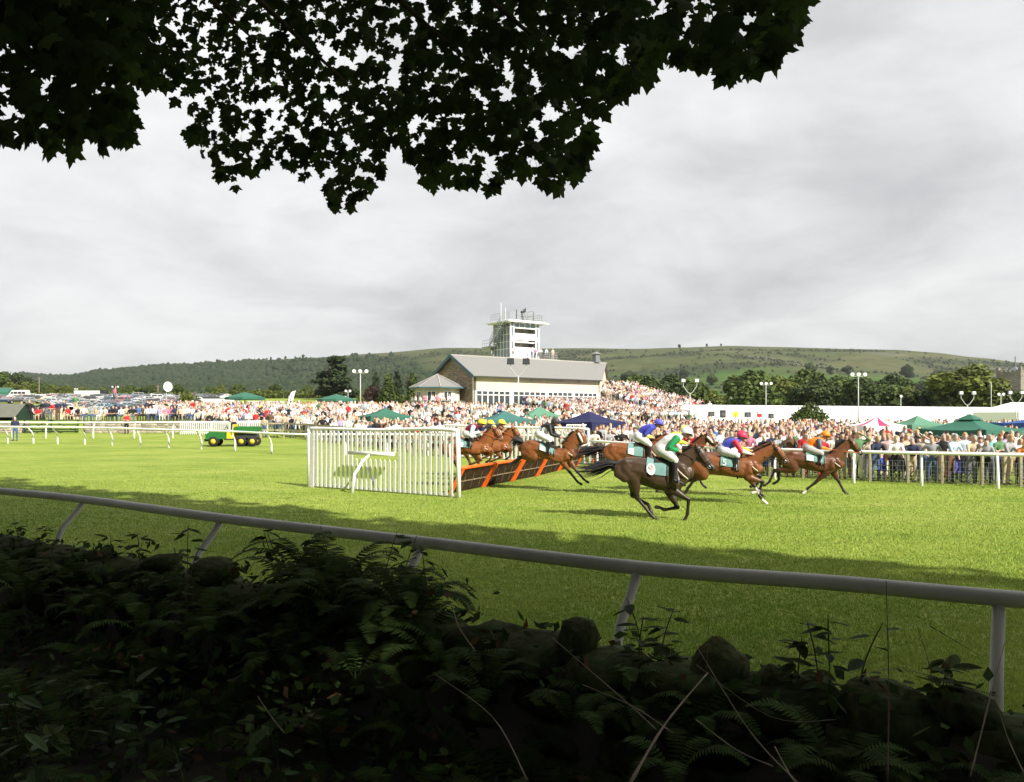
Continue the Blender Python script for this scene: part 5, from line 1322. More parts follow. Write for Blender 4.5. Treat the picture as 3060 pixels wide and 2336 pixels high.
# ------------------------------------------------------------------ horses and jockeys
COAT = M('horse_coat', vc=True, rough=.40, var=.26, scale=4.5, spec=.38, bump=.7, stretch=(.7,1,1.2))
HAIR = M('horse_hair', (.014, .011, .010), rough=.5, var=.3, scale=10, spec=.4)
HAIR_C = M('chestnut_hair', (.10, .036, .012), rough=.5, var=.3, scale=10)
LEATHER = M('leather', (.028, .018, .014), rough=.45, var=.2); WHITEW = M('white_wool', (.75, .73, .66), rough=.95, var=.12, scale=30, bump=.5)
CLOTHM = M('teal_number_cloth', (.165, .30, .285), rough=.8, var=.14, scale=5, bump=.3)
REIN = M('orange_rein', (.45, .10, .03), rough=.5)
WEB = M('cream_strap', (.62, .55, .42), rough=.7)
CROP = {5: (4.076, 1320, 1220), 6: (4.94, 1780, 1240), 7: (4.076, 2080, 1240)}
POSE = {
 'gather': dict(crop=6, Y=18.6, torso=[(300, 740, 850), (370, 655, 930), (470, 615, 980), (600, 612, 1010), (750, 630, 1050), (900, 645, 1100), (1030, 640, 1135), (1150, 622, 1110), (1260, 650, 1040), (1345, 730, 940)],
   neck=[(1200, 760, 150), (1300, 665, 130), (1385, 585, 105), (1440, 530, 82)], head=[(1455, 500, 66), (1500, 575, 76), (1560, 660, 62), (1625, 735, 46), (1680, 785, 38)], ear=(1445, 400),
   nh=[(470, 800), (590, 940), (628, 1220), (835, 1480), (872, 1512), (920, 1545)], fh=[(470, 820), (560, 960), (545, 1200), (770, 1330), (800, 1390), (815, 1440)],
   nf=[(1230, 900), (1095, 1075), (1345, 1225), (1328, 1440), (1312, 1480), (1285, 1545)], ff=[(1220, 920), (1060, 1120), (1190, 1360), (1000, 1400), (950, 1372), (885, 1362)],
   tail=[(290, 745), (215, 740), (90, 775), (-90, 800), (-320, 790)], spread=70,
   jockey=dict(hip=(935, 500), sho=(1185, 335), neck=(1250, 300), head=(1330, 275), elb=(1085, 470), hand=(1215, 530), knee=(1165, 650), ank=(1150, 930), toe=(1270, 985)), cloth=(770, 1075, 640, 890)),
 'reach': dict(crop=7, Y=21.9, torso=[(-70, 560, 680), (0, 510, 720), (90, 482, 740), (200, 480, 730), (320, 490, 740), (430, 497, 755), (530, 494, 770), (620, 500, 770), (690, 540, 740), (740, 590, 700)],
   neck=[(650, 565, 92), (740, 500, 80), (830, 440, 66), (895, 400, 54)], head=[(905, 390, 42), (945, 440, 48), (985, 490, 40), (1025, 538, 30), (1052, 568, 25)], ear=(905, 325),
   nh=[(20, 600), (110, 730), (-2, 790), (-95, 930), (-115, 957), (-135, 985)], fh=[(20, 600), (90, 740), (-60, 800), (-165, 885), (-177, 912), (-170, 945)],
   nf=[(620, 640), (600, 745), (775, 800), (738, 900), (705, 925), (655, 938)], ff=[(630, 650), (620, 750), (690, 865), (750, 990), (785, 1035), (825, 1070)],
   tail=[(-75, 560), (-130, 555), (-220, 590), (-330, 610)], spread=40,
   jockey=dict(hip=(320, 430), sho=(470, 325), neck=(510, 300), head=(555, 272), elb=(530, 430), hand=(660, 472), knee=(490, 485), ank=(450, 630), toe=(505, 655)), cloth=(305, 510, 495, 640)),
 'stride': dict(crop=7, Y=24.6, torso=[(1060, 490, 600), (1110, 442, 640), (1190, 422, 650), (1280, 430, 650), (1370, 440, 670), (1460, 450, 690), (1540, 460, 708), (1620, 470, 705), (1690, 505, 680), (1730, 545, 640)],
   neck=[(1660, 525, 85), (1720, 445, 70), (1780, 375, 56), (1815, 330, 45)], head=[(1825, 315, 35), (1858, 355, 41), (1893, 402, 34), (1928, 440, 25), (1953, 464, 21)], ear=(1820, 262),
   nh=[(1140, 540), (1205, 650), (985, 680), (930, 815), (905, 842), (865, 866)], fh=[(1140, 540), (1180, 650), (1020, 690), (1045, 790), (1020, 825), (980, 848)],
   nf=[(1650, 600), (1560, 690), (1440, 820), (1355, 895), (1340, 920), (1305, 955)], ff=[(1660, 600), (1650, 690), (1710, 800), (1765, 915), (1785, 940), (1812, 960)],
   tail=[(1062, 475), (1010, 470), (950, 500), (890, 540)], spread=35,
   jockey=dict(hip=(1355, 405), sho=(1480, 310), neck=(1520, 290), head=(1568, 255), elb=(1492, 388), hand=(1600, 415), knee=(1505, 460), ank=(1470, 565), toe=(1520, 590)), cloth=(1337, 1550, 455, 560)),
 'land': dict(crop=5, Y=25.7, torso=[(975, 430, 540), (1020, 388, 590), (1100, 373, 605), (1200, 400, 600), (1300, 440, 625), (1390, 470, 655), (1460, 480, 672), (1530, 472, 655), (1585, 490, 610), (1618, 525, 575)],
   neck=[(1555, 490, 108), (1598, 410, 92), (1638, 340, 74), (1655, 300, 60)], head=[(1660, 290, 44), (1688, 350, 52), (1710, 410, 42), (1730, 460, 32), (1743, 490, 26)], ear=(1650, 235),
   nh=[(1050, 480), (1140, 590), (955, 600), (890, 650), (862, 668), (830, 680)], fh=[(1060, 480), (1130, 590), (985, 590), (925, 640), (900, 660), (870, 672)],
   nf=[(1510, 560), (1475, 640), (1560, 765), (1650, 880), (1670, 897), (1698, 912)], ff=[(1535, 560), (1540, 640), (1640, 770), (1715, 858), (1738, 876), (1768, 894)],
   tail=[(972, 420), (915, 390), (865, 420), (832, 500)], spread=45,
   jockey=dict(hip=(1185, 310), sho=(1325, 215), neck=(1360, 195), head=(1392, 172), elb=(1352, 315), hand=(1450, 350), knee=(1335, 385), ank=(1318, 520), toe=(1350, 545)), cloth=(1215, 1400, 430, 520)),
 'leap': dict(crop=5, Y=27.0, torso=[(0, 430, 520), (60, 385, 560), (140, 372, 578), (230, 372, 570), (320, 380, 565), (400, 390, 562), (470, 402, 560), (530, 420, 545), (565, 450, 520), (590, 480, 510)],
   neck=[(520, 440, 88), (572, 365, 74), (612, 305, 58), (635, 268, 46)], head=[(640, 258, 36), (668, 292, 41), (693, 330, 34), (715, 360, 26), (733, 380, 21)], ear=(625, 205),
   nh=[(60, 480), (130, 560), (180, 640), (222, 740), (232, 765), (248, 790)], fh=[(60, 480), (100, 570), (140, 660), (185, 760), (195, 785), (210, 805)],
   nf=[(480, 480), (430, 540), (495, 622), (405, 662), (380, 672), (350, 690)], ff=[(500, 480), (520, 540), (610, 525), (592, 600), (572, 630), (535, 652)],
   tail=[(-5, 420), (-60, 410), (-120, 450), (-160, 520)], spread=40,
   jockey=dict(hip=(300, 305), sho=(405, 225), neck=(445, 210), head=(495, 188), elb=(385, 300), hand=(490, 290), knee=(395, 335), ank=(362, 430), toe=(405, 450)), cloth=(232, 400, 370, 450)),
}
HEAD = math.radians(-14)           # the field runs a little towards the camera
def metric(ps):
    s, ox, oy = CROP[ps['crop']]; Y = ps['Y']; xs = [t[0] for t in ps['torso']]; xm = (xs[0] + xs[-1]) / 2; k = Y / F / s
    return (lambda x, y: ((x - xm) * k / math.cos(HEAD), CH - (oy + y / s - HY) * Y / F)), k, ((ox + xm / s - 1530) / F * Y, Y)
COATS = {  # body, points (lower legs), muzzle, sock
 'dark': ((.062, .037, .022), (.022, .016, .013), (.028, .020, .016), (.022, .016, .013)),
 'bay': ((.185, .064, .020), (.020, .014, .012), (.07, .032, .018), (.020, .014, .012)),
 'bay_dark': ((.115, .042, .017), (.020, .014, .012), (.045, .024, .015), (.020, .014, .012)),
 'chestnut': ((.235, .083, .024), (.150, .054, .016), (.17, .065, .022), (.150, .054, .016))}
_bodies = {}
def horse_body(pk):
    if pk in _bodies: return _bodies[pk]
    ps = POSE[pk]; mt, k, c = metric(ps); LAT = (0, 1, 0); k2 = k
    wd = [.13, .21, .265, .275, .275, .285, .27, .235, .195, .12]
    tor = []; rad = []
    for (x, t, b_), w in zip(ps['torso'], wd):
        X, zt = mt(x, t); _, zb = mt(x, b_); tor.append((X, 0, (zt + zb) / 2)); rad.append((w, (zt - zb) / 2))
    caps = [(tor, rad, 0, LAT)]
    nk = [((mt(x, y)[0], 0, mt(x, y)[1]), r * k2) for x, y, r in ps['neck']]
    caps.append(([p for p, r in nk], [(w, r) for (p, r), w in zip(nk, (.17, .125, .095, .08))], 0, LAT))
    hd = [((mt(x, y)[0], 0, mt(x, y)[1]), r * k2 * 1.24) for x, y, r in ps['head']]
    caps.append(([p for p, r in hd], [(w, r) for (p, r), w in zip(hd, (.085, .098, .078, .062, .055))], [0, 0, 0, 2, 2], LAT))
    # brow, withers, chest and quarter muscles
    ex, ez = mt(*ps['ear']); pl = hd[0][0]
    for s in (-1, 1): caps.append(([(lerp(pl[0], ex, .1), s * .05, lerp(pl[2], ez, .1)), (lerp(pl[0], ex, .6), s * .065, lerp(pl[2], ez, .6)), (ex, s * .06, ez)], [.034, .036, .010], 0))
    def leg(js, side, hind):
        P = [mt(*j) for j in js]; y0 = side * (.15 if hind else .13); L_ = []
        ys = [y0 * (.9 if hind else .8), y0 * 1.05, y0 * .85, y0 * .75, y0 * .75, y0 * .75]
        P3 = [Vector((p[0], y, p[1])) for p, y in zip(P, ys)]
        if hind:
            caps.append(([P3[0], P3[0].lerp(P3[1], .6), P3[1]], [(.145, .235), (.14, .215), (.11, .16)], 0, LAT))
            caps.append(([P3[1], P3[1].lerp(P3[2], .4), P3[1].lerp(P3[2], .8), P3[2]], [(.105, .15), (.085, .12), (.055, .068), (.05, .07)], [0, 0, 1], LAT))
        else:
            caps.append(([P3[0] + Vector((0, 0, .1)), P3[0], P3[1]], [(.09, .15), (.10, .16), (.085, .115)], 0, LAT))
            caps.append(([P3[1], P3[1].lerp(P3[2], .45), P3[1].lerp(P3[2], .85), P3[2]], [(.085, .115), (.066, .088), (.047, .054), (.05, .056)], [0, 0, 1], LAT))
        caps.append(([P3[2], P3[2].lerp(P3[3], .2), P3[2].lerp(P3[3], .75), P3[3]], [(.05, .056), (.037, .043), (.034, .039), (.042, .047)], 1, LAT))
        caps.append(([P3[3], P3[4]], [(.039, .042), (.036, .038)], 3, LAT))
        d = (P3[5] - P3[4]); caps.append(([P3[4] + d * .25, P3[5]], [(.040, .042), (.052, .050)], 4, LAT))
    leg(ps['nh'], -1, True); leg(ps['fh'], 1, True); leg(ps['nf'], -1, False); leg(ps['ff'], 1, False)
    TP = [Vector(t) for t in tor]; RD = rad
    for s in (-1, 1):      # muscle groups standing a little proud of the trunk
        def tpt(i, fz, fy): return TP[i] + Vector((0, s * RD[i][0] * fy, RD[i][1] * fz))
        caps.append(([tpt(7, .80, .35), tpt(8, .25, .80), TP[8].lerp(TP[9], .5) + Vector((.02, s * .13, -.06))], [(.05, .085), (.06, .10), (.065, .085)], 0, LAT))
        caps.append(([tpt(7, .25, .80), tpt(7, -.25, .86), tpt(6, -.62, .62)], [(.06, .10), (.062, .115), (.055, .08)], 0, LAT))
        caps.append(([tpt(1, .35, .55), tpt(2, .55, .52), tpt(3, .62, .42)], [(.10, .11), (.11, .12), (.07, .08)], 0, LAT))
        caps.append(([tpt(1, .1, .80), tpt(1, -.45, .90), tpt(2, -.75, .82)], [(.075, .13), (.08, .14), (.07, .11)], 0, LAT))
        caps.append(([tpt(4, -.1, .86), tpt(5, -.3, .88), tpt(6, -.3, .84)], [(.05, .12), (.055, .15), (.05, .14)], 0, LAT))
        h1_, h2_ = Vector(hd[0][0]), Vector(hd[1][0]); jw = h1_.lerp(h2_, .8); caps.append(([jw + Vector((-.015, s * .055, -.01)), jw + Vector((.02, s * .055, -.045))], [.05, .048], 0))
        n0, n1 = Vector(nk[0][0]), Vector(nk[2][0]); caps.append(([n0.lerp(n1, .1) + Vector((.06, s * .075, -.05)), n0.lerp(n1, .6) + Vector((.04, s * .06, -.03)), n1 + Vector((.03, s * .05, -.02))], [.06, .05, .035], 0))
    V, Fc, reg = blend(caps, .018, 3)
    _bodies[pk] = (V, Fc, reg, tor, rad, nk, hd, mt, k); return _bodies[pk]
def hair_strands(path, widths, n, seed, length=.0, up=Vector((0, 0, 1)), spread=.06):
    """thin tapering locks following a path"""
    r = np.random.default_rng(seed); sp = smooth_path(path, 5); V = []; Fc = []
    for i in range(n):
        o = Vector((r.normal(0, spread * .4), r.normal(0, spread), r.normal(0, spread))); w = r.uniform(.008, .02); m = len(sp); end = int(m * r.uniform(.7, 1.0)); k0 = len(V)
        dr = Vector((0, r.normal(0, spread * .5), r.normal(-.3, .6) * spread))
        for j in range(end):
            f = j / (m - 1); p = sp[j] + o * (.25 + .9 * f) * (1 if f > .02 else .5) + dr * f * f * 1.6; q = w * (1 - .85 * (j / max(1, end - 1)))
            V += [p - Vector((0, q, q)), p + Vector((0, q, q))]
        Fc += [(k0 + 2 * j, k0 + 2 * j + 1, k0 + 2 * j + 3, k0 + 2 * j + 2) for j in range(end - 1)]
    return V, Fc
def text_mesh(body, size, mat):
    cu_ = bpy.data.curves.new('txt', 'FONT'); cu_.body = body; cu_.size = size; cu_.extrude = .002; cu_.align_x = 'CENTER'; cu_.align_y = 'CENTER'
    o = new_obj('txt', cu_); dg = bpy.context.evaluated_depsgraph_get(); me = bpy.data.meshes.new_from_object(o.evaluated_get(dg)); bpy.data.objects.remove(o); bpy.data.curves.remove(cu_)
    me.materials.clear(); me.materials.append(mat); return me
def horse(pk, coat, label, px=None, Y=None, dz=0.0, socks=(), number=None, wool=None, seed=0, strap=True):
    V, Fc, reg, tor, rad, nk, hd, mt, k = horse_body(pk); ps = POSE[pk]; _, _, (X0, Y0) = metric(ps)
    if px is None: loc = Vector((X0, Y0, 0))
    else: loc = Vector(((px - 1530) / F * Y, Y, dz))
    o = empty('horse', loc, HEAD, label, 'horse', 'racing horses')
    c = COATS[coat]; cols = [c[0], c[1], c[2], c[3], (.03, .025, .022)]
    me = blended_mesh('body', V, Fc, reg, cols, COAT)
    ca = me.color_attributes['Col']; arr = np.empty(len(V) * 4, np.float32); ca.data.foreach_get('color', arr); arr = arr.reshape(-1, 4)
    # body colour darkens downwards to the belly and upper legs, except on chestnuts
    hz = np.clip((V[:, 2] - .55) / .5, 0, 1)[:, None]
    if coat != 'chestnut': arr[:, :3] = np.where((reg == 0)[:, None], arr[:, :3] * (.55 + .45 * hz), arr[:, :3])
    for (cx_, cz_) in socks:
        X, Z = mt(cx_, cz_); d = np.hypot(V[:, 0] - X, V[:, 2] - Z); arr[d < .105, :3] = (.62, .58, .52)
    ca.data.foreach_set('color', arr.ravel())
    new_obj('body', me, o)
    hm = HAIR_C if coat == 'chestnut' else HAIR
    tl = [Vector((mt(*p)[0], 0, mt(*p)[1])) for p in ps['tail']]; tl[0] = tl[0] + Vector((.06, 0, 0))
    VV, FF = hair_strands(tl, None, 150, seed + 3, spread=ps['spread'] * k * .9)
    m = MB(); m.add(VV, FF); m.tube(tl[:3], [.035, .028, .012], 8); m.build('tail', hm, o)
    # mane streaming along the crest
    VV = []; FF = []; r = random.Random(seed); crest = []
    for p, rd in nk: crest.append((Vector(p), rd))
    for i in range(130):
        f = r.random() * (len(crest) - 1); j = min(int(f), len(crest) - 2); (a, ra), (b_, rb) = crest[j], crest[j + 1]; t = (b_ - a).normalized(); nrm = Vector((-t.z, 0, t.x))
        p = a.lerp(b_, f - j) + nrm * (lerp(ra, rb, f - j) * .93); p.y = r.uniform(-.02, .02); w = r.uniform(.008, .016); dr = Vector((-r.uniform(.05, .13), r.uniform(-.06, .05), r.uniform(-.02, .05)))
        n0 = len(VV); VV += [p - t * w, p + t * w, p + dr * .6 + t * w * .6, p + dr]; FF.append((n0, n0 + 1, n0 + 2, n0 + 3))
    m = MB(); m.add(VV, FF); m.build('mane', hm, o)
    # saddle cloth wrapped over the back
    x0, x1, yt, yb = ps['cloth']; X0_, X1_ = mt(x0, yt)[0], mt(x1, yt)[0]; zb = mt(x0, yb)[1]
    def ring_at(x):
        for i in range(len(tor) - 1):
            if tor[i][0] <= x <= tor[i + 1][0]:
                f = (x - tor[i][0]) / (tor[i + 1][0] - tor[i][0]); return lerp(tor[i][2], tor[i + 1][2], f), lerp(rad[i][0], rad[i + 1][0], f), lerp(rad[i][1], rad[i + 1][1], f)
        return tor[-1][2], rad[-1][0], rad[-1][1]
    def wrap(x, a, off=.022):          # a: angle from the top, towards the near side positive
        cz, w, h_ = ring_at(x); return Vector((x, -(w + off) * math.sin(a), cz + (h_ + off) * math.cos(a)))
    m = MB(); nx, na = 8, 16; am = 1.55
    VV = [wrap(lerp(X0_, X1_, i / nx) - (.03 * abs(j - na / 2) / na), -am + 2 * am * j / na, .024 + .004 * math.sin(i * 2 + j)) for i in range(nx + 1) for j in range(na + 1)]
    m.add(VV, [(i * (na + 1) + j, i * (na + 1) + j + 1, (i + 1) * (na + 1) + j + 1, (i + 1) * (na + 1) + j) for i in range(nx) for j in range(na)])
    cl = m.build('saddle_cloth', CLOTHM, o, True)
    m = MB(); xs0 = lerp(X0_, X1_, .38)
    VV = [wrap(lerp(xs0, X1_ + .08, i / 5), -.75 + 1.5 * j / 8, .04 + .03 * (i in (0, 5))) for i in range(6) for j in range(9)]
    m.add(VV, [(i * 9 + j, i * 9 + j + 1, (i + 1) * 9 + j + 1, (i + 1) * 9 + j) for i in range(5) for j in range(8)]); m.build('saddle', LEATHER, o, True)
    xg = lerp(X0_, X1_, .92); m = MB(); m.tube([wrap(xg, a, .012) for a in np.linspace(-2.9, 2.9, 26)], .022, 6, lat=(1, 0, 0)); m.build('girth', LEATHER, o)
    # number patch
    xa, xb = lerp(X0_, X1_, .03), lerp(X0_, X1_, .36); m = MB()
    a0, a1 = 1.0, 1.5
    m.add([wrap(xa, a0, .036), wrap(xb, a0, .036), wrap(xb, a1, .036), wrap(xa, a1, .036)], [(0, 3, 2, 1)]); 
    if number:
        ctr = (wrap(xa, a0, .038) + wrap(xb, a1, .038)) / 2; ex_ = (wrap(xb, a0) - wrap(xa, a0)).normalized(); ey_ = (wrap(xa, a0) - wrap(xa, a1)).normalized(); en = ex_.cross(ey_).normalized()
        t = new_obj('number_print', text_mesh(number, .24, WHITE if number == '5' else M('print_pink', (.62, .40, .40))), o); mw = Matrix((ex_, ey_, en)).transposed().to_4x4(); mw.translation = ctr + en * .012; t.matrix_local = mw
        if number != '5':
            m = MB(); m.add([ctr + ex_ * .10 * math.cos(q) + ey_ * .14 * math.sin(q) for q in np.linspace(0, 6.283, 17)[:-1]], [tuple(range(16))]); m.build('number_patch', WHITE, o)
    else: m.build('number_patch', WHITE, o)
    # bridle
    H = [Vector(p) for p, r in hd]; rr2 = [r for p, r in hd]; ww = (.085, .098, .078, .062, .055); t = (H[3] - H[0]).normalized(); nv = Vector((-t.z, 0, t.x))
    def hring(i, f, off=.008):
        c_ = H[i].lerp(H[i + 1], f); a_ = lerp(ww[i], ww[i + 1], f) + off; b_ = lerp(rr2[i], rr2[i + 1], f) + off
        return [c_ + Vector((0, 1, 0)) * a_ * math.cos(q) + nv * b_ * math.sin(q) for q in np.linspace(0, 6.283, 17)]
    m = MB()
    for i, f in ((0, .2), (2, .4), (2, .75)): m.tube(hring(i, f), .011, 5)
    for s in (-1, 1):
        m.tube([H[0] + Vector((0, s * .095, .03)), H[1] + Vector((0, s * .105, -.0)), H[2] + Vector((0, s * .088, -.02)), H[3] + Vector((0, s * .072, -.03))], .010, 5)
    m.build('bridle', LEATHER, o)
    for s in (-1,): m = MB(); m.tube([H[3] + Vector((0, s * .078, -.03)) + nv * .03 * math.cos(q) + t * .03 * math.sin(q) for q in np.linspace(0, 6.28, 10)], .008, 5); m.build('bit_ring', STEEL, o)
    jk = ps['jockey']; hx, hz_ = mt(*jk['hand'])
    m = MB()
    for s in (-1, 1): m.tube([H[3] + Vector((0, s * .075, -.03)), (H[3] + Vector((hx, 0, hz_))) / 2 + Vector((0, s * .11, -.02)), Vector((hx, s * .08, hz_))], .011, 5)
    m.build('reins', REIN if pk in ('stride', 'leap') else LEATHER, o)
    if strap:
        a_, ra = Vector(nk[0][0]), nk[0][1]; x9 = tor[8]; m = MB(); pts = []
        for q in np.linspace(-2.6, 2.6, 22): cz, w, h_ = tor[8][2], rad[8][0], rad[8][1]; pts.append(Vector((lerp(tor[7][0], tor[9][0], .5 - .5 * math.cos(q)), -(w + .045) * math.sin(q), cz - (h_ * .55) * -math.cos(q) * .9)))
        m.tube(pts, .016, 5); m.build('breastplate', WEB, o)
    if wool in ('both', 'nose'): m = MB(); m.tube(hring(2, .75, .02), .032, 8); m.build('sheepskin_noseband', WHITEW, o, True)
    if wool in ('both', 'cheek'):
        for s in (-1, 1): m = MB(); m.tube([H[0] + Vector((.0, s * .10, -.02)), H[1] + Vector((0, s * .115, .0)), H[2] + Vector((0, s * .10, .0))], [.035, .04, .03], 8); m.build('cheek_piece', WHITEW, o, True)
    if wool in ('both', 'blaze', 'white'):
        m = MB(); pts = [hring(i, f, .006)[4] for i, f in ((0, .6), (1, .2), (1, .7), (2, .3), (2, .9), (3, .5))]; VV = []
        for q, p in enumerate(pts): w = (.02, .035, .03, .025, .025, .02)[q]; VV += [p + Vector((0, -w, 0)), p + Vector((0, w, 0))]
        m.add(VV, [(2 * i, 2 * i + 1, 2 * i + 3, 2 * i + 2) for i in range(5)]); m.build('white_blaze', M('white_hair', (.62, .58, .52), rough=.7), o)
    # eye
    for s in (-1, 1): m = MB(); m.ball(H[0].lerp(H[1], .55) + Vector((0, s * .088, 0)) + nv * rr2[0] * .35, .021, 8, 6); m.build('eye', DARKM, o, True)
    return o
SILK = M('racing_silk', vc=True, rough=.5, var=.10, scale=9, bump=.25, spec=.35)
SKINC = (.46, .25, .17)
def rider(pk, hobj, label, top, sleeve, cap, breech=(.72, .71, .68), body2=None, forearm=None, capbrim=None, pat=None):
    ps = POSE[pk]; mt, k, _ = metric(ps); J = {a: mt(*b_) for a, b_ in ps['jockey'].items()}; LAT = (0, 1, 0)
    p3 = lambda n, y=0.0: Vector((J[n][0], y, J[n][1]))
    hip, sho, nck, hd_ = p3('hip'), p3('sho'), p3('neck'), p3('head'); caps = []
    mid = hip.lerp(sho, .5) + Vector((-.02, 0, .05))
    # regions: 0 breeches 1 top 2 sleeve 3 forearm/sleeve end 4 skin 5 boots 6 body2
    caps.append(([hip + Vector((.02, 0, 0)), hip.lerp(mid, .5)], [(.175, .17), (.165, .15)], 0, LAT))
    caps.append(([hip.lerp(mid, .55), mid, mid.lerp(sho, .6), sho], [(.165, .14), (.185, .145), (.21, .145), (.195, .11)], [1, 1 if not body2 else 6, 1], LAT))
    caps.append(([sho, nck], [(.10, .085), .06], 1, LAT)); caps.append(([nck, nck.lerp(hd_, .5)], [.056, .055], 4, LAT))
    up = (hd_ - nck).normalized()
    caps.append(([hd_ + Vector((-.02, 0, .05)), hd_ + Vector((.01, 0, -.02)), hd_ + Vector((.045, 0, -.085))], [(.077, .095), (.076, .092), (.05, .055)], 4, LAT))
    caps.append(([hd_ + Vector((.09, 0, -.02)), hd_ + Vector((.115, 0, -.055))], [.016, .02], 4))     # nose
    for s in (-1, 1):
        sh_ = sho + Vector((0, s * .185, 0)); el = p3('elb', s * .25); ha = p3('hand', s * .09)
        caps.append(([sho + Vector((0, s * .10, 0)), sh_, sh_.lerp(el, .5), el], [.095, .088, .074, .062], [1, 2, 2]))
        caps.append(([el, el.lerp(ha, .5), el.lerp(ha, .85)], [.06, .054, .038], 3))
        caps.append(([el.lerp(ha, .85), ha], [.030, .034], 4))
        for q in range(4):       # fingers curled round the rein
            f0 = ha + Vector((.018, s * .012, .03 - .021 * q)); caps.append(([f0, f0 + Vector((.035, -s * .004, .0)), f0 + Vector((.04, -s * .028, -.004)), f0 + Vector((.012, -s * .036, -.004))], [.0105, .010, .0095, .009], 4))
        caps.append(([ha + Vector((0, -s * .015, .025)), ha + Vector((.03, -s * .04, .045))], [.013, .010], 4))
        kn = p3('knee', s * .265); an = p3('ank', s * .30); to = p3('toe', s * .31)
        h2 = hip + Vector((.04, s * .09, -.02))
        caps.append(([h2, h2.lerp(kn, .5), kn], [.14, .118, .082], 0))
        caps.append(([kn + Vector((-.005, 0, -.02)), kn.lerp(an, .3), kn.lerp(an, .8), an], [(.062), .066, .044, .042], 5))
        caps.append(([an + Vector((-.03, 0, -.02)), an.lerp(to, .6), to], [(.042, .042), (.04, .036), (.034, .024)], 5))
    V, Fc, reg = blend(caps, .017, 3)
    cols = [breech, top, sleeve, forearm or sleeve, SKINC, (.016, .016, .018), body2 or top]
    me = blended_mesh('person', V, Fc, reg, cols, SILK)
    if pat:       # a contrasting patch of silk: (x, z, radius, colour) in crop pixels
        ca = me.color_attributes['Col']; arr = np.empty(len(V) * 4, np.float32); ca.data.foreach_get('color', arr); arr = arr.reshape(-1, 4)
        for x, y, r, c in pat:
            X, Z = mt(x, y); d = np.hypot(V[:, 0] - X, V[:, 2] - Z); arr[(d < r) & np.isin(reg, (1, 2, 3, 6)), :3] = c
        ca.data.foreach_set('color', arr.ravel())
    o = new_obj('person', me, None, hobj.location, HEAD); tag(o, label, 'jockey', 'jockeys riding in the race')
    # helmet with silk cap and peak
    h0 = hd_ + Vector((-.02, 0, .045)); m = MB(); VV = []; n, q_ = 18, 7
    tilt = -.12
    def hp(x, y, z): return h0 + Vector((x * math.cos(tilt) - z * math.sin(tilt), y, x * math.sin(tilt) + z * math.cos(tilt)))
    for i in range(q_ + 1):
        th = (math.pi * .56) * i / q_
        for j in range(n): a = 6.2832 * j / n; VV.append(hp(.142 * math.sin(th) * math.cos(a), .118 * math.sin(th) * math.sin(a), .125 * math.cos(th)))
    m.add(VV, [(i * n + j, (i + 1) * n + j, (i + 1) * n + (j + 1) % n, i * n + (j + 1) % n) for i in range(q_) for j in range(n)])
    hel = m.build('helmet', M('cap_' + ('%d_%d_%d' % tuple(int(99 * c) for c in cap)), cap, rough=.45, var=.08, scale=12, bump=.2), o, True)
    m = MB(); VV = []
    for j in range(9): a = -1.1 + 2.2 * j / 8; VV += [hp(.125 * math.cos(a), .104 * math.sin(a), -.015), hp(.195 * math.cos(a) ** .8 if math.cos(a) > 0 else .1, .108 * math.sin(a), -.03)]
    m.add(VV, [(2 * i, 2 * i + 1, 2 * i + 3, 2 * i + 2) for i in range(8)]); bc = capbrim or cap
    m.build('cap_peak', M('cap_' + ('%d_%d_%d' % tuple(int(99 * c) for c in bc)), bc, rough=.45, var=.08, scale=12, bump=.2), hel, True)
    m = MB(); m.tube([hp(.125 * math.cos(a), .103 * math.sin(a), -.055) for a in np.linspace(-1.0, 1.0, 9)], [(.012, .02)] * 9, 6); m.build('goggles', DARKM, o)
    m = MB(); m.tube([hp(.02, -.092, -.03), hp(.045, -.07, -.14), hp(.06, 0, -.165), hp(.045, .07, -.14), hp(.02, .092, -.03)], .008, 5); m.build('chin_strap', DARKM, o)
    for s in (-1, 1):
        an, to = p3('ank', s * .30), p3('toe', s * .31); c_ = an.lerp(to, .55)
        m = MB(); m.tube([c_ + Vector((0, s * .05, -.045)), c_ + Vector((0, s * .055, .05)), c_ + Vector((-.01, 0, .13)), c_ + Vector((0, -s * .055, .05)), c_ + Vector((0, -s * .05, -.045)), c_ + Vector((0, s * .05, -.045))], .008, 5)
        si = m.build('stirrup', STEEL, hobj); m = MB(); kz = p3('knee', s * .25); m.tube([c_ + Vector((-.01, 0, .13)), kz.lerp(an, .35), p3('knee', s * .2) + Vector((-.12, 0, .05))], .012, 5); m.build('stirrup_leather', LEATHER, hobj)
    return o
h4 = horse('gather', 'dark', 'dark brown racehorse galloping alone, number 9 on its teal cloth', number='9', seed=1)
rider('gather', h4, 'jockey in white and green silks with white cap riding the dark brown horse', (.75, .75, .74), (.02, .28, .09), (.74, .74, .74), (.62, .62, .58), None, (.02, .28, .09), (.5, .5, .52))
h7 = horse('reach', 'bay', 'bright bay racehorse with white fetlock, number 5 on its teal cloth', number='5', socks=((700, 922), (660, 938), (800, 1050), (825, 1070)), seed=2)
rider('reach', h7, 'jockey in royal blue with red and white sleeves and pink cap', (.05, .07, .42), (.62, .02, .06), (.62, .04, .10), (.60, .60, .62), None, (.72, .66, .66), (.62, .04, .10))
h9 = horse('stride', 'bay_dark', 'leading bay racehorse with a white foot and orange rein', socks=((1320, 940), (1310, 955)), seed=3)
rider('stride', h9, 'jockey in orange silks with slate blue upper sleeves and orange cap', (.80, .21, .01), (.09, .11, .17), (.82, .24, .015), (.42, .41, .41), None, (.82, .23, .012))
h3 = horse('land', 'bay', 'bay racehorse landing over the hurdle, with sheepskin noseband', wool='both', seed=4)
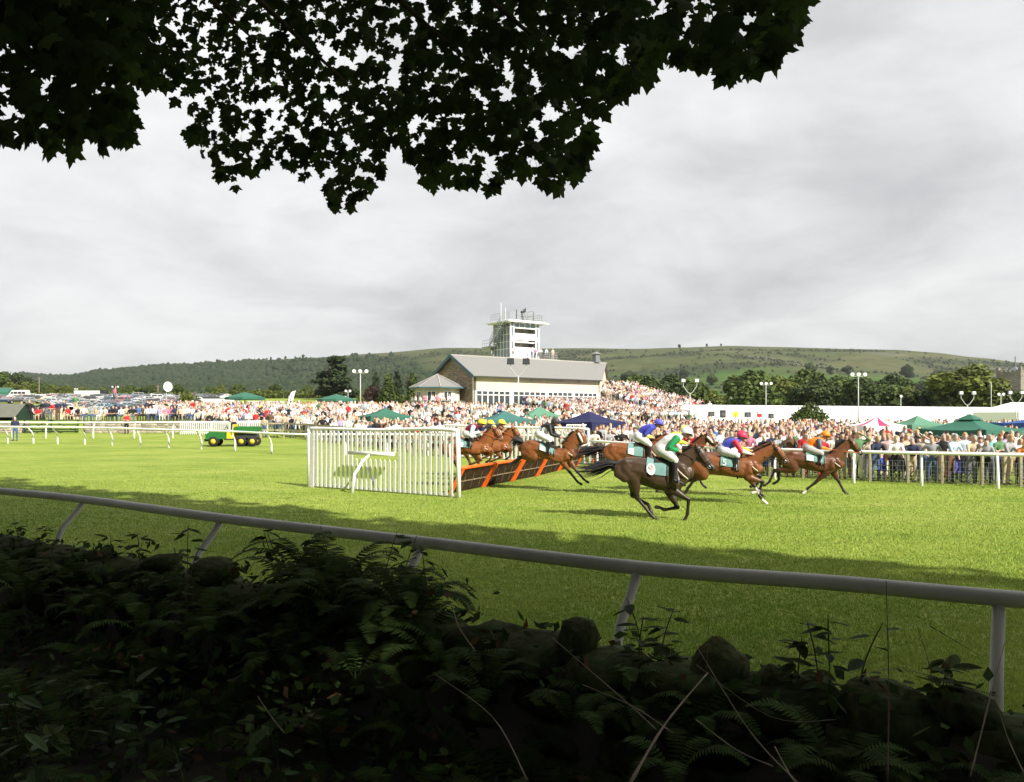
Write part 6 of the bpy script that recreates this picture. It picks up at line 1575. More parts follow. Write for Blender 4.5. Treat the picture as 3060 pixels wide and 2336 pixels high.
rider('land', h3, 'jockey in black silks with a white hoop and charcoal cap over the hurdle', (.015, .015, .017), (.015, .015, .017), (.05, .05, .055), (.66, .66, .66), None, None, None, [(1262, 262, .085, (.74, .74, .74)), (1185, 240, .11, (.42, .55, .64))])
h1 = horse('leap', 'chestnut', 'chestnut racehorse with white blaze taking off beside the white wing', wool='blaze', seed=5)
rider('leap', h1, 'jockey in maroon vest with pale blue sleeves and yellow cap', (.19, .012, .045), (.58, .70, .76), (.80, .66, .04), (.70, .68, .64))
h2 = horse('leap', 'chestnut', 'chestnut racehorse jumping just ahead of the maroon jockey, face with a white stripe', 1455, 29.2, -.02, wool='blaze', seed=6)
rider('leap', h2, 'jockey in dark silks with yellow sleeves and yellow cap on the second chestnut', (.03, .03, .035), (.70, .70, .25), (.82, .70, .05))
h2b = horse('leap', 'chestnut', 'chestnut racehorse hidden behind the other two chestnuts at the hurdle', 1425, 31.4, -.05, seed=7)
rider('leap', h2b, 'jockey in navy top bent low behind the two yellow caps, with yellow cap', (.02, .02, .07), (.02, .02, .07), (.80, .72, .06))
h5 = horse('gather', 'bay', 'bright bay racehorse with long flying tail behind the dark brown horse', 1888, 24.2, .16, seed=8)
rider('gather', h5, 'jockey in royal blue silks with yellow sleeves and blue cap', (.05, .06, .42), (.05, .06, .42), (.09, .10, .50), (.74, .72, .73), None, (.75, .66, .16))
h6 = horse('stride', 'bay_dark', 'bay racehorse mostly hidden beyond the dark brown one', 2004, 25.4, .15, wool='cheek', seed=9)
rider('stride', h6, 'jockey in yellow silks and yellow cap beyond the white and green one', (.75, .66, .06), (.75, .66, .06), (.80, .74, .12))
h8 = horse('reach', 'bay_dark', 'dark bay racehorse running behind number 5', 2165, 23.9, .0, seed=10)
rider('reach', h8, 'jockey in navy and amber silks with red cap beyond number 5', (.05, .04, .12), (.70, .42, .03), (.55, .03, .06))

# ------------------------------------------------------------------ the crowd
PERSON = M('clothing_and_skin', vc=True, rough=.8, var=.10, scale=7, spec=.2)
def human(pose, fem=False, voxel=.03, ratio=.25):
    """a standing or sitting figure facing -y; regions 0 skin 1 hair 2 top 3 forearm 4 trousers 5 shoes"""
    LX = (1, 0, 0); c = []; sit = pose == 'sit'; zh = .50 if sit else .90; wsh = .185 if fem else .205
    hip = Vector((0, 0, zh)); ch = Vector((0, -.01 if pose != 'lean' else -.10, zh + .40)); nk = ch + Vector((0, -.01 if pose != 'lean' else -.05, .135)); hd_ = nk + Vector((0, -.015, .125))
    c.append(([hip + Vector((0, 0, -.02)), hip + Vector((0, 0, .10))], [(.155, .115), (.14, .10)], 4, LX))
    c.append(([hip + Vector((0, 0, .12)), hip.lerp(ch, .55), ch, ch + Vector((0, 0, .08))], [(.14, .10), (.145 if not fem else .125, .10), (.175 if not fem else .155, .115), (.13, .085)], 2, LX))
    c.append(([ch + Vector((0, 0, .08)), nk + Vector((0, 0, .02))], [.065, .05], 0)); c.append(([nk, hd_], [.048, .05], 0))
    c.append(([hd_ + Vector((0, -.012, -.07)), hd_ + Vector((0, -.012, 0)), hd_ + Vector((0, -.004, .05))], [(.055, .062), (.073, .085), (.070, .080)], 0, LX))
    c.append(([hd_ + Vector((0, -.095, -.005)), hd_ + Vector((0, -.105, -.03))], [.013, .016], 0))
    c.append(([hd_ + Vector((0, .035, -.03)), hd_ + Vector((0, .028, .06)), hd_ + Vector((0, -.015, .098))], [(.080, .066), (.084, .082), (.074, .074)], 1, LX))
    c.append(([hd_ + Vector((-.05, -.062, .083)), hd_ + Vector((.05, -.062, .083))], [.026, .026], 1))
    if fem: c.append(([hd_ + Vector((0, .05, .03)), hd_ + Vector((0, .065, -.08)), hd_ + Vector((0, .06, -.19))], [(.078, .05), (.085, .04), (.06, .03)], 1, LX))
    for s in (-1, 1):
        sh_ = ch + Vector((s * wsh, 0, .05))
        if pose == 'fold': el, ha = ch + Vector((s * .26, -.05, -.22)), ch + Vector((-s * .06, -.20, -.16))
        elif pose == 'brow' and s == 1: el, ha = ch + Vector((.38, -.10, .10)), hd_ + Vector((.07, -.12, .06))
        elif pose == 'photo': el, ha = ch + Vector((s * .24, -.18, -.10)), hd_ + Vector((s * .06, -.22, -.02))
        elif pose == 'lean': el, ha = ch + Vector((s * .26, -.16, -.22)), ch + Vector((s * .10, -.38, -.20))
        elif pose == 'sit': el, ha = ch + Vector((s * .25, -.06, -.24)), ch + Vector((s * .12, -.28, -.28))
        elif pose == 'hip': el, ha = ch + Vector((s * .36, .05, -.20)), hip + Vector((s * .17, -.05, .10))
        else: el, ha = ch + Vector((s * .25, .02, -.25)), ch + Vector((s * .25, -.08, -.50))
        c.append(([ch + Vector((s * .10, 0, .06)), sh_, sh_.lerp(el, .6), el], [.075, .068, .052, .045], [2, 2, 2]))
        c.append(([el, el.lerp(ha, .6), ha], [.044, .036, .030], 3))
        d = (ha - el).normalized(); c.append(([ha, ha + d * .08], [(.030, .034), (.026, .018)], 0))
        h2 = hip + Vector((s * .085, 0, -.02))
        if sit: kn = h2 + Vector((s * .05, -.42, .0)); an = kn + Vector((0, .02, -.43))
        else: kn = h2 + Vector((s * .03, -.01, -.42)); an = Vector((s * .12, .02, .07))
        c.append(([h2, h2.lerp(kn, .5), kn], [.095, .08, .06], 4)); c.append(([kn, kn.lerp(an, .35), an], [.058, .056, .042], 4))
        c.append(([an + Vector((0, .03, -.03)), an + Vector((0, -.13, -.04))], [(.038, .036), (.042, .026)], 5, LX))
    return blend(c, voxel, 2, ratio)
HI = []
for i, (ps_, fm) in enumerate([('stand', 0), ('stand', 1), ('fold', 0), ('fold', 1), ('brow', 0), ('photo', 1), ('lean', 0), ('lean', 1), ('hip', 0), ('sit', 0), ('sit', 1)]):
    HI.append((ps_, fm, human(ps_, fm, .026, .30)))
LOWP = [(ps_, fm, human(ps_, fm, .042, .16)) for ps_, fm in (('stand', 0), ('stand', 1), ('fold', 0), ('brow', 0), ('photo', 1), ('lean', 1))]
TOPS = [('white', (.74, .73, .71), 29), ('cream', (.62, .56, .46), 14), ('pale pink', (.66, .46, .44), 13), ('pale blue', (.44, .54, .62), 9), ('black', (.02, .02, .022), 13), ('navy', (.03, .037, .075), 9), ('red', (.45, .03, .035), 5.5),
        ('grey', (.30, .30, .31), 7), ('beige', (.48, .38, .27), 7), ('green', (.10, .22, .10), 1.2), ('yellow', (.62, .50, .14), .8), ('pink', (.55, .18, .28), 1.5), ('blue', (.08, .15, .36), 2), ('lilac', (.36, .30, .44), 1.5), ('brown', (.13, .08, .05), 5), ('orange', (.58, .20, .05), .7), ('turquoise', (.18, .42, .42), .8)]
BOTS = [('blue jeans', (.07, .11, .20), 6), ('black trousers', (.022, .022, .025), 6), ('beige trousers', (.42, .34, .24), 5), ('grey trousers', (.16, .16, .17), 3), ('white trousers', (.70, .68, .65), 2), ('brown skirt', (.12, .07, .05), 1), ('red trousers', (.45, .03, .04), .6)]
HAIRS = [('brown', (.085, .050, .028), 7), ('dark', (.025, .019, .016), 5), ('blond', (.42, .30, .15), 7), ('grey', (.34, .33, .31), 4), ('ginger', (.25, .09, .03), 1.2), ('white', (.62, .60, .57), 2)]
def pick(r, L): return r.choices(L, [x[2] for x in L])[0]
SKINS = [(.60, .36, .28), (.64, .42, .33), (.54, .31, .22), (.68, .46, .38)]
def person(loc, r, where, group, pose=None, rz=None, top=None, bot=None, hair=None, fem=None, size=None):
    cand = [h for h in HI if (pose is None and h[0] != 'sit' and h[0] != 'lean') or h[0] == pose]
    if fem is not None: cand = [h for h in cand if h[1] == fem] or cand
    ps_, fm, (V, Fc, reg) = r.choice(cand)
    t = next((x for x in TOPS if x[0] == top), None) or pick(r, TOPS); b_ = next((x for x in BOTS if x[0] == bot), None) or pick(r, BOTS); h = next((x for x in HAIRS if x[0] == hair), None) or pick(r, HAIRS); sk = r.choice(SKINS)
    bare = r.random() < .55
    me = blended_mesh('person', V, Fc, reg, [sk, h[1], t[1], sk if bare else t[1], b_[1], (.03, .025, .022)], PERSON)
    o = new_obj('person', me, None, loc, r.uniform(-.5, .5) if rz is None else rz); k = size or r.uniform(.93, 1.07); o.scale = (k, k, k)
    act = {'stand': 'standing', 'fold': 'arms folded', 'brow': 'shading eyes', 'photo': 'hands raised', 'lean': 'leaning forward', 'hip': 'hands on hips', 'sit': 'sitting'}[ps_]
    lb = f'{h[0]} haired person, {t[0]} top, {b_[0]}, {act} {where}'
    w = lb.split()
    tag(o, ' '.join(w[:16]), 'person', group); return o
rp = random.Random(99); placed = []
GAZ = [(1150, 57, 2.2), (1508, 50, 2.0), (1612, 66, 2.0), (1760, 45, 1.9), (2620, 42, 1.5), (2741, 45, 1.5), (2898, 35.5, 2.0), (3075, 46, 1.8), (3095, 38, 1.9)]
GAZ = [((px - 1530) / F * Y, Y, r) for px, Y, r in GAZ]
def free(x, y, d):
    for a, b_ in placed[-1500:]:
        if abs(a - x) < d and abs(b_ - y) < d: return False
    return all(math.hypot(x - a, y - b_) > r * .75 for a, b_, r in GAZ)
n_ind = 0
# people along the right rail, row behind row
for row, (dy, step) in enumerate([(.15, .62), (.9, .60), (1.7, .62), (2.6, .7), (3.5, .8)]):
    px = 1775 + row * 9
    while px < 3130:
        Y = line_Y(px) + dy + rp.uniform(-.12, .15); x = (px - 1530) / F * Y
        if row and not free(x, Y, .42) or rp.random() < .07: px += 14; continue
        placed.append((x, Y)); n_ind += 1
        wh = 'at the wire fence' if row == 0 else ('just behind the wire fence' if row < 3 else 'well behind the wire fence')
        person((x, Y, gz(x, Y)), rp, wh, 'spectators behind the right rail', rp.choice(['lean', 'lean', None, 'sit' if px < 2500 else None]) if row == 0 else None)
        px += step / Y * F * rp.uniform(.85, 1.25)
        if n_ind >= 205: break
# people at the wooden fence on the left and seated above the wall
px = 790
while px < 1760:
    Y = line_Y(px) + .35 + rp.uniform(0, .4); x = (px - 1530) / F * Y; placed.append((x, Y)); n_ind += 1
    person((x, Y, gz(x, Y)), rp, 'by the wooden rail fence', 'spectators along the wooden fence', rp.choice(['lean', None, None])); px += rp.uniform(.75, 1.25) / Y * F
for px in (700, 830, 850, 890):
    Y = 60.1; x = (px - 1530) / F * Y
    person((x, Y, gz(x, Y) + .62), rp, 'perched on the wooden fence', 'spectators perched on the fence', 'sit', 0.2); n_ind += 1
for i in range(30):
    px = 225 + i * 12.5 + rp.uniform(-4, 4); Y = 69.6 + rp.uniform(0, .5); x = (px - 1530) / F * Y
    person((x, Y, gz(x, Y) - .02), rp, 'on the stone wall', 'spectators seated along the stone wall', 'sit'); n_ind += 1
for i in range(12):
    px = 60 + i * 13 + rp.uniform(-4, 4); Y = 70.2 + rp.uniform(0, 2); x = (px - 1530) / F * Y
    person((x, Y, gz(x, Y)), rp, 'beyond the dark gate', 'spectators beyond the gate', rp.choice(['sit', 'lean', 'stand']), None, rp.choice(['red', 'navy', 'black', 'white'])); n_ind += 1
x = (45 - 1530) / F * 56.5; person((x, 56.5, gz(x, 56.5)), rp, 'alone between the white rails', None, 'stand', .3, 'navy', 'blue jeans', 'grey', 0, 1.0)
x = (226 - 1530) / F * 74; person((x, 74, gz(x, 74) + .5), rp, 'before the parked cars', None, 'hip', 0, 'green', 'beige trousers', 'brown', 0, 1.08)
x = (378 - 1530) / F * 67; person((x, 67, gz(x, 67)), rp, 'below the stone wall', None, 'fold', 0, 'red', 'black trousers', 'dark', 1, 1.02)
x = (342 - 1530) / F * 74.4; person((x, 74.4, gz(x, 74.4) + 1.48), rp, 'on the blue viewing steps', None, 'stand', 2.6, 'pink', 'grey trousers', 'dark', 1, .98)
# on the pavilion balcony, on the tower decks
for i in range(9):
    a = -2.9 + i * .24 + rp.uniform(-.05, .05); p = Vector((PC.x + 3.2 * math.cos(a), PC.y + 3.2 * math.sin(a), 3.26))
    person(p, rp, 'on the pavilion balcony', 'spectators on the pavilion balcony', rp.choice(['stand', 'fold']), a + math.pi / 2, rp.choice(['white', 'white', 'pale pink', 'yellow', 'pink'])); n_ind += 1
for u, v, z in ((3.4, -.9, 11.16), (4.1, -.8, 11.16), (4.7, -.9, 11.16), (5.3, -.7, 11.16), (TU + .9, -.6, 11.16), (TU + 1.5, .2, 11.16), (TU + 2.1, -.7, 11.16), (-.1, -.8, 11.16)):
    person(tp(u, v, z), rp, 'on the tower deck', 'people on the tower deck', rp.choice(['stand', 'fold', 'photo']), .6); n_ind += 1
person(tp(2.75, .75, 16.96), rp, 'behind the tower roof camera', None, 'photo', .4, 'black', 'black trousers', 'dark', 0, 1.05)
# everyone else: too many to count
def crowd_mesh(name, spots, seed):
    r = random.Random(seed); Vs = []; Fs = []; Cs = []; n = 0
    for x, y, z in spots:
        ps_, fm, (V, Fc, reg) = r.choice(LOWP); k = r.uniform(.9, 1.08); a = r.uniform(-.6, .6) + math.atan2(-x, y) * .5; ca, sa = math.cos(a), math.sin(a)
        W_ = np.empty_like(V); W_[:, 0] = (V[:, 0] * ca - V[:, 1] * sa) * k + x; W_[:, 1] = (V[:, 0] * sa + V[:, 1] * ca) * k + y; W_[:, 2] = V[:, 2] * k + z
        t, b_, h, sk = pick(r, TOPS), pick(r, BOTS), pick(r, HAIRS), r.choice(SKINS); pal = np.array([sk, h[1], t[1], sk if r.random() < .6 else t[1], b_[1], (.03, .03, .03)], np.float32)
        if r.random() < .07: pal[1] = r.choice([(.7, .7, .68), (.5, .04, .04), (.05, .07, .2)])      # hats
        Vs.append(W_); Fs += [tuple(i + n for i in f) for f in Fc]; Cs.append(pal[reg]); n += len(V)
    V = np.concatenate(Vs); me = bpy.data.meshes.new(name); me.from_pydata(V.tolist(), [], Fs); a = me.color_attributes.new('Col', 'FLOAT_COLOR', 'POINT')
    c = np.ones((len(V), 4), np.float32); c[:, :3] = np.concatenate(Cs); a.data.foreach_set('color', c.ravel()); me.materials.append(PERSON)
    me.polygons.foreach_set('use_smooth', [True] * len(me.polygons)); return me
sp_ = []
def fill(n, fx, d):
    k = 0; t = 0
    while k < n and t < n * 12:
        t += 1; x, y = fx()
        if not free(x, y, d): continue
        placed.append((x, y)); sp_.append((x, y, stand_z(x, y))); k += 1
def fR():
    px = rp.uniform(1740, 3150); Y0 = line_Y(px) + 4.3; Y = Y0 + (72 - Y0) * rp.random() ** 1.15; return (px - 1530) / F * Y, Y
def fM():
    px = rp.uniform(860, 1760); Y0 = line_Y(px) + 1.2; Y = Y0 + (90 - Y0) * rp.random() ** 1.2
    return (px - 1530) / F * Y, Y
def fL():
    px = rp.uniform(440, 900); Y = rp.uniform(70.2, 86) if px < 590 else rp.uniform(63.5, 86); return (px - 1530) / F * Y, Y
def fT():
    if rp.random() < .45: u = rp.uniform(7.2, 21.3); v = rp.uniform(.6, 15)
    else: u = rp.uniform(21.7, 33.8); v = rp.uniform(-6.8, 15)
    p = B0 + D * u - NB * v; return p.x, p.y
fill(980, fR, .43); fill(760, fM, .44); fill(330, fL, .44)
placed.clear(); fill(1000, fT, .36)
tag(new_obj('crowd', crowd_mesh('crowd', sp_, 3)), 'packed crowd of spectators filling the terraces and the ground behind the rails', 'crowd', kind='stuff')

# folding chairs and cool boxes at the wire fence
def chair(px, Y, rgb, nm, label):
    p = on(px, Y); o = empty('folding_chair', p, rp.uniform(-.4, .4), label, 'chair'); m = M('chair_fabric_' + nm, rgb, rough=.8)
    MB().add([(-.24, -.2, .40), (.24, -.2, .40), (.24, .2, .36), (-.24, .2, .36)], [(0, 1, 2, 3)]).build('seat', m, o)
    MB().add([(-.24, .2, .38), (.24, .2, .38), (.24, .34, .85), (-.24, .34, .85)], [(0, 1, 2, 3)]).build('backrest', m, o)
    for s in (-1, 1):
        MB().bar((s * .25, -.22, 0), (s * .25, .25, .42), .02).build('leg', DARKM, o); MB().bar((s * .25, .28, 0), (s * .25, -.2, .42), .02).build('leg', DARKM, o); MB().bar((s * .25, -.22, .58), (s * .25, .26, .58), .03).build('armrest', DARKM, o)
for px, rgb, nm in ((1785, (.5, .03, .04), 'red'), (1812, (.05, .2, .1), 'green'), (2300, (.04, .05, .25), 'navy'), (2395, (.5, .25, .3), 'pink'), (2650, (.03, .06, .3), 'blue'), (2700, (.04, .04, .05), 'black'), (2870, (.05, .06, .28), 'dark_blue')):
    chair(px, line_Y(px) + .05, rgb, nm, f'{nm.replace("_", " ")} folding chair just behind the wire fence')

# loudspeakers and small signs standing in the crowd before the marquee
for px, yt, w, rgb, lb, cat in ((2126, 1229, .55, None, 'small black loudspeaker on a pole before the white marquee', 'loudspeaker'), (2160, 1225, .5, None, 'tall black loudspeaker box on a pole before the white marquee', 'loudspeaker'), (2234, 1231, .55, None, 'black loudspeaker beside the yellow sign', 'loudspeaker'),
                                (2304, 1235, .45, None, 'low black loudspeaker near the three-lamp floodlight', 'loudspeaker'), (2198, 1227, .6, (.72, .52, .05), 'round yellow sign held above the crowd', 'sign'), (2270, 1231, .45, (.45, .03, .04), 'red and black sign on a pole above the crowd', 'sign')):
    Y = 78.0; p = on(px, Y); z = CH - (yt - HY) / F * Y - p.z; o = empty('loudspeaker' if rgb is None else 'sign', p, 0, lb, cat)
    MB().tube([(0, 0, 0), (0, 0, z - .3)], .03, 6).build('pole', DARKM, o)
    h_ = .75 if px == 2160 else .5
    if cat == 'sign' and px == 2198: MB().tube([(0, .02, z - .35), (0, -.02, z - .35)], .32, 16).build('panel', M('yellow_sign', rgb, rough=.5), o)
    else:
        q = MB().box((0, 0, z - h_ / 2), (w, .35 if rgb is None else .06, h_)).build('cabinet' if rgb is None else 'panel', DARKM if rgb is None else M('red_sign', rgb, rough=.5), o)
        if rgb is None: m = MB(); m.tube([(0, -.17, z - h_ * .55), (0, -.19, z - h_ * .55)], w * .36, 12); m.build('speaker_cone', M('grey_cone', (.10, .10, .11), rough=.7), q)
        else: MB().box((0, -.035, z - h_ * .2), (w * .8, .02, .14)).build('white_band', WHITE, q)

# ------------------------------------------------------------------ the shaded bank, its wall and the trees that shade it
def rp3(p, q, z=0.0): v = RE * p + RN * q; return Vector((v.x, v.y, z))
FLOOR = M('leaf_litter', (.030, .026, .016), rough=.95, var=.5, scale=7, bump=.6)
def bank_z(p, q): return .62 + .30 * sm(3.0, .2, q) + .06 * noise.noise(Vector((p * 1.3, q * 1.3, 2)))
b = MB(); ps_ = [-60 + i * .8 for i in range(126)]; qs_ = [-40, -20, -10, -5, -2, -1, 0, .5, 1, 1.5, 2, 2.5, 3, 3.3, 3.45]
V = [rp3(p, q, bank_z(p, q) if q > -3 else .92) for q in qs_ for p in ps_]; n = len(ps_)
b.add(V, [(j * n + i, j * n + i + 1, (j + 1) * n + i + 1, (j + 1) * n + i) for j in range(len(qs_) - 1) for i in range(n - 1)]); tag(b.build('woodland_floor', FLOOR, None, True), kind='structure')
# dry stone wall along the bank
MOSS = M('mossy_stone', (.050, .058, .024), rough=1.0, var=.65, scale=11, bump=1.0, obj_var=.5, hue=.05, spec=.05)
def rough_stone(seed, dims):
    b = MB(); b.ball((0, 0, 0), 1.0, 12, 8); m = MB(); VV = []
    for v in b.v:
        v = Vector(v); k = max(abs(v.x), abs(v.y), abs(v.z)); v = v.lerp(v / k, .62); n_ = 1 + .22 * noise.noise(v * 1.3 + Vector((seed * 5, 0, 0))) + .10 * noise.noise(v * 3.7 + Vector((0, seed * 3, 0)))
        VV.append((v.x * n_ * dims[0] * .5, v.y * n_ * dims[1] * .5, v.z * n_ * dims[2] * .5))
    m.add(VV, b.f); return m.mesh('stone', MOSS, True)
SM_ = [rough_stone(i, (.42, .44, .18)) for i in range(8)]
wl0 = rp3(-12, 3.62, .45); wo_ = empty('dry_stone_wall', wl0, math.atan2(RE.y, RE.x), 'mossy dry stone wall half buried in undergrowth beside the near rail', 'wall')
MB().prism([(0, -.4), (20, -.4), (20, .68), (0, .68)], (1, 0, 0), (0, 0, 1), (0, 1, 0), .34, (0, -.17, 0)).build('core', M('wall_core'), wo_)
r = random.Random(8)
for j in range(4):
    x = r.uniform(0, .3)
    while x < 20:
        k = r.uniform(.8, 1.4); s = new_obj('stone', r.choice(SM_), wo_, (x + .2 * k, r.uniform(-.03, .03), .15 + j * .175)); s.scale = (k, r.uniform(.95, 1.1), r.uniform(.9, 1.15)); s.rotation_euler = (r.uniform(-.08, .08), r.uniform(-.1, .1), r.uniform(-.15, .15)); x += .40 * k
# tumbled cap stones that break the skyline of the wall
for px, py, sz, rot in [(640, 1690, (1.5, 1.1, 1.0), .1), (480, 1668, (1.1, 1, .9), -.1), (300, 1655, (1.0, 1, .8), .2), (1722, 1905, (.75, .8, 1.9), .3), (2145, 1975, (.85, .8, 1.9), .55), (2300, 2030, (.6, .7, 1.3), .6), (2640, 2070, (1.3, 1.0, .9), .05), (1600, 1925, (.9, .9, .8), .1), (2890, 2090, (.9, .9, .8), .2), (90, 1630, (1.2, 1, .9), 0)]:
    t = (px - 1530) / F; Y = 3.6 / (.83 + .555 * t); p = pix(px, py, Y); loc = Matrix.Rotation(-math.atan2(RE.y, RE.x), 3, 'Z') @ (p - wl0)
    s = new_obj('stone', r.choice(SM_), wo_, loc - Vector((0, 0, .04))); s.scale = (sz[0] * .62, sz[1] * .6, sz[2] * .75); s.rotation_euler = (.1, rot, r.uniform(-.3, .3))

# ---- overhanging sycamore
LEAFM = M('sycamore_leaf', (.040, .066, .016), rough=.6, var=.3, scale=2.5, spec=.12, trans=.45, obj_var=.35)
LEAFV = M('canopy_leaf', vc=True, rough=.65, var=.25, scale=3, spec=.12, trans=.28)
half = [(0, -.34), (.08, -.42), (.20, -.42), (.37, -.40), (.40, -.30), (.38, -.20), (.45, -.14), (.64, .03), (.52, .06), (.44, .15), (.29, .10), (.26, .20), (.33, .36), (.22, .36), (.12, .48), (0, .68)]
def leaf_geo(curl):
    pts = half + [(-x, y) for x, y in half[-2:0:-1]]; V = [(x, y, -curl * (x * x * 1.2 + max(0, y) ** 2 * .8) + .05 * math.sin(9 * y + 5 * x)) for x, y in pts] + [(0, 0, .04)]
    n = len(pts); return np.array(V), np.array([(i, (i + 1) % n, n) for i in range(n)])
LG = [leaf_geo(c) for c in (.1, .3, .5)]
LMESH = []
for V, Fc in LG:
    m = MB(); m.add([tuple(v) for v in V], [tuple(f) for f in Fc]); m.tube([(0, -.36, 0), (.03, -.7, .03), (.0, -1.0, .12)], .012, 4); LMESH.append(m.mesh('leaf', LEAFM))
LOWER = [(-300, 420), (0, 432), (60, 440), (110, 400), (150, 478), (210, 475), (250, 425), (300, 440), (345, 440), (395, 415), (380, 350), (362, 300), (352, 228), (390, 262), (450, 272), (490, 270), (520, 330), (545, 275), (600, 280), (655, 262), (690, 300), (700, 345)]
LOWER2 = [(555, 440), (600, 450), (640, 520), (700, 565), (735, 530), (800, 505), (870, 515), (905, 540), (950, 530), (985, 610), (1030, 632), (1065, 600), (1110, 560), (1140, 520), (1150, 440), (1195, 425), (1230, 490), (1290, 560), (1345, 572), (1400, 535), (1450, 578), (1500, 545), (1560, 530), (1610, 572), (1665, 580), (1715, 560), (1745, 500), (1768, 430), (1742, 380), (1760, 335), (1800, 340), (1850, 295), (1900, 250), (1955, 240), (1985, 150), (2040, 205), (2080, 215), (2120, 195), (2165, 245), (2240, 250), (2290, 205), (2350, 175), (2385, 100), (2398, -20)]
def low_y(px):
    best = -400
    for T in (LOWER, LOWER2):
        for (a, y0), (c, y1) in zip(T, T[1:]):
            if a <= px <= c or c <= px <= a: best = max(best, lerp(y0, y1, (px - a) / (c - a) if c != a else 0))
    return best
def up_y(px): return 300 if 380 < px < 560 else (170 if px > 2000 else 1e9)
DEP = [(-400, 5.4), (0, 5.2), (330, 5.6), (430, 7.5), (600, 10.5), (1000, 9.6), (1300, 8.6), (1600, 8.0), (1900, 6.4), (2150, 5.0), (2450, 4.6)]
def dep(px):
    for (a, y0), (c, y1) in zip(DEP, DEP[1:]):
        if a <= px <= c: return lerp(y0, y1, (px - a) / (c - a))
    return 6
rl_ = random.Random(31); leaves = []
def add_leaf(px, py, Y, s, edge):
    c = pix(px, py, Y); tip = Vector((rl_.gauss(0, .45), rl_.gauss(-.25, .35), -1)).normalized(); nrm = Vector((rl_.gauss(0, .40), -1, rl_.gauss(-.25, .35))); nrm = (nrm - tip * nrm.dot(tip)).normalized(); xax = tip.cross(nrm).normalized()
    leaves.append((c, xax, tip, nrm, s, edge, Y))
k = 0
while k < 5900:
    px = rl_.uniform(-260, 2410); lim = low_y(px)
    if px > 2405: lim = -60
    py = rl_.uniform(-260, 640)
    Yb = dep(px); s = rl_.uniform(.085, .175) * (1.1 if px < 420 or px > 1950 else 1.0); edge_in = s * .6 * F / Yb
    if py > lim - edge_in * .75: continue
    d = lim - py
    hole = .45 * noise.noise(Vector((px * .010, py * .012, 3.3))) + noise.noise(Vector((px * .024, py * .030, 8.1)))
    if py > -40 and hole > .34 - .30 * math.exp(-d / 90) and rl_.random() < .95: continue
    if 560 < px < 760 and py > 300 and rl_.random() < .3: continue
    if px < 420 and py > 120 and rl_.random() < .45: continue
    if px > 1950 and rl_.random() < .66: continue
    Y = Yb + rl_.uniform(-.3, .5) + rl_.expovariate(1 / 1.0) * min(1.6, .35 + d / 220)
    add_leaf(px, py, Y, s, d < edge_in * 2.2); k += 1
# a fringe of leaves along the very edge
for T in (LOWER, LOWER2):
    for (a, y0), (c, y1) in zip(T, T[1:]):
        n = max(1, int(math.hypot(c - a, y1 - y0) / 34))
        for i in range(n):
            px = lerp(a, c, (i + rl_.random()) / n); py = lerp(y0, y1, (i + .5) / n); Y = dep(px) + rl_.uniform(-.15, .25); s = rl_.uniform(.10, .20) * (1.1 if px < 420 or px > 1950 else .95); e = s * .55 * F / Y + rl_.uniform(-18, 40)
            add_leaf(px, py - e, Y, s, True)
for i in range(90):      # single leaves dangling a little below the rest
    T = LOWER2 if rl_.random() < .75 else LOWER; j = rl_.randrange(1, len(T) - 2); px = lerp(T[j][0], T[j + 1][0], rl_.random()); py = low_y(px) + rl_.uniform(-8, 16)
    if low_y(px) > 60: s = rl_.uniform(.12, .19); add_leaf(px, py - s * .3 * F / dep(px), dep(px) - .1, s, True)
for px, py in ((522, 305), (575, 415), (585, 385), (622, 365), (1000, 625), (1048, 625), (1880, 95)): add_leaf(px, py, dep(px), .15, True)
TR = empty('sycamore_tree', rp3(-7, -2.6, .9), 0, 'sycamore whose leafy branches hang dark over the top of the view', 'tree'); T0_ = TR.location.copy()
order = sorted(range(len(leaves)), key=lambda i: (not leaves[i][5], leaves[i][6] / leaves[i][4]))
for i in order[:300]:
    c, xa, tip, nrm, s, e, Y = leaves[i]; o = new_obj('leaf', rl_.choice(LMESH), TR); mw = Matrix((xa, tip, nrm)).transposed().to_4x4() @ Matrix.Scale(s, 4); mw.translation = c - T0_; o.matrix_local = mw
VV = []; FF = []; CC = []; n = 0
for i in order[300:]:
    c, xa, tip, nrm, s, e, Y = leaves[i]; G = LG[rl_.randrange(3)]; A = np.array([xa, tip, nrm])
    W_ = (G[0] * s) @ A + np.array(c - T0_); VV.append(W_); FF.append(G[1] + n); n += len(W_); f = rl_.uniform(.6, 1.5); CC.append(np.tile(np.array([[.032, .052, .014]]) * f, (len(W_), 1)))
    st = np.array([[0, -.36, 0], [.02, -.36, 0], [.01, -1.1, .12]]) * s @ A + np.array(c - T0_); VV.append(st); FF.append(np.array([[0, 1, 2]]) + n); n += 3; CC.append(np.tile([[.03, .03, .014]], (3, 1)))
tag(new_obj('foliage', np_mesh('foliage', np.concatenate(VV), np.concatenate(FF), LEAFV, np.concatenate(CC)), TR), kind='stuff')
b = MB(); b.tube([(0, 0, -.6), (.2, .2, 3), (.1, .8, 7), (.6, 1.2, 13)], [.55, .42, .34, .12], 12); b.build('trunk', LEAF['wood'], TR, True)
root = Vector((.15, .6, 5.6))
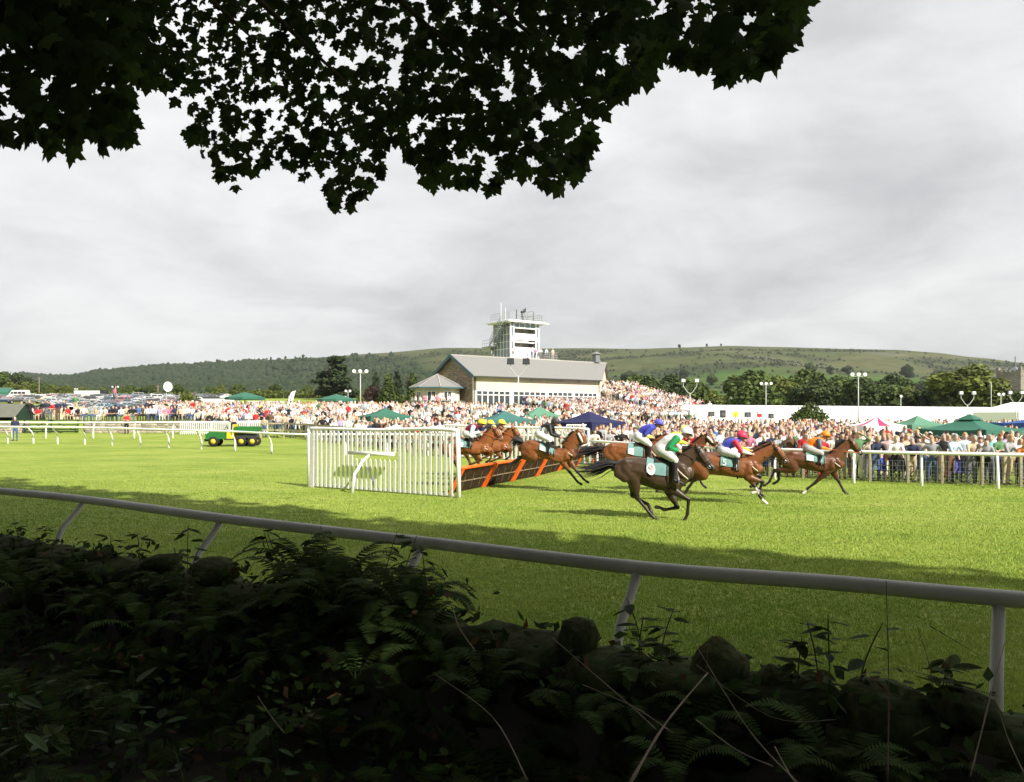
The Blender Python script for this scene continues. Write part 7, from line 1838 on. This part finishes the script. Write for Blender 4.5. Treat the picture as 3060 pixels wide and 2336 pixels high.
for px, py, Y in ((250, -20, 6.2), (760, 120, 10.6), (1040, 250, 10.2), (1420, 200, 9.2), (1680, 180, 8.6), (2150, -40, 5.8), (120, 200, 6.3)):
    e = pix(px, py, Y) - T0_; m = root.lerp(e, .5) + Vector((0, 0, 1.2)); b = MB(); sp = smooth_path([root, m, e], 6); b.tube(sp, [lerp(.13, .012, i / (len(sp) - 1)) for i in range(len(sp))], 7)
    for k in range(9):
        q = sp[int((len(sp) - 1) * (.5 + .055 * k))]; d = q + Vector((rl_.uniform(-.7, .7), rl_.uniform(-.3, .5), rl_.uniform(-.55, .1))); mm = q.lerp(d, .5) + Vector((rl_.uniform(-.12, .12), 0, rl_.uniform(.0, .16))); b.tube(smooth_path([q, mm, d], 4), [.014] * 3 + [.008] * 3 + [.005] * 3, 5)
    b.build('branch', LEAF['wood'], TR, True)

# ---- high crowns of the row of trees along the bank (they throw the long shade over the turf)
def high_crown(pc, seed, label, w=10.5):
    r = np.random.default_rng(seed); n = 2500; P = []
    while len(P) < n:
        p = pc + r.uniform(-w * .58, w * .58); q = r.uniform(-6, 10); z = r.uniform(6.5, 24)
        e = 8.0 + 1.4 * noise.noise(Vector((p * .16, 3.3, 0))) + .7 * noise.noise(Vector((p * .6, 1.3, 5)))
        top = 24 - .03 * (q - 2) ** 2 - .05 * (p - pc) ** 2
        if z > 19: e -= (z - 19) * .5
        if q > e or z > top: continue
        x = RE.x * p + RN.x * q; y = RE.y * p + RN.y * q
        if z < max(9.5, 4.0 + .585 * max(0, y)): continue
        P.append((x, y, z))
    c = np.array(P); o = empty('bank_tree', rp3(pc, -2.6, .9), 0, label, 'tree', 'trees along the shaded bank'); c = c - np.array(o.location)
    nr_ = r.normal(size=(n, 3)); nr_[:, 2] += .8; nr_ /= np.linalg.norm(nr_, axis=1)[:, None]; a = np.cross(nr_, r.normal(size=(n, 3))); a /= np.linalg.norm(a, axis=1)[:, None]; bb = np.cross(nr_, a)
    s = r.uniform(.30, .62, n)[:, None]; V = np.stack([c + (a * math.cos(t) + bb * math.sin(t)) * s * r.uniform(.6, 1.1, (n, 1)) for t in np.arange(6) * math.pi / 3], 1).reshape(-1, 3)
    new_obj('crown', np_mesh('crown', V, np.arange(n * 6).reshape(n, 6), LEAFV, np.repeat(np.array([[.03, .048, .014]]) * r.uniform(.6, 1.4, (n, 1)), 6, 0)), o)
    new_obj('trunk', trunk_mesh('trunk', 15, .42, seed, 7, .3), o)
for i, pc in enumerate([-34, -25, -16, 2, 11, 20, 29]): high_crown(pc, 60 + i, 'tall tree of the bank behind the wall, crown meeting its neighbours')
def mid_tree():      # the sycamore's own upper crown
    r = np.random.default_rng(77); n = 2500; P = []
    while len(P) < n:
        p = -7 + r.uniform(-6, 6); q = r.uniform(-6, 10); z = r.uniform(6.5, 24); e = 8.0 + 1.4 * noise.noise(Vector((p * .16, 3.3, 0))) + .7 * noise.noise(Vector((p * .6, 1.3, 5)))
        if z > 19: e -= (z - 19) * .5
        x = RE.x * p + RN.x * q; y = RE.y * p + RN.y * q
        if q > e or z < max(9.5, 4.0 + .585 * max(0, y)) or z > 24 - .03 * (q - 2) ** 2: continue
        P.append((x, y, z))
    c = np.array(P) - np.array(T0_); nr_ = r.normal(size=(n, 3)); nr_[:, 2] += .8; nr_ /= np.linalg.norm(nr_, axis=1)[:, None]; a = np.cross(nr_, r.normal(size=(n, 3))); a /= np.linalg.norm(a, axis=1)[:, None]; bb = np.cross(nr_, a)
    s = r.uniform(.30, .62, n)[:, None]; V = np.stack([c + (a * math.cos(t) + bb * math.sin(t)) * s * r.uniform(.6, 1.1, (n, 1)) for t in np.arange(6) * math.pi / 3], 1).reshape(-1, 3)
    new_obj('upper_crown', np_mesh('upper_crown', V, np.arange(n * 6).reshape(n, 6), LEAFV, np.repeat(np.array([[.03, .048, .014]]) * r.uniform(.6, 1.4, (n, 1)), 6, 0)), TR)
mid_tree()
for i, (p, q) in enumerate([(-30, -8), (-22, -9), (-14, -7.5), (-7, -8.5), (0, -7), (6, -8), (12, -6.5), (19, -8), (-3, -13), (8, -13), (-16, -14), (9.5, -2.0), (14.5, -1.0), (-19, -1.5)]):
    tree(['dark0', 'dark1', 'round0'][i % 3], rp3(p, q, .7), 9 if q < -5 else 6.5, 'dense dark tree of the wood behind the bank', 1.15, name='wood_tree', group='trees of the wood behind the bank')

# ---- undergrowth
FERN = M('fern_green', (.044, .074, .018), rough=.85, var=.35, scale=6, spec=.08, trans=.25, obj_var=.4); BROAD = M('broad_leaf', (.052, .088, .030), rough=.7, var=.3, scale=8, trans=.2, obj_var=.4, spec=.15)
BRAM = M('bramble_leaf', (.050, .080, .018), rough=.75, var=.35, scale=8, spec=.1, trans=.2, obj_var=.4, hue=.02); CANE = M('bramble_cane', (.09, .050, .035), rough=.7, var=.3); STALK = M('dry_stalk', (.26, .205, .15), rough=.85, var=.25, scale=20)
def frond(seed):
    r = random.Random(seed); m = MB(); L_ = 1.0; sp = smooth_path([(0, 0, 0), (0, .35, .42), (0, .75, .50), (0, 1.05, .32)], 5); m.tube(sp, [.008] * 4 + [.004] * (len(sp) - 4), 4); n = 22
    for i in range(n):
        f = .16 + .84 * i / n; j = min(int(f * (len(sp) - 1)), len(sp) - 2); a = sp[j].lerp(sp[j + 1], f * (len(sp) - 1) - j); l = .24 * math.sin(math.pi * min(1, (f - .05) * 1.02)) ** .8 * (1.15 - .6 * f) + .015; t = (sp[j + 1] - sp[j]).normalized()
        for s in (-1, 1):
            d = Vector((s, .35, -.12 + r.uniform(-.1, .1))).normalized() * l; w = t * .020
            m.add([a - w, a + w, a + d * .6 + w * .8, a + d + w * .3, a + d * .6 - w * .7], [(0, 1, 2, 3, 4)])
    return m.mesh('frond', FERN)
FR = [frond(i) for i in range(3)]
def oval_leaf(mat, l=.5, name='leaf'):
    m = MB(); pts = [(0, 0), (.16, .12), (.24, .34), (.22, .56), (.12, .82), (0, 1.0)]; pts = pts + [(-x, y) for x, y in pts[-2:0:-1]]
    V = [(x, y, .10 * abs(x) - .15 * (y - .4) ** 2) for x, y in pts] + [(0, .45, -.03)]; n = len(pts); m.add(V, [(i, (i + 1) % n, n) for i in range(n)]); return m.mesh(name, mat)
OV = [oval_leaf(BROAD), oval_leaf(BRAM)]
ru = random.Random(17)
def fern(loc, s, where):
    o = empty('fern', loc, ru.uniform(0, 6.28), f'arching dark green fern {where}', 'fern', f'ferns {where}'); o.scale = (s, s, s); n = ru.randint(5, 7)
    for i in range(n): q = new_obj('frond', ru.choice(FR), o, (0, 0, 0)); q.rotation_euler = (ru.uniform(-.25, .35), 0, 6.28 * i / n + ru.uniform(-.3, .3)); k = ru.uniform(.75, 1.1); q.scale = (k, k, k)
def sapling(loc, h, where, n=9, ls=.10, kind=0, group=None):
    nm = ('broad leaved seedling', 'bramble shoot')[kind]
    o = empty(('seedling', 'bramble')[kind], loc, ru.uniform(0, 6.28), f'{nm} with {"large oval" if kind == 0 else "toothed"} leaves {where}', 'plant', group or f'{nm}s {where}'); bx, by = ru.uniform(-.25, .25) * h, ru.uniform(-.25, .25) * h
    sp = smooth_path([(0, 0, -.15), (bx * .3, by * .3, h * .5), (bx, by, h)], 5); MB().tube(sp, [.0032] * (len(sp) - 2) + [.0025, .0015], 5).build('stem', CANE if kind else BROAD, o)
    for i in range(n):
        f = .25 + .75 * i / n; a = sp[min(len(sp) - 1, int(f * (len(sp) - 1)))]; an = i * 2.4 + ru.uniform(-.4, .4)
        for t in ((0,) if kind == 0 else (-.7, 0, .7)):
            q = new_obj('leaf', OV[kind], o, a + Vector((math.cos(an), math.sin(an), 0)) * .02); k = ls * ru.uniform(.7, 1.25); q.scale = (k, k, k); q.rotation_euler = (ru.uniform(-.5, .35), ru.uniform(-.3, .3), an - 1.57 + t)
for i in range(78):
    p, q = ru.uniform(-9, 5.2), ru.uniform(1.0, 3.2); fern(rp3(p, q, bank_z(p, q) - .03), ru.uniform(.30, .52) * (1 if q < 2.4 else 1.05), 'on the bank behind the wall')
for i in range(85):
    p, q = ru.uniform(-9.5, 5), ru.uniform(2.9, 3.6); fern(rp3(p, q, 1.0), ru.uniform(.22, .40), 'growing along the wall top')
for i in range(34):     # the taller tangle that covers the rail
    t = (ru.uniform(860, 1300) - 1530) / F; Y = (3.7 + ru.uniform(-.4, .3)) / (.83 + .555 * t); fern(Vector((t * Y, Y, ru.uniform(1.0, 1.28))), ru.uniform(.30, .46), 'in the tall tangle against the rail')
for i in range(34):
    p, q = ru.uniform(-6, -.6), ru.uniform(.9, 2.6); sapling(rp3(p, q, bank_z(p, q)), ru.uniform(.22, .5), 'in the dark undergrowth', 8, ru.uniform(.08, .125))
for px, top in ((1930, 1790), (1905, 1830), (1965, 1815), (2480, 1835), (2455, 1850), (2550, 1850), (2380, 1900), (830, 1590), (850, 1575), (960, 1600), (1005, 1580), (1130, 1600), (1180, 1605), (2800, 1960), (2840, 1980), (420, 1590), (330, 1600), (560, 1570), (1280, 1640), (60, 1560), (120, 1570)):
    t = (px - 1530) / F; Y = 3.62 / (.83 + .555 * t); z = CH - (top - HY) / F * Y; sapling(Vector((t * Y, Y, 1.1)), max(.15, z - 1.1), 'rising above the wall against the grass', 9, .095, 1 if px not in (1930, 1905, 2480, 2550) else 0)
for i in range(46):
    p, q = ru.uniform(-8, 5), ru.uniform(1.2, 3.4); sapling(rp3(p, q, bank_z(p, q) if q < 3 else 1.05), ru.uniform(.25, .5), 'in the dark undergrowth', 8, .085, 1)
for i, (pts, r_) in enumerate([([(1650, 1905, 3.1), (1880, 2105, 2.8), (1960, 2180, 2.7)], .004), ([(1740, 2045, 3.0), (1890, 2110, 2.8), (2010, 2190, 2.6)], .004), ([(2055, 1885, 3.1), (2230, 2170, 2.7), (2385, 2340, 2.4)], .004), ([(2648, 1735, 3.1), (2656, 2050, 2.9), (2652, 2340, 2.6)], .0045), ([(2115, 2010, 2.9), (1990, 2160, 2.6), (1880, 2345, 2.3)], .007),
     ([(3005, 1912, 2.9), (2960, 2080, 2.7), (2900, 2320, 2.5)], .004), ([(1300, 2015, 3.2), (1470, 2140, 2.9), (1575, 2330, 2.5)], .0035), ([(2080, 2150, 2.7), (2200, 2240, 2.5), (2310, 2290, 2.4)], .004), ([(2980, 2100, 2.7), (3010, 2200, 2.6), (3065, 2320, 2.4)], .003), ([(1350, 1800, 3.8), (1370, 1870, 3.6), (1420, 1945, 3.4)], .004), ([(2738, 1865, 3.0), (2770, 1960, 2.9), (2790, 2060, 2.8)], .003), ([(2930, 1960, 2.9), (2830, 1900, 2.95), (2780, 1870, 3.0)], .003), ([(2315, 2230, 2.5), (2370, 2330, 2.3), (2400, 2350, 2.3)], .0045), ([(770, 2080, 3.0), (810, 2140, 2.8), (850, 2190, 2.7)], .003), ([(2120, 1840, 3.2), (2115, 1930, 3.1), (2112, 2000, 3.0)], .002), ([(2560, 2020, 2.9), (2700, 2000, 3.0), (2980, 2080, 2.8)], .003), ([(2080, 1985, 2.9), (2300, 2140, 2.6), (2500, 2150, 2.5)], .002)]):
    P = smooth_path([pix(*a) for a in pts], 5); o = MB().tube([q - P[0] for q in P], [r_ * lerp(.35, .75, i_ / (len(P) - 1)) * (.9 + .2 * math.sin(i_ * 2.3)) for i_ in range(len(P))], 6).build('dry_stalk', STALK if i not in (3, 10, 11, 14) else CANE, None, True, P[0]); tag(o, 'thin dry leafless stalk leaning through the undergrowth' if i != 3 else 'single dark upright stem crossing the rail', 'stalk', 'dry stalks in the undergrowth')
# ground cover of ivy and small leaves, on the bank and over the wall
rg = np.random.default_rng(5); n = 15000; p = rg.uniform(-10, 6, n); q = rg.uniform(.7, 3.9, n)
base = np.array([bank_z(a, c) if c < 3.2 else .9 for a, c in zip(p, q)]); bush = np.array([.32 * max(0, noise.noise(Vector((a * .9, c * .9, 7)))) + (.18 if -4.8 < a < -2.6 and c > 2.3 else 0) for a, c in zip(p, q)])
z = base + rg.uniform(0, 1, n) ** 1.5 * (.25 + bush) + np.where(q > 3.2, .12, 0)
ctr = np.stack([RE.x * p + RN.x * q, RE.y * p + RN.y * q, z], 1); nr_ = rg.normal(size=(n, 3)) * .6; nr_[:, 2] += .8; nr_[:, 1] -= .4; nr_ /= np.linalg.norm(nr_, axis=1)[:, None]; a = np.cross(nr_, rg.normal(size=(n, 3))); a /= np.linalg.norm(a, axis=1)[:, None]; bb = np.cross(nr_, a); s = rg.uniform(.018, .045, n)[:, None]
V = np.stack([ctr - a * s, ctr - a * s * .2 + bb * s * .55, ctr + a * s * 1.1, ctr - a * s * .2 - bb * s * .55], 1).reshape(-1, 3)
cc = np.array([[.038, .064, .016]]) * rg.uniform(.4, 1.5, (n, 1)); br = rg.random(n) < .12; cc[br] = np.array([.085, .05, .02]) * rg.uniform(.5, 1.3, (br.sum(), 1))
tag(new_obj('ground_cover', np_mesh('ground_cover', V, np.arange(n * 4).reshape(n, 4), M('cover_leaf', vc=True, rough=.8, var=.25, scale=9, trans=.2, spec=.08), np.repeat(cc, 4, 0))), 'dark ivy and small leaves covering the bank behind the wall', 'ground cover', kind='stuff')

# ------------------------------------------------------------------ blades of turf on the near half of the course
def turf_blades():
    r = np.random.default_rng(12); P = []
    n = 640000; y = np.exp(r.uniform(math.log(4.4), math.log(52), n)); x = r.uniform(-.72, .72, n) * y
    k = (RN.x * x + RN.y * y > 4.1) & (r.random(n) > np.clip((y - 13) / 24, 0, 1)); x, y = x[k], y[k]; n = len(x)
    cl = np.array([noise.noise(Vector((a * 2.6, c * 2.6, 0))) + .5 * noise.noise(Vector((a * 7, c * 7, 3))) for a, c in zip(x, y)])
    h = (.022 + .016 * np.clip(cl + .3, 0, 1.2)) * r.uniform(.6, 1.35, n) * (1 + .012 * y); w = (.0032 + .00042 * y) * r.uniform(.7, 1.3, n); an = r.uniform(0, 6.28, n); la = r.uniform(0, 6.28, n); ln = h * r.uniform(.2, 1.0, n)
    gzv = np.array([gz(float(a), float(c)) for a, c in zip(x, y)])
    V = np.empty((n, 3, 3), np.float32); V[:, 0] = np.stack([x - np.cos(an) * w, y - np.sin(an) * w, gzv - .004], 1); V[:, 1] = np.stack([x + np.cos(an) * w, y + np.sin(an) * w, gzv - .004], 1); V[:, 2] = np.stack([x + np.cos(la) * ln, y + np.sin(la) * ln, gzv + h], 1)
    big_ = np.array([noise.noise(Vector((a * .22, c * .35, 11))) for a, c in zip(x, y)])
    f = np.clip(.5 + .5 * cl + 1.0 * big_ + r.normal(0, .22, n), 0, 1)[:, None]; c = np.array([[.198, .315, .036]]) * (1 - f) + np.array([[.350, .428, .082]]) * f; dry = r.random(n) < .05; c[dry] = (.34, .33, .12)
    c = np.repeat(c * r.uniform(.8, 1.2, (n, 1)), 3, 0)
    tag(new_obj('turf_grass', np_mesh('turf_grass', V.reshape(-1, 3), np.arange(n * 3).reshape(n, 3), M('grass_blade', vc=True, rough=.6, var=.1, scale=2, trans=.3, spec=.2), c)), 'short bright green turf of the racecourse', 'grass', kind='stuff')
turf_blades()

# ------------------------------------------------------------------ air: thin summer haze over the valley
hb = MB(); hb.box((0, 850, 97), (6400, 2600, 196)); hz_o = hb.build('haze', [])
hm_ = bpy.data.materials.new('thin_haze'); hm_.use_nodes = True; ht = hm_.node_tree; ht.nodes.clear()
pv_ = ht.nodes.new('ShaderNodeVolumePrincipled'); pv_.inputs['Color'].default_value = (.86, .90, .95, 1); pv_.inputs['Density'].default_value = .00007; pv_.inputs['Anisotropy'].default_value = .2
ho = ht.nodes.new('ShaderNodeOutputMaterial'); ht.links.new(pv_.outputs[0], ho.inputs['Volume']); hz_o.data.materials.append(hm_)
tag(hz_o, 'thin pale haze hanging in the air of the valley', 'haze', kind='stuff')
